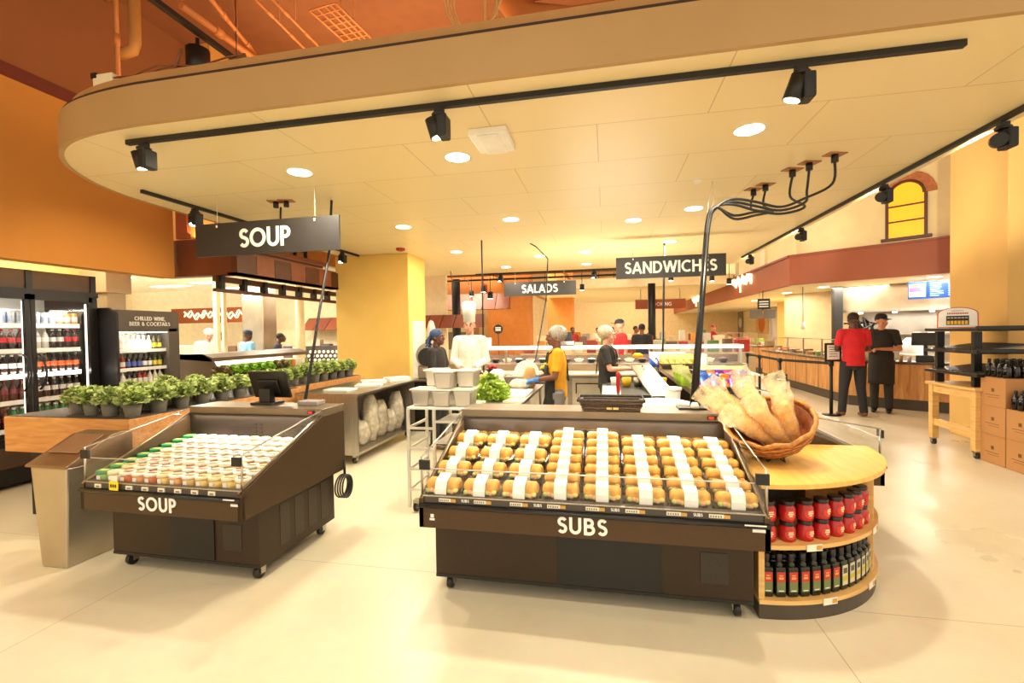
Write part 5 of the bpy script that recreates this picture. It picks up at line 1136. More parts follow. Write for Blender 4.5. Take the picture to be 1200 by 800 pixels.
# chip baskets on the right-hand cases
CH = [mat('foil_purple', '#7a2f9a', .25, .2, (18, .4)), mat('foil_blue', '#2f5fb8', .25, .2, (18, .4)), mat('foil_pink', '#d0357a', .25, .2, (18, .4)), mat('foil_orange', '#e8742a', .25, .2, (18, .4)), mat('foil_green', '#a8c83a', .3, .1, (18, .3)), mat('foil_gold', '#e8a83a', .25, .2, (18, .3)), mat('foil_white_blue', '#3a6ad0', .3, .1, (25, .5))]
def chipbag(label, loc, m1, m2, rot, grp, s_=1):
    r = thing('chip_bag', label, 'bag of chips', loc, 0, grp); r.rotation_euler = rot; w_, h_, t_ = .075*s_, .2*s_, .028*s_; nx, nz = 8, 10
    fr, bk_ = [], []
    for j in range(nz+1):
        for i in range(nx+1):
            u_, v_ = i/nx*2-1, j/nz*2-1; tk = t_*((1-u_**2)*(1-v_**4))**.5
            x = u_*w_*(1-.06*abs(v_)); z = h_/2+v_*h_/2; fr.append((x, -tk, z)); bk_.append((x, tk, z))
    fs = [(j*(nx+1)+i, j*(nx+1)+i+1, (j+1)*(nx+1)+i+1, (j+1)*(nx+1)+i) for j in range(nz) for i in range(nx)]; N = len(fr); m_ = MB()
    lowf = [f for k_, f in enumerate(fs) if (k_ // nx) < 6 and (k_ % nx + k_//nx) % 9 < 6]; hi = [f for f in fs if f not in lowf]
    m_.add(fr+bk_, lowf, m1, True)
    o_ = len(m_.v)-2*N
    for f in hi: m_.f.append(tuple(o_+x for x in f)); m_.m.append(m_.mi(m2)); m_.s.append(True)
    for f in fs: m_.f.append(tuple(o_+N+x for x in f[::-1])); m_.m.append(0); m_.s.append(True)
    m_.build('foil_pouch', None, r)
    m_ = MB(); m_.box(-w_*.95, w_*.95, -.002, .002, h_-.008, h_+.004, m2); m_.box(-w_*.95, w_*.95, -.002, .002, -.006, .006, m1); m_.build('crimped_seal', None, r)
    return r
wbasket('black wicker basket of colourful chip bags, nearest on the right-hand cases', (1.02, 4.42, 1.01), .46, .30, .06)
bn_ = ['at the left', 'second from the left', 'third from the left', 'fourth from the left', 'at the right']
for row in range(3):
    for k in range(5):
        cs = [(CH[0], CH[1]), (CH[2], CH[1]), (CH[0], CH[3]), (CH[2], CH[0]), (CH[1], CH[2])][(k+row) % 5]
        if row == 2: cs = (CH[4], mat('foil_pale_green', '#d8dc9a', .3))
        chipbag('%s chip bag, %s row of the nearer basket, %s' % (['purple and pink', 'purple and blue', 'light green'][row], ['front', 'middle', 'back'][row], bn_[k]), (.86+.078*k, 4.30+.10*row, 1.025+.012*row), cs[0], cs[1], (-.75+.15*row, 0, R.uniform(-.12, .12)), 'chip bags in the nearer basket')
for k in range(3): chipbag('light green chip bag leaning against the cable conduit side, %s' % ['lowest', 'middle', 'highest'][k], (.80-.01*k, 4.9+.12*k, 1.012), CH[4], mat('foil_pale_green', '#d8dc9a', .3), (-.4, 0, .5), 'green chip bags beside the nearer basket')
wbasket('black wicker basket of golden chip bags, farther along the right-hand cases', (1.0, 7.05, 1.01), .46, .30, .07)
for row in range(2):
    for k in range(5): chipbag('golden chip bag, %s row of the farther basket, %s' % (['front', 'back'][row], bn_[k]), (.84+.08*k, 6.98+.11*row, 1.025), CH[5], mat('foil_light_gold', '#f2cf7a', .3), (-.35, 0, R.uniform(-.3, .3)), 'chip bags in the farther basket')
for k in range(5): chipbag('blue and white chip bag behind the farther basket, %s' % bn_[k], (.72+.09*k, 7.26, 1.02), CH[6], mat('foil_white', '#e8e8f0', .3), (-.1, 0, R.uniform(-.3, .3)), 'blue chip bags behind the farther basket', 1.1)
ped = thing('end_cabinet', 'bronze cabinet continuing the right-hand cases at the far end', 'counter', (.78, 7.38, 0)); MB().box(0, 1.0, 0, .28, 0, .98).build('cabinet', CASEB, ped); MB().box(-.02, 1.02, -.0, .30, .98, 1.01).build('worktop', STEEL, ped)
tubj = MB(); tubj.lathe([(.06, 0), (.07, .12), (.05, .16), (.052, .2), (.045, .215)], n=16, m=WHITEP); tag(tubj.build('plastic_jar', None, None, loc=(1.36, 6.98, 1.01)), 'white plastic jar right of the golden chip bags', 'jar')
tubj = MB(); tubj.lathe([(.035, 0), (.05, .05), (.03, .1), (.001, .11)], n=12, m=mat('pale_garlic', '#ead9b8', .5)); tag(tubj.build('plastic_jar', None, None, loc=(1.2, 5.4, 1.01)), 'small pale jar between the two chip baskets', 'jar')
# trays inside the right-hand cases
for k in range(9):
    y = 3.80+.2*k; r = thing('food_tray', 'white wrapped food tray in the nearer right-hand case, %s from the camera end' % nth(k), 'tray', (1.52, y, .70), 0, 'food trays in the right-hand case')
    MB().box(-.15, .15, -.08, .08, 0, .035).build('tray', [WHITEP, BLK][k % 3 == 1], r, bevel=.008); MB().box(-.1, .1, -.055, .055, .035, .045).build('film', PAPER, r, bevel=.004); r.rotation_euler = (0, .17, 0)

# deli case row across the back of the island
dc = thing('deli_case', 'long stainless deli case with glass shelves running across behind the staff', 'deli case', (-2.9, 7.95, 0))
L = 5.2
m_ = MB(); m_.box(0, L, .1, 1.0, .08, .84, STEELD)
for k in range(7): m_.box(.1+.74*k, .76+.74*k, .085, .1, .16, .76, mat('door_steel', '#c9c0b0', .35, .6)); m_.box(.16+.74*k, .70+.74*k, .075, .085, .66, .68, DARK); m_.box(.16+.74*k, .18+.74*k, .075, .085, .5, .68, DARK)
m_.build('cabinet', None, dc); MB().box(-.02, L+.02, -.25, .5, .84, .87).build('worktop', mat('bright_worktop', '#e2d8c4', .3, .4), dc, bevel=.004)
MB().box(0, L, .35, 1.05, .94, .99).build('upper_deck', STEEL, dc); MB().box(0, L, .32, .36, .87, .99).build('kick_strip', mat('bronze_strip', '#9a846a', .4, .5), dc)
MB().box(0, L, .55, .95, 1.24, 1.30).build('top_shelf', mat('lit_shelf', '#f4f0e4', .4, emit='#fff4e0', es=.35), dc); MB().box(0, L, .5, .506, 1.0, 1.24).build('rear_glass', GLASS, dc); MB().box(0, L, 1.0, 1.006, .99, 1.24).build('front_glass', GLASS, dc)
for k in range(6): MB().box(.02+k*1.02, .06+k*1.02, .52, .56, .99, 1.24).build('glass_post', STEEL, dc)
MB().box(0, L, .92, .96, .99, 1.12).build('display_back', mat('dark_display', '#5a4636', .6), dc)
light('AREA', (-.3, 8.72, 1.22), 18, WHITE, 5, (0, 0, 0), .2, name='case_light'); light('AREA', (.1, 8.5, 1.33), 28, WHITE, 1.6, (PI, 0, 0), .3, name='ceiling_fill_light')  # second area light is added above the shelf to brighten the ceiling
fc_ = [('#c23a22', 'tomato_salad'), ('#e8d9a0', 'potato_salad'), ('#8fae3a', 'green_salad'), ('#7a3a22', 'olives'), ('#e8a84a', 'cheese'), ('#efe4cf', 'cauliflower')]
for k in range(22):
    c_, nm = fc_[k % 6]; r = thing('salad_bowl', 'small bowl of %s inside the deli case, number from the left: %s' % (nm.replace('_', ' '), str(k+1)), 'bowl', (-2.75+.226*k, 8.62, .99), 0, 'bowls in the deli case')
    r['label'] = 'bowl of %s in the deli case, %s' % (nm.replace('_', ' '), ['far left', 'left part', 'centre', 'right part'][k//6]); MB().lathe([(.05, 0), (.09, .07), (.08, .07), (.001, .05)], n=14, m=[WHITEP, BLK][k % 2]).build('bowl', None, r); MB().ell((0, 0, .06), .075, .075, .03, mat('food_'+nm, c_, .6, nz=(40, .3)), 12, 6).build('salad', None, r)
bl = thing('produce_bowl', 'dark bowl of lemons beside the woman in yellow', 'bowl', (-.98, 7.92, .87)); MB().lathe([(.08, 0), (.14, .07), (.13, .07), (.001, .03)], n=16, m=BLK).build('bowl', None, bl)
lm = None
for k in range(9):
    a = k*2.4; rr_ = .018*k**.9
    if lm is None: lm = thing('lemon', 'lemon', 'lemon', (0, 0, 0), 0, 'lemons in the dark bowl'); MB().tube([(-.04, 0, 0), (-.02, 0, 0), (.02, 0, 0), (.04, 0, 0)], [.012, .034, .034, .012], 12, round_=True).build('fruit', mat('lemon_yellow', '#f2d028', .4), lm); o = lm
    else: o = dup(lm)
    o.location = (-.98+.085*math.cos(a)*(k > 0)*(.6 if k > 5 else 1), 7.92+.085*math.sin(a)*(k > 0)*(.6 if k > 5 else 1), .96+(.06 if k > 5 or k == 0 else 0)); o.rotation_euler = (0, .2, a); o['label'] = 'lemon piled in the dark bowl beside the woman in yellow'
bl = thing('produce_bowl', 'dark bowl of tomatoes right of the chef', 'bowl', (-1.95, 7.85, .87)); MB().lathe([(.07, 0), (.12, .07), (.11, .07), (.001, .03)], n=16, m=BLK).build('bowl', None, bl)
for k in range(6): tag(MB().ell((0, 0, 0), .035, .035, .03, RED, 10, 8).build('tomato', None, None, loc=(-1.95+.06*math.cos(k*1.05), 7.85+.06*math.sin(k*1.05), .96+.02*(k % 2))), 'tomato piled in the dark bowl right of the chef', 'tomato', 'tomatoes in the dark bowl')
rs = thing('round_sign', 'round black sign on a thin stand in front of the orange column', 'sign', (-2.24, 9.6, 0)); MB().tube([(0, 0, 0), (0, 0, 1.56)], .01, 8).build('stand', DARK, rs); MB().tube([(0, -.012, 1.64), (0, .012, 1.64)], .1, 24).build('disc', DARK, rs)
t_ = MB(); 
for q in range(3): t_.box(-.06, .06, -.016, -.0125, 1.605+.03*q, 1.62+.03*q, SIGNW)
t_.build('lettering', None, rs); MB().lathe([(.12, 0), (.12, .015), (.02, .02)], n=20, m=DARK).build('foot', None, rs)
sc_ = thing('deli_scale', 'dark deli scale on the upper shelf of the deli case, left of the yellow-shirted woman', 'scale', (-.72, 8.7, 1.30)); MB().box(-.14, .14, -.1, .1, 0, .09).build('scale_body', mat('scale_grey', '#6e6660', .4), sc_, bevel=.01); MB().box(-.04, .1, -.02, .02, .09, .26).build('display', BLK, sc_, bevel=.006)
sc_ = thing('white_box', 'white box on the upper shelf of the deli case near the orange column', 'box', (-2.3, 8.7, 1.30)); MB().box(-.11, .11, -.1, .1, 0, .17).build('carton', WHITEP, sc_, bevel=.008)
# ---------------------------------------------------------------- right side: counter, queue posts, kitchen
SLAT = brickmat('counter_planks', '#c98a4c', '#dba464', '#8a5a30', .11, 4, .004, .5, 0, rot=(PI/2, 0, PI/2))
SLAT = woodmat('counter_wood', '#b87a42', '#dca766', .5, (9, 9, .8), 2.2)
TOPM = mat('dark_stone_top', '#5a4636', .25, nz=(20, .2))
def counter(name, label, pts, z=.9, depth=.75, toe=.2):
    r = thing(name, label, 'counter', (0, 0, 0)); P_ = [Vector(p) for p in pts]
    def outline(o):
        res = []
        for i in range(len(P_)):
            a = P_[max(i-1, 0)]; b = P_[min(i+1, len(P_)-1)]; t_ = (b-a).normalized(); res.append((P_[i].x+t_.y*o, P_[i].y-t_.x*o))
        return res
    f = outline(0); b = outline(-depth) if True else None
    MB().prism(outline(.03)+outline(-depth)[::-1], z-.045, z, 'z').build('worktop', TOPM, r)
    MB().prism(f+b[::-1], toe, z-.045, 'z').build('wood_front', SLAT, r)
    MB().prism(outline(-.04)+b[::-1], 0, toe, 'z').build('toe_kick', mat('toe_kick', '#4a3f34', .5), r)
    k = MB()
    for i in range(len(P_)-1):
        n = int((P_[i+1]-P_[i]).length/.6)
        for q in range(n+1):
            p = P_[i].lerp(P_[i+1], q/max(n, 1)); k.box(p.x-.006, p.x+.006, p.y-.006, p.y+.006, toe, z-.05)
    k.build('panel_joints', mat('joint_dark', '#6a4426', .6), r); return r
# front runs far to near; the service side is to the right
counter('service_counter', 'long wood-fronted service counter beside the two talking men', [(4.75, 15.6), (4.75, 10.45), (6.8, 8.9)], .9)
counter('service_counter', 'farther wood-fronted service counter with glass guards', [(5.15, 30), (5.15, 17.3)], .95)
g = thing('sneeze_guard', 'glass guards above the near service counter', 'glass guard', (4.95, 11.0, .9)); m_ = MB(); m_.box(0, .01, 0, 4.2, .05, .38, GLASS); m_.box(0, .32, 0, 4.2, .38, .39, GLASS); m_.build('glass_panel', GLASS, g)
m_ = MB(); 
for k in range(5): m_.box(-.01, .015, 1.04*k, 1.04*k+.02, 0, .4)
m_.box(0, .02, 0, 4.2, .385, .4); m_.build('guard_frame', STEEL, g)
g = thing('sneeze_guard', 'glass guards above the far service counter', 'glass guard', (5.35, 18.0, .95)); m_ = MB(); m_.box(0, .01, 0, 9, .05, .42, GLASS); m_.build('glass_panel', GLASS, g); m_ = MB()
for k in range(9): m_.box(-.01, .02, 1.1*k, 1.1*k+.03, 0, .45)
m_.box(0, .03, 0, 9, .42, .45); m_.build('guard_frame', STEEL, g)
rgx = random.Random(21)
fm_ = [STEEL, WHITEP, mat('food_red', '#b8402a', .5), mat('food_green', '#7a9a3a', .5), mat('food_tan', '#c9985a', .5), BLK]
for k in range(26):
    y = 10.9+.175*k; m_ = MB()
    if k % 3: m_.lathe([(.05, 0), (.08, .06), (.07, .06), (.001, .04)], n=12, m=fm_[k % 6])
    else: m_.box(-.1, .1, -.07, .07, 0, .06+.05*rgx.random(), fm_[(k//3) % 6])
    tag(m_.build('food_dish', None, None, loc=(5.2+.12*rgx.uniform(-1, 1), y, .9)), 'small food dish behind the glass of the near counter, %s stretch' % ['nearest', 'middle', 'farthest'][k//9], 'dish', 'dishes on the near counter')
for k in range(24):
    m_ = MB(); m_.box(-.12, .12, -.14, .14, 0, .08+.18*rgx.random(), fm_[k % 5])
    tag(m_.build('food_dish', None, None, loc=(5.65, 17.8+.37*k, .95)), 'food dish behind the glass of the far counter, %s stretch' % ['nearest', 'middle', 'farthest'][k//8], 'dish', 'dishes on the far counter')
# queue posts
def post(px, py, nm): 
    p = at(px, py, z=.95); r = thing('queue_post', nm, 'queue post', (p.x, p.y, 0)); MB().tube([(0, 0, .012), (0, 0, .90)], .028, 14).build('post', DARK, r); MB().tube([(0, 0, .88), (0, 0, .96)], .042, 14).build('belt_head', DARK, r); MB().lathe([(.15, 0), (.15, .012), (.05, .022), (.03, .03)], n=24, m=DARK).build('foot', None, r); return p, r
P1, r1_ = post(974, 424, 'black queue post with a framed notice in front of the man in red'); P2, r2_ = post(914, 420, 'black queue post behind the bread basket, second from the right'); P3, r3_ = post(890, 416, 'black queue post, right one of the close pair'); P4, r4_ = post(876, 414, 'black queue post, left one of the close pair')
for a, b, l_ in ((P1, P2, 'belt between the notice post and the next post'), (P2, P3, 'belt between the second post and the close pair'), (P3, P4, 'short belt joining the close pair of posts')):
    d = b-a; r = thing('queue_belt', 'black '+l_, 'queue belt', a, math.atan2(d.y, d.x)); MB().box(.03, d.length-.03, -.003, .003, -.05, 0).build('belt', DARK, r)
fn = thing('notice_frame', 'small framed white notice on top of the nearest queue post', 'notice', (P1.x+.02, P1.y-.02, .96), .25); m_ = MB(); m_.box(-.15, .15, -.008, .008, 0, .33, DARK); m_.box(-.115, .115, -.0095, -.008, .035, .295, PAPER)
for q in range(5): m_.box(-.08+.01*(q % 2), .08-.01*(q % 3), -.0105, -.0095, .09+.04*q, .10+.04*q, mat('notice_ink', '#5a4a3c', .6))
m_.build('frame', None, fn)
for k, (px, py) in enumerate(((825, 401), (836, 401), (851, 402), (866, 411))[:3]): post(px, py, 'distant black queue post near the worker in dark red, %s from the left' % nth(k))
pcard = thing('card_holder', 'small dark card in a holder behind the tall bread bags', 'sign', (1.36, 4.02, 1.01)); m_ = MB(); m_.box(-.045, .045, -.004, .004, .05, .2, DARK)
for q in range(4): m_.box(-.03, .03, -.006, -.004, .08+.025*q, .088+.025*q, SIGNW)
m_.box(-.006, .006, -.004, .004, 0, .05, WHITEP); m_.build('card', None, pcard)
# register, box and cups near the talking men
def on_diag(t_, o, z): x, y = (Vector((4.75, 10.45))+Vector((.797, -.603))*t_+Vector((.603, .797))*o); return (x, y, z)
rg_ = thing('cash_register', 'black cash register terminal behind the man in black on the counter', 'register', on_diag(1.15, .3, .9), -.65); MB().box(-.13, .13, -.1, .1, 0, .12).build('register_base', BLK, rg_, bevel=.01); MB().box(-.03, .03, -.02, .04, .12, .34).build('neck', BLK, rg_)
m_ = MB(); m_.T = Matrix.Translation((0, -.02, .42)) @ Matrix.Rotation(-.2, 4, 'X'); m_.box(-.2, .2, -.02, .02, -.12, .12); m_.build('screen', BLK, rg_, bevel=.008)
for k in range(5): tag(MB().lathe([(.028, 0), (.035, .09+.02*(k % 2)), (.001, .09)], n=12, m=[WHITEP, mat('kraft_cup', '#c99a5a', .6)][k % 2]).build('paper_cup', None, None, loc=on_diag(.45+.12*k, .2, .9)), 'small paper cup on the counter near the man in black, %s from the left' % nth(k), 'cup', 'cups beside the register')
kb = thing('gas_grill', 'black kitchen machine with red trim behind the glass left of the man in red', 'machine', (5.62, 11.7, .9)); MB().box(-.25, .25, -.5, .5, 0, .25).build('machine_base', STEELD, kb); MB().box(-.25, .25, -.5, .4, .25, .52).build('machine_body', mat('machine_red', '#b02a22', .4, nz=(12, .4)), kb)
m_ = MB(); rgk = random.Random(3)
for q in range(14): m_.tube([(rgk.uniform(-.2, .2), -.5+q*.07, .52), (rgk.uniform(-.2, .2), -.5+q*.07+.1, .62+.25*rgk.random()), (rgk.uniform(-.2, .2), -.4+q*.07, .75)], .025, 6)
m_.build('hanging_tools', BLK, kb)
bx = MB().box(-.2, .2, -.35, .35, 0, .16).build('steel_bin', mat('steel_tub', '#cfc8bb', .3, .7), None, bevel=.01, loc=(5.05, 10.95, .9)); tag(bx, 'low grey metal bin on the counter left of the man in red', 'container')
# kitchen behind the diagonal opening
def kd(t_, o): p = K+D2*t_+N2*o; return p
def dbox(mb, t0, t1, o0, o1, z0, z1, m=None):
    q = [kd(t0, o0), kd(t1, o0), kd(t1, o1), kd(t0, o1)]; return mb.prism([(p.x, p.y) for p in q], z0, z1, 'z', m)
HOOD = mat('hood_steel', '#a08c74', .35, .7, (3, .15))
struct(dbox(MB(), -1.2, 7, 3.2, 3.3, 0, 2.6).build('wall_kitchen_right', mat('kitchen_tile', '#d9bf92', .5)))
h_ = thing('extractor_hood', 'long steel extractor hood over the kitchen behind the two men', 'hood', (0, 0, 0)); dbox(MB(), .6, 6.5, 1.9, 3.18, 1.98, 2.58).build('hood_body', HOOD, h_); dbox(MB(), .6, 6.5, 1.8, 1.9, 1.93, 2.0).build('hood_lip', STEEL, h_)
for k in range(8): m_ = MB(); p = kd(.9+.7*k, 2.4); m_.tube([(p.x, p.y, 1.90), (p.x, p.y, 1.98)], .05, 10); m_.build('hood_lamp', EM('hood_lamp', '#fff0d0', 4), h_)
light('AREA', (*kd(3, 2.2), 1.9), 60, WHITE, 4, (0, 0, math.atan2(D2.y, D2.x)), .4, name='hood_light')
gr = thing('kitchen_line', 'stainless cooking line under the extractor hood', 'kitchen counter', (0, 0, 0)); dbox(MB(), .6, 6.5, 2.2, 3.18, 0, .92).build('cook_bench', STEEL, gr); dbox(MB(), .6, 6.5, 2.9, 3.18, .92, 1.95).build('steel_splashback', STEELD, gr); dbox(MB(), .6, 6.5, 2.5, 2.9, 1.35, 1.38).build('wall_shelf', STEEL, gr)
for k in range(12): 
    p = kd(2.0+.28*k, 2.65); m_ = MB(); m_.tube([(0, 0, .0), (0, 0, .02), (.0, 0, .03)], [.06, .11, .11], 14); m_.box(-.1, .1, -.01, .01, .03, .09); tag(m_.build('steel_pan', STEEL, None, loc=(p.x, p.y, 1.38)), 'steel pan on the kitchen shelf, %s from the left' % nth(k), 'pan', 'pans on the kitchen shelf')
fl = thing('flour_bin', 'rounded pale bin in the kitchen between the man in black and the register', 'bin', (*kd(2.1, 1.3), 0)); MB().lathe([(.2, 0), (.22, .9), (.2, 1.2), (.1, 1.3), (.001, 1.3)], n=20, m=mat('pale_blue_bin', '#cfd2d4', .4)).build('bin_body', None, fl); MB().lathe([(.225, .9), (.23, .9), (.23, .94), (.225, .94)], n=20, m=WHITEP).build('rim', None, fl)
bp_ = thing('bowl_of_greens', 'pale bowl of greens on a stand behind the man in black', 'bowl', (*kd(1.5, 1.2), 0)); MB().box(-.2, .2, -.2, .2, 0, 1.3).build('stand', STEEL, bp_); MB().lathe([(.07, 1.3), (.15, 1.38), (.14, 1.38), (.001, 1.33)], n=16, m=WHITEP).build('bowl', None, bp_); m_ = MB(); leafball(m_, (0, 0, 1.36), .12, .1, 60, LET, random.Random(1), .05); m_.build('greens', None, bp_)
# blue menu screens
BL = mat('screen_blue', '#0c2c66', .3, emit='#1f4f9e', es=.4); BLD = mat('screen_navy', '#173a78', .3, emit='#163a78', es=.5); TX = EM('screen_text', '#7fa8d8', .25)
a0 = Vector((6.67, 12.0)); b0 = Vector((7.64, 10.8)); dd = (b0-a0); 
for k, (s0, s1, l_) in enumerate(((0, .22, 'left menu screen with a pink and green circle design'), (.225, .62, 'middle blue menu screen with white text columns'), (.64, 1.3, 'right blue menu screen with white text, partly behind the pillar'))):
    p = a0+dd*s0; w_ = dd.length*(s1-s0); r = thing('menu_screen', l_+' above the kitchen', 'screen', (p.x, p.y, 2.16), math.atan2(dd.y, dd.x)); MB().box(0, w_, 0, .05, 0, .38, BL if k else BLD).build('display', None, r)
    m_ = MB(); rq = random.Random(k)
    if k == 0: m_.box(.02, w_-.02, -.004, 0, .05, .33, EM('menu_pale', '#c8c098', .2)); m_.box(.03, w_*.7, -.006, -.004, .16, .26, EM('menu_pink', '#c04a80', .25)); m_.box(.05, w_*.8, -.006, -.004, .28, .32, EM('menu_green', '#6f983a', .25))
    else:
        for c_ in range(2 if k == 1 else 3):
            for q in range(7 if k == 1 else 6):
                x0 = .05+c_*w_/(2 if k == 1 else 3); m_.box(x0, x0+w_/(2 if k == 1 else 3)*rq.uniform(.45, .8), -.004, 0, .05+.045*q, .065+.045*q, TX)
    m_.build('menu_text', None, r)
for k, (px, py) in enumerate(((965, 336), (1095, 324), (922, 343), (885, 352))):
    p = at(px, py, z=2.6); r = thing('ceiling_downlight', 'recessed downlight under the terracotta fascia, %s' % ['left of the men', 'above the menu screens', 'near the kink', 'farther back'][k], 'ceiling light', (p.x, p.y, 2.6), 0, 'downlights under the fascia'); MB().tube([(0, 0, -.01), (0, 0, 0)], .12, 20).build('diffuser', EM('downlight_glow', '#fff4dc', 9), r); MB().lathe([(.12, -.008), (.14, -.004), (.14, 0)], n=20, m=WHITEP).build('trim_ring', None, r); light('AREA', (0, 0, -.03), 14, WARM, .2, parent=r)
# script sign on the fascia
for (px, py, sc_, l_) in ((870, 332, .30, 'near'), (817, 352, .3, 'far')):
    p = at(px, py, x=4.39); r = thing('fascia_sign', 'glowing cream cursive sign on the terracotta fascia, the %s one' % l_, 'sign', (4.385, p.y, p.z-.14), -PI/2); m_ = MB(); GL = EM('sign_glow', '#ffe2a0', 2.5)
    for w2_ in (0, .14): m_.tube([(-1.1+.055*q, -.02, .2+w2_*.4+.10*math.sin(q*1.45+w2_*9)+.06*math.sin(q*.63)) for q in range(40)], .026, 6)
    m_.tube([(-.2, -.02, .1), (-.15, -.02, -.14)], .022, 6); m_.build('script_lettering', GL, r)
# order-here board and posters at the back of the right side
for (px0, py0, px1, py1, x_, c_, l_) in ((861, 373, 888, 362, 8.2, None, ''),):
    pass
ob = thing('order_sign', 'small black sign with white words hung below the fascia', 'sign', tuple(at(895, 356, y=13.5)), -.15); m_ = MB(); m_.box(-.15, .15, -.01, .01, -.14, .14, DARK)
for q in range(3): m_.box(-.11, .11, -.013, -.01, -.085+.065*q, -.055+.065*q, SIGNW)
m_.build('board', None, ob); MB().tube([(-.1, 0, .14), (-.1, 0, 2.6-at(895, 356, y=13.5).z)], .004, 5).build('wire', DARK, ob)
mm = thing('tilted_monitor', 'grey tilted monitor pair below the small black sign', 'screen', tuple(at(894, 368, y=13.9)), -.2); m_ = MB(); m_.T = Matrix.Rotation(.3, 4, 'X'); m_.box(-.33, -.01, -.02, .02, -.12, .12); m_.box(.01, .3, -.02, .02, -.12, .12); m_.build('monitors', mat('monitor_grey', '#7a746e', .4), mm); MB().tube([(0, 0, .1), (0, 0, 2.6-at(894, 368, y=13.9).z)], .012, 6).build('rod', DARK, mm)
for k, (px, py, w_, h_, c_, l_) in enumerate(((893, 378, .5, .5, '#e0b070', 'food poster with a round dish behind the near counter'), (843, 368, .9, .95, '#5a4a42', 'dark poster with a ring design behind the far counter'), (868, 378, .25, 1.1, '#8a7a6a', 'narrow patterned banner between the two posters'))):
    p = at(px, py, x=8.28); r = thing('wall_poster', l_, 'poster', (8.27, p.y, p.z), -PI/2); m_ = MB(); s_ = (p.y/14); m_.box(-w_*s_, w_*s_, -.015, 0, -h_*s_*.6, h_*s_*.6, mat('poster_%d' % k, c_, .6)); m_.tube([(0, -.016, 0), (0, -.022, 0)], w_*s_*.55, 20, mat('poster_art_%d' % k, ['#d8742a', '#b8a48a', '#d8cdb8'][k], .6)); m_.build('poster_sheet', None, r)
struct(MB().box(6.9, 7.0, 15.8, 20.8, 0, 2.6).build('wall_yellow', YEL)); 
for k in range(5): struct(MB().box(8.0, 8.3, 12.3+3.1*k, 12.7+3.1*k, 0, 2.6).build('trim_%d' % (60+k), mat('grey_pilaster', '#a89a8c', .6)))
hl = thing('pendant_lamp', 'dark pendant cord with a pale socket in front of the yellow wall', 'lamp', tuple(at(941, 382, y=13))); MB().tube([(0, 0, 0), (0, 0, 2.6-at(941, 382, y=13).z)], .01, 6).build('cord', DARK, hl); MB().tube([(0, 0, -.08), (0, 0, .1)], .05, 12).build('socket', WHITEP, hl)
struct(MB().box(5.75, 5.95, 13.3, 13.45, 0, 2.6).build('trim_70', DARK))
# wooden table with black warming racks
tb = thing('display_table', 'pale wooden rolling table carrying the black warming shelves', 'table', (4.22, 6.35, 0))
MB().box(-.03, .66, -.03, .83, .80, .835).build('table_top', MAPLE, tb, bevel=.004)
for x, y in ((0, 0), (0, .73), (.55, 0), (.55, .73)): MB().box(x, x+.075, y, y+.075, .09, .80).build('leg', MAPLE, tb)
for q_ in ((.01, .04, .07, .73, .70, .80), (.07, .55, .01, .04, .70, .80), (.02, .05, .07, .73, .26, .35)): MB().box(*q_).build('rail', MAPLE, tb)
for x in (.04, .59):
    for y in (.04, .77): caster(tb, x, y)
MB().box(.45, .5, .1, .7, .12, .7).build('dark_back', mat('dark_brown_panel', '#4a3526', .6), tb)
rk = thing('warming_shelves', 'tiered black heated shelves with dark trays on the wooden table', 'warming shelf', (4.22, 6.35, .835))
for y in (.1, .72): MB().box(.05, .13, y, y+.05, 0, .66).build('upright', DARK, rk)
for k, z in enumerate((.13, .40, .665)):
    m_ = MB(); m_.box(-.03, .72, -.06, .84, z, z+.035); m_.build('shelf', DARK, rk, bevel=.006)
    m_ = MB(); m_.prism([(-.02, -.10), (.05, -.16), (2.2, -1.0), (2.2, -.9), (.1, -.06), (-.02, -.02)], z+.02, z+.06, 'z') if k else m_.box(0, .02, 0, .02, z, z+.02); m_.build('side_arm', DARK, rk, bevel=.004)
    if k < 2:
        m_ = MB(); m_.T = Matrix.Translation((.28, .38, z+.07)) @ Matrix.Rotation(-.12, 4, 'Y')
        m_.box(-.3, .3, -.4, .4, -.02, .0, mat('tray_grey', '#8f8378', .3, .5)); 
        for q in range(14): m_.box(-.27, .27, -.37+.055*q, -.345+.055*q, 0, .012, mat('tray_dark', '#4a4038', .4))
        m_.build('slatted_tray', None, rk)
tp = thing('topper_sign', 'arched white sign with yellow pictures on top of the black shelves', 'sign', (at(1122, 385, y=6.85).x, 6.85, 1.54), -.5)
tp.scale = (.80, .9, .90)
ap = [(-.24, 0), (.24, 0), (.235, .2)]+[(.235*math.cos(math.radians(a)), .2+.09*math.sin(math.radians(a))) for a in range(15, 180, 15)]+[(-.235, .2)]
sf = 1.0; m_ = MB(); m_.prism(ap, 0, .02, 'y', mat('sign_red_edge', '#c8502c', .5)); m_.prism([(x*.94, .012+z*.92) for x, z in ap], -.003, 0, 'y', WHITEP); m_.build('board', None, tp)
m_ = MB(); m_.box(-.13, .13, -.006, -.003, .04, .17, DARK)
for q in range(6): m_.box(-.12+.041*q, -.088+.041*q, -.008, -.006, .05, .10, mat('picture_yellow', '#f0b820', .5)); m_.box(-.12+.041*q, -.088+.041*q, -.008, -.006, .13, .15, mat('picture_grey', '#a89a8c', .5))
m_.build('picture_panel', None, tp); m_ = MB()
for q in range(12): m_.box(-.12+.0205*q, -.106+.0205*q, -.006, -.003, .19, .215, mat('sign_word_red', '#c8502c', .5))
m_.box(-.07, .07, -.006, -.003, .235, .242, mat('sign_word_grey', '#8a8a80', .5)); m_.build('lettering', None, tp)
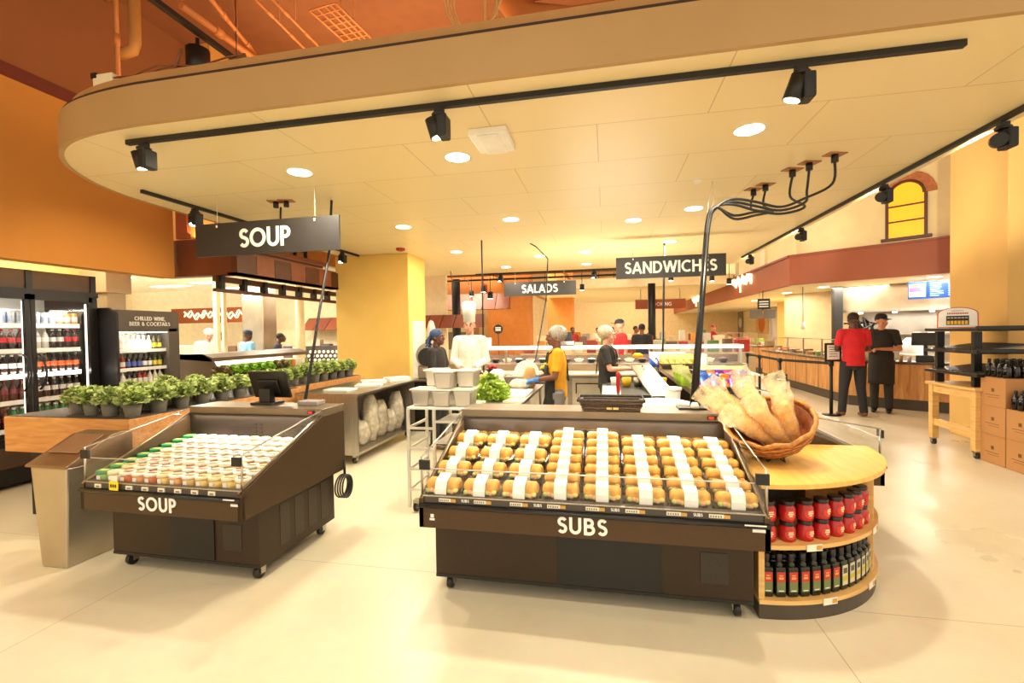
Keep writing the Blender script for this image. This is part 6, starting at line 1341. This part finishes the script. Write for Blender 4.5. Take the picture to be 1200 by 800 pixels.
# cartons of dark bottles
KR = mat('kraft_carton', '#b8834e', .75, nz=(3, .05)); KD = mat('kraft_print', '#6a4426', .7)
def carton(lab, x, y, z, h_=.325):
    r = thing('carton', lab, 'box', (x, y, z), 0, 'kraft cartons of bottles'); MB().box(0, .34, 0, .345, 0, h_).build('box_body', KR, r, bevel=.004)
    m_ = MB(); m_.box(-.001, 0, .15, .19, h_*.5, h_*.62, KD); m_.box(-.001, 0, .08, .27, h_*.38, h_*.40, KD); m_.box(-.001, 0, .08, .24, h_*.3, h_*.315, KD); m_.box(.15, .19, -.001, 0, h_*.5, h_*.62, KD); m_.box(.08, .27, -.001, 0, h_*.38, h_*.40, KD); m_.build('print', None, r); return r
ys = (6.01, 5.655)
nm = ['rear', 'front']
for c_, y in enumerate(ys):
    for k in range(3-c_): carton('kraft carton, %s stack by the pillar, %s' % (nm[c_], ['on the floor', 'second up', 'topmost'][k]), 4.27, y, .002+.3265*k)
for k in range(3): carton('kraft carton in the stack at the right picture edge, rear column, %s' % ['on the floor', 'second up', 'topmost'][k], 4.62, 6.01, .002+.3265*k)
for k in range(2): carton('kraft carton in the stack at the right picture edge, front column, %s' % ['on the floor', 'second up'][k], 4.62, 5.655, .002+.3265*k)
wb = thing('wine_bottle', 'x', 'bottle', (0, 0, 0), 0, 'dark bottles on the kraft cartons'); DG = mat('dark_bottle', '#17120c', .12)
MB().lathe([(.034, 0), (.037, .004), (.037, .10), (.03, .13), (.015, .155), (.014, .19)], n=14, m=DG).build('bottle_body', None, wb); MB().lathe([(.016, .17), (.016, .2), (.012, .202)], n=12, m=BLK).build('capsule', None, wb)
fst = True
for c_, (xb, yb, zb_, nn_) in enumerate(((4.27, 6.01, .9815, 'rear stack'), (4.27, 5.655, .655, 'front stack'), (4.62, 6.01, .9815, 'rear stack at the right edge'), (4.62, 5.655, .655, 'front stack at the right edge'))):
    for i in range(4):
        for j in range(4):
            o = wb if fst else dup(wb); fst = False; o.location = (xb+.05+.08*i, yb+.05+.081*j, zb_+.002); o['label'] = 'dark bottle on the %s of cartons, %s column, %s row' % (nn_, nth(i), nth(j))
# ---------------------------------------------------------------- left: drinks cooler and wine case
ck = thing('drinks_cooler', 'tall black glass-door cooler full of soft drink bottles on the left wall', 'cooler', (-6.2, 2.65, 0))
BKF = mat('cooler_black', '#191512', .35)
m_ = MB(); m_.box(-.82, 0, 0, 2.0, .04, .47); m_.box(-.82, 0, 0, 2.0, 2.08, 2.14); m_.box(-.82, -.02, 1.93, 2.0, .47, 2.08); m_.box(-.82, -.78, 0, 2.0, .47, 2.08); m_.build('cabinet', BKF, ck)
MB().box(-.01, .005, .0, 1.88, .22, .44).build('kick_panel', mat('kick_brown', '#5e4a38', .4, .4), ck)
MB().box(-.78, -.76, 0, 1.93, .47, 2.08).build('back_panel', mat('cooler_inner', '#b9b4a8', .4), ck)
m_ = MB(); m_.box(-.5, -.02, 0, 1.98, 2.14, 2.345, mat('grille_brown', '#5a4c3e', .5)); m_.box(-.02, -.005, 1.27, 1.33, 2.14, 2.345, BKF); m_.box(-.02, -.005, 1.92, 1.98, 2.14, 2.345, BKF); m_.build('top_grille', None, ck)
for k, (y0, y1) in enumerate(((.62, 1.29), (1.305, 1.93))):
    m_ = MB(); m_.box(-.04, 0, y0, y0+.04, .47, 2.08); m_.box(-.04, 0, y1-.04, y1, .47, 2.08); m_.box(-.04, 0, y0, y1, .47, .53); m_.box(-.04, 0, y0, y1, 2.02, 2.08); d_ = m_.build('door', BKF, ck)
    MB().box(-.025, -.02, y0+.03, y1-.03, .52, 2.03, GLASS).build('door_pane', GLASS, d_)
    yy = y0+.06 if k else y1-.07; m_ = MB(); m_.tube([(.0, yy, 1.02), (.05, yy+.01, 1.08), (.055, yy+.03, 1.2), (.05, yy+.01, 1.36), (0, yy, 1.42)], .011, 8); m_.build('handle', DARK, d_)
SZ = [.60, .90, 1.18, 1.46, 1.74]
for z in SZ: m_ = MB(); m_.box(-.6, -.12, .02, 1.86, z-.02, z, mat('shelf_white', '#ddd8cc', .35)); m_.box(-.12, -.11, .02, 1.86, z-.03, z+.02, WHITEP); m_.build('shelf', None, ck)
for y in (.66, 1.27, 1.90): MB().box(-.08, -.06, y-.006, y+.006, .55, 2.0).build('light_strip', EM('cooler_led', '#fff6e4', 1.3), ck)
for y_ in (.95, 1.6): light('AREA', (-.14, y_, 1.98), 3.5, (1, .96, .88), .6, (0, .5, 0), .2, parent=ck, name='cooler_light')
light('AREA', (-.10, 1.27, 1.2), 4, (1, .96, .88), .05, (0, PI/2, 0), 1.2, parent=ck, name='cooler_light'); 
def soda(nm, liq, lab_c, cap_c, can=False):
    r = thing(nm, 'x', 'can' if can else 'bottle', (0, 0, 0), 0, 'drinks in the glass-door cooler')
    if can: MB().lathe([(.026, 0), (.033, .012), (.033, .125), (.026, .138), (.026, .14)], n=14, m=mat('can_'+liq[1:], liq, .3, .4)).build('can_body', None, r); MB().tube([(0, 0, .04), (0, 0, .10)], .0335, 14, mat('band_'+lab_c[1:], lab_c, .4), caps=False).build('label', None, r)
    else:
        MB().lathe([(.03, 0), (.034, .01), (.034, .07), (.031, .085), (.034, .10), (.034, .14), (.022, .175), (.013, .195), (.013, .205)], n=14, m=mat('drink_'+liq[1:], liq, .15)).build('bottle_body', None, r)
        MB().tube([(0, 0, .085), (0, 0, .135)], .0348, 14, mat('band_'+lab_c[1:], lab_c, .4), caps=False).build('label', None, r); MB().tube([(0, 0, .205), (0, 0, .225)], .015, 10, mat('cap_'+cap_c[1:], cap_c, .4)).build('cap', None, r)
    return r
kinds = {'gw': ('green soda bottle', soda('soda_bottle', '#1f7a44', '#e8efe4', '#f0f0ea')), 'dr': ('dark red soda bottle', soda('soda_bottle', '#4a1a16', '#7a2020', '#a02020')), 'ck': ('cola bottle with red label', soda('soda_bottle', '#2a1611', '#c8242a', '#c8242a')), 'cd': ('cola bottle with pale label', soda('soda_bottle', '#2a1a15', '#d8d2cc', '#d8d2cc')), 'or': ('cola bottle with orange label', soda('soda_bottle', '#2a1a15', '#e0562a', '#1c1a1a')), 'wh': ('clear soda bottle with white label', soda('soda_bottle', '#b8b4ac', '#efece6', '#b8b4ac')), 'sc': ('silver can', soda('drink_can', '#b9b9ba', '#8a98b0', '#000000', True)), 'oc': ('orange can', soda('drink_can', '#e8922a', '#d8d2cc', '#000000', True)), 'yc': ('yellow can', soda('drink_can', '#e8c22a', '#efece6', '#000000', True))}
lay = [['dr', 'dr', 'dr', 'gw', 'gw', 'gw', 'gw', 'gw', 'gw', 'gw', 'gw', 'gw'], ['gw', 'gw', 'dr', 'dr', 'dr', 'dr', 'cd', 'cd', 'cd', 'cd', 'cd', 'cd'], ['cd', 'cd', 'cd', 'cd', 'cd', 'or', 'or', 'or', 'or', 'or', 'or', 'or'], ['ck', 'ck', 'ck', 'ck', 'ck', 'ck', 'wh', 'wh', 'cd', 'cd', 'ck', 'ck'], ['yc', 'sc', 'sc', 'sc', 'sc', 'sc', 'sc', 'sc', 'sc', 'oc', 'oc', 'oc']]
ku = set(); shn = ['bottom shelf', 'lower shelf', 'middle shelf', 'upper shelf', 'top shelf']
for s_, row in enumerate(lay):
    for i in range(12):
        for dpt in range(2):
            kx = row[i]
            if dpt and s_ not in (0, 4): continue
            l_, p = kinds[kx]; o = p if kx not in ku else dup(p); ku.add(kx); y = 2.65+1.0+.0775*i-.01
            o.location = (-6.2-.17-.085*dpt, y, SZ[s_]+.001); o.scale = (1, 1, 1.05); o['label'] = '%s, cooler %s, %s from the left%s' % (l_, shn[s_], nth(i), ', behind the front one' if dpt else '')
# wine case
wc = thing('wine_cooler', 'open dark cooler with a header reading CHILLED WINE, BEER & COCKTAILS', 'cooler', (-5.95, 4.66, 0))
GH = mat('header_grey_brown', '#5c5148', .45)
m_ = MB(); m_.prism([(-.55, 0), (-.02, 0), (0, .3), (0, 1.88), (-.12, 1.96), (-.55, 1.96)], 0, .03, 'y'); 
wc.location = (-5.95, 4.66, 0); m_.build('end_panel', DARK, wc)
MB().box(-.55, 0, .83, .86, 0, 1.93).build('end_panel', GH, wc); MB().box(-.10, 0, .70, .83, 0, 1.7).build('inner_jamb', GH, wc)
m_ = MB(); m_.box(-.2, .0, .03, .83, 1.66, 1.935); m_.build('header', GH, wc); MB().box(-.55, -.2, .03, .83, 1.90, 1.93).build('roof', CREAM, wc); MB().box(-.55, -.53, .03, .83, 0, 1.9).build('back_panel', WHITEP, wc); MB().box(-.5, 0, .03, .83, 0, .5).build('base', DARK, wc)
t_ = MB(); t_.T = Matrix.Rotation(PI/2, 4, 'Z'); letters(t_, 'CHILLED WINE,', .44, 1.805, .052, SIGNW, y=-.002, center=True, gap=.09, t=.17); letters(t_, 'BEER & COCKTAILS', .44, 1.735, .052, SIGNW, y=-.002, center=True, gap=.09, t=.17); t_.build('lettering', None, wc)
MB().box(-.19, -.02, .05, .70, 1.645, 1.66).build('light_strip', EM('cooler_led', '#fff6e4', 1.3), wc)
light('AREA', (-.12, .38, 1.62), 4.5, (1, .96, .88), .6, (0, -.3, 0), .1, parent=wc, name='cooler_light')
for z in (1.18, 1.42, .96): m_ = MB(); m_.box(-.5, -.06, .04, .70, z-.02, z, WHITEP); m_.box(-.06, -.05, .04, .70, z-.03, z+.012, WHITEP); m_.build('shelf', None, wc)
def winb(c, l): 
    r = thing('wine_bottle', 'x', 'bottle', (0, 0, 0), 0, 'bottles in the chilled wine cooler'); MB().lathe([(.028, 0), (.03, .005), (.03, .11), (.012, .15), (.012, .19)], n=12, m=mat('wine_'+c[1:], c, .15)).build('bottle_body', None, r); MB().tube([(0, 0, .03), (0, 0, .09)], .0305, 12, mat('winelab_'+l[1:], l, .5), caps=False).build('label', None, r); return r
wp = [('dark wine bottle', winb('#241a14', '#e8e4dc')), ('blue-labelled wine bottle', winb('#30302a', '#5a6ac0')), ('red drink bottle', winb('#a8382a', '#e8e4dc')), ('yellow-labelled wine bottle', winb('#4a4a20', '#d8c83a')), ('white carton-like bottle', winb('#e8e0d4', '#f2eee6'))]
wu = set()
for s_, z in enumerate((.96, 1.18, 1.42)):
    for i in range(9):
        kx = [[4, 4, 0, 0, 2, 2, 4, 4, 4], [2, 2, 1, 1, 1, 0, 0, 3, 3], [4, 4, 4, 4, 4, 4, 4, 3, 3]][s_][i]; l_, p = wp[kx]; o = p if kx not in wu else dup(p); wu.add(kx)
        o.location = (-6.07, 4.74+.072*i, z+.001); o['label'] = '%s in the chilled wine cooler, %s shelf, %s from the left' % (l_, ['lowest visible', 'middle', 'top'][s_], nth(i))
dct = thing('vent_duct', 'short square grey duct above the chilled wine cooler', 'duct', (-6.95, 5.05, 0)); MB().box(-.1, .35, 0, .35, 2.2, 2.5).build('duct_box', mat('duct_grey', '#b8a894', .5), dct, bevel=.01); MB().box(-.25, .2, .1, .3, 2.49, 2.52).build('flange', CREAM, dct)
MB().box(0, .3, .05, .3, 0, 2.2).build('riser', mat('duct_grey', '#b8a894', .5), dct)
# ---------------------------------------------------------------- kitchen on the far left
def post2(name, label, x, y, r_, h_, m, cat='post'): o = MB().tube([(0, 0, 0), (0, 0, h_)], r_, 16).build(name, m, None, loc=(x, y, 0)); tag(o, label, cat)
struct(MB().box(-7.3, -7.22, 7.5, 7.58, 0, 2.9).build('trim_71', CREAM)); struct(MB().box(-7.12, -7.07, 7.5, 7.58, 0, 2.9).build('trim_72', CREAM))
struct(MB().box(-8.9, -8.3, 10.0, 10.5, 0, 2.9).build('column_steel', mat('column_stainless', '#b4a692', .25, .85, (3, .1)), bevel=.02))
struct(MB().cyl((-7.33, 10.1, 0), .1, 2.9, CREAM, 20).build('column_round'))
# produce cooler island
pi_ = thing('produce_case', 'low dark-topped refrigerated island case behind the lettuces', 'refrigerated case', (-6.0, 6.25, 0))
m_ = MB(); m_.prism([(-.8, 0), (0, 0), (.0, 1.0), (-.15, 1.22), (-.3, 1.3), (-.8, 1.3)], 0, .04, 'y'); m_.build('end_panel', mat('case_grey_brown', '#6e5f50', .45, .4), pi_)
MB().box(-.8, 0, .04, 2.4, 0, .95).build('base', DARK, pi_); MB().prism([(-.8, 1.22), (-.12, 1.18), (-.12, 1.24), (-.3, 1.30), (-.8, 1.30)], 0, 2.4, 'y').build('canopy', mat('case_grey_brown', '#6e5f50', .45, .4), pi_)
MB().box(-.6, -.2, .1, 2.35, 1.18, 1.2).build('light_strip', EM('case_led', '#fff0d0', 4), pi_); MB().box(-.8, -.7, .04, 2.4, .95, 1.22).build('back_panel', WHITEP, pi_)
light('AREA', (-.35, 1.2, 1.17), 10, WHITE, .3, (0, .3, 0), 2.2, parent=pi_, name='case_light')
rgp = random.Random(31)
for k in range(22):
    m_ = MB(); m_.box(-.05, .05, -.04, .04, 0, .16, [WHITEP, mat('pack_orange', '#d98a3a', .5), mat('pack_tan', '#c9a878', .5), mat('pack_green', '#8aa84a', .5)][rgp.randrange(4)]); tag(m_.build('food_package', None, None, bevel=.008, loc=(-6.12, 6.36+.104*k, .95)), 'small food package in the low island case, %s third' % ['near', 'middle', 'far'][k//8], 'package', 'packages in the low island case')
# white boxes on the butcher's bench
bb_ = thing('butcher_bench', 'white bench in front of the butcher on the far left', 'counter', (-9.1, 7.9, 0)); MB().box(0, 1.3, 0, .5, .80, .85).build('bench_top', WHITEP, bb_, bevel=.006); MB().box(.05, 1.25, .03, .47, 0, .80).build('cabinet', STEELD, bb_)
for k, (x, z, w_, h_, c_) in enumerate(((-8.75, .85, .3, .55, '#efe4cc'), (-8.35, .85, .22, .2, '#e8e4dc'), (-8.33, 1.05, .2, .12, '#4a8a6a'), (-8.1, .85, .14, .28, '#e0e4e8'))):
    tag(MB().box(-w_/2, w_/2, -.15, .15, 0, h_, mat('carton_'+c_[1:], c_, .6)).build('food_box', None, None, bevel=.006, loc=(x, 8.15, z)), '%s box on the butcher bench, %s' % (['large cream', 'small white', 'green', 'narrow pale'][k], ['at the left', 'in the middle', 'stacked on the small white one', 'at the right'][k]), 'box', 'boxes on the butcher bench')
so = thing('kitchen_sign', 'long terracotta sign band with glowing letters at the back of the left kitchen', 'sign', (-13.2, 12.0, 2.0)); MB().box(0, 3.6, 0, .1, 0, .45).build('band', TERRA, so); 
m2_ = MB()
for w2_ in (0, .08): m2_.tube([(.5+.05*q, -.02, .2+w2_+.07*math.sin(q*1.3+w2_*20)+.04*math.sin(q*.5)) for q in range(52)], .016, 6, EM('sign_glow', '#ffe2a0', 2.5))
m2_.build('script_lettering', None, so)
for k in range(16):
    m_ = MB(); c_ = ['#8a6a5a', '#c9b8a0', '#6a5a6a', '#d8c8a8'][k % 4]; m_.box(-.14, .14, -.1, .1, 0, .3+.3*rgp.random(), mat('shelf_good_%d' % (k % 4), c_, .6)); tag(m_.build('kitchen_item', None, None, bevel=.01, loc=(-12.6+.32*k, 12.4, .9)), 'dim kitchen appliance or box on the rear bench of the left kitchen', 'kitchen item', 'items on the rear bench')
rb = thing('rear_bench', 'long bench along the rear of the left kitchen', 'counter', (-12.8, 12.2, 0)); MB().box(0, 5.4, 0, .5, 0, .9).build('bench_body', mat('bench_cream', '#d8c8a8', .6), rb)
# dark rack of black-capped jars beyond the island case
dr = thing('dark_rack', 'dark rack with rows of pale round lids beyond the cream round column', 'rack', (-7.9, 11.1, 0)); MB().box(0, 2.6, 0, .5, 0, 1.28).build('rack_body', mat('rack_dark', '#4a403a', .5), dr)
m_ = MB()
for j in range(4):
    for k in range(20): m_.tube([(.08+.13*k+.06*(j % 2), -.02, .80+.11*j), (.08+.13*k+.06*(j % 2), 0, .80+.11*j)], .042, 10, WHITEP)
m_.build('lids', None, dr)['kind'] = 'stuff'
sp_ = thing('wall_screen', 'small bright wall screen near the right end of the brown canopy', 'screen', (-6.9, 11.0, 2.15)); MB().box(0, .55, 0, .06, 0, .32).build('frame', DARK, sp_); MB().box(.03, .52, -.005, 0, .03, .29).build('display', EM('pale_screen', '#cfe8e0', 1.2), sp_)
aw = thing('awning', 'long terracotta slatted awning at the back, left of the yellow column', 'awning', (-9.0, 12.4, 1.72)); m_ = MB()
for k in range(14): m_.prism([(.0, 0), (.5, 0), (.5, .38), (.42, .38)], .0+.4*k, .38+.4*k, 'x', [TERRA, mat('terracotta_cap', '#8a4022', .5)][k % 2])
m_.build('slats', None, aw)
for k, (x, y) in enumerate(((-10.6, 8.2), (-9.4, 9.6), (-11.0, 10.0), (-8.3, 7.4), (-9.8, 10.9))):
    r = thing('ceiling_light', 'rectangular ceiling light of the left kitchen, %s nearest' % nth(k), 'ceiling light', (x, y, 2.9), 0, 'ceiling lights of the left kitchen'); MB().box(-.5, .5, -.12, .12, -.012, 0).build('diffuser', EM('panel_glow', '#fff6e0', 5), r); MB().box(-.53, .53, -.15, .15, -.006, 0).build('frame', WHITEP, r)
# ---------------------------------------------------------------- far shop floor beyond the deli case
rgf = random.Random(77)
aw2 = thing('awning', 'russet slatted awning in the distance behind the chef', 'awning', (-7.2, 15.0, 2.35)); m_ = MB()
for k in range(9): m_.prism([(.0, 0), (.5, 0), (.5, .55), (.4, .55)], .0+.45*k, .43+.45*k, 'x', [BRN[1], TERRA][k % 2])
m_.build('slats', None, aw2)
ov = thing('wall_oven', 'pale steel oven cabinet in the distance behind the chef', 'oven', (-5.6, 15.2, 0)); MB().box(0, 1.2, 0, .7, 0, 2.05).build('cabinet', STEEL, ov, bevel=.02); MB().box(.15, 1.05, -.02, 0, 1.0, 1.6).build('oven_door', mat('oven_glass', '#6a5a4c', .2), ov); MB().box(.2, 1.0, -.06, -.03, 1.68, 1.72).build('handle', STEEL, ov)
struct(MB().box(-9, -4.3, 17.2, 17.4, 0, 3.0).build('wall_far_cream', mat('far_cream', '#f0d9a4', .8))); struct(MB().box(-9, -4.3, 17.1, 17.3, 3.0, 5.7).build('wall_far_orange', mat('far_orange', '#c8743a', .8)))
for k, (x, y) in enumerate(((-4.45, 13.5), (1.6, 17))): post2('dark_post', 'dark square-looking post standing in the distance, %s from the left' % nth(k), x, y, .13, 3.2, DARK)
cs = thing('checkout_sign', 'terracotta hanging sign far beyond the SALADS sign', 'sign', (1.1, 18.0, 2.35)); MB().box(0, 1.8, 0, .05, 0, .35).build('board', TERRA, cs); m_ = MB(); letters(m_, 'COOKING', .9, .1, .14, SIGNW, y=-.002, center=True); m_.build('lettering', None, cs); MB().tube([(.2, .02, .35), (.2, .02, .75)], .01, 5).build('wire', DARK, cs); MB().tube([(1.6, .02, .35), (1.6, .02, .75)], .01, 5).build('wire', DARK, cs)
fcol = ['#b8382c', '#e8d8b0', '#6a8a4a', '#d8943a', '#efe8d8', '#7a5a4a', '#c9c0b0', '#9a3a30']
for row in range(3):
    un = thing('shop_shelf', 'low shelf of mixed goods far beyond the deli case, %s row' % ['nearest', 'middle', 'farthest'][row], 'shelf', (-2.4, 13.0+2.6*row, 0)); MB().box(0, 6.2, 0, .7, 0, .95+.1*row).build('shelf_body', mat('far_shelf_cream', '#c9b48c', .6), un)
    for k in range(17):
        w_ = .14+.1*rgf.random(); h_ = .12+.28*rgf.random(); m_ = MB(); m_.box(-w_/1.5, w_/1.5, -.15, .15, 0, h_, mat('far_good_%d' % ((k*3+row) % 8), fcol[(k*3+row) % 8], .6))
        tag(m_.build('goods_box', None, None, bevel=.015, loc=(-2.2+.36*k, 13.35+2.6*row, .95+.1*row)), 'small box of goods on the %s far shelf, %s part' % (['nearest', 'middle', 'farthest'][row], ['left', 'centre', 'right'][k//6]), 'box', 'goods on the far shelves')
for k in range(16):
    x = -6+.72*k+rgf.uniform(-.2, .2); y = 13+rgf.uniform(0, 8); z = 1.58+y*rgf.uniform(.085, .115); r = thing('hanging_spotlight', 'small black hanging spotlight under the far orange ceiling, %s' % ('left' if x < -2 else 'middle' if x < 2 else 'right'), 'spotlight', (x, y, z), 0, 'distant spotlights'); MB().tube([(0, 0, -.2), (0, 0, 0)], .08, 10).build('lamp_housing', DARK, r); MB().tube([(0, 0, 0), (0, 0, 5.7-z)], .01, 5).build('rod', DARK, r); MB().tube([(0, 0, -.205), (0, 0, -.2)], .07, 10).build('lens', EM('spot_lens', '#fff2d0', 14), r)
for k in range(3):
    tk = thing('hanging_track', 'dark light track hanging under the far ceiling, %s one' % ['nearest', 'middle', 'farthest'][k], 'track light', (-6, 13.2+3*k, 1.58+.118*(13.2+3*k))); MB().box(0, 9, -.03, .03, -.05, .0).build('rail', DARK, tk); m_ = MB()
    for q in range(5): m_.tube([(1+1.8*q, 0, 0), (1+1.8*q, 0, 5.7-1.58-.118*(13.2+3*k))], .01, 5)
    m_.build('rod', DARK, tk)
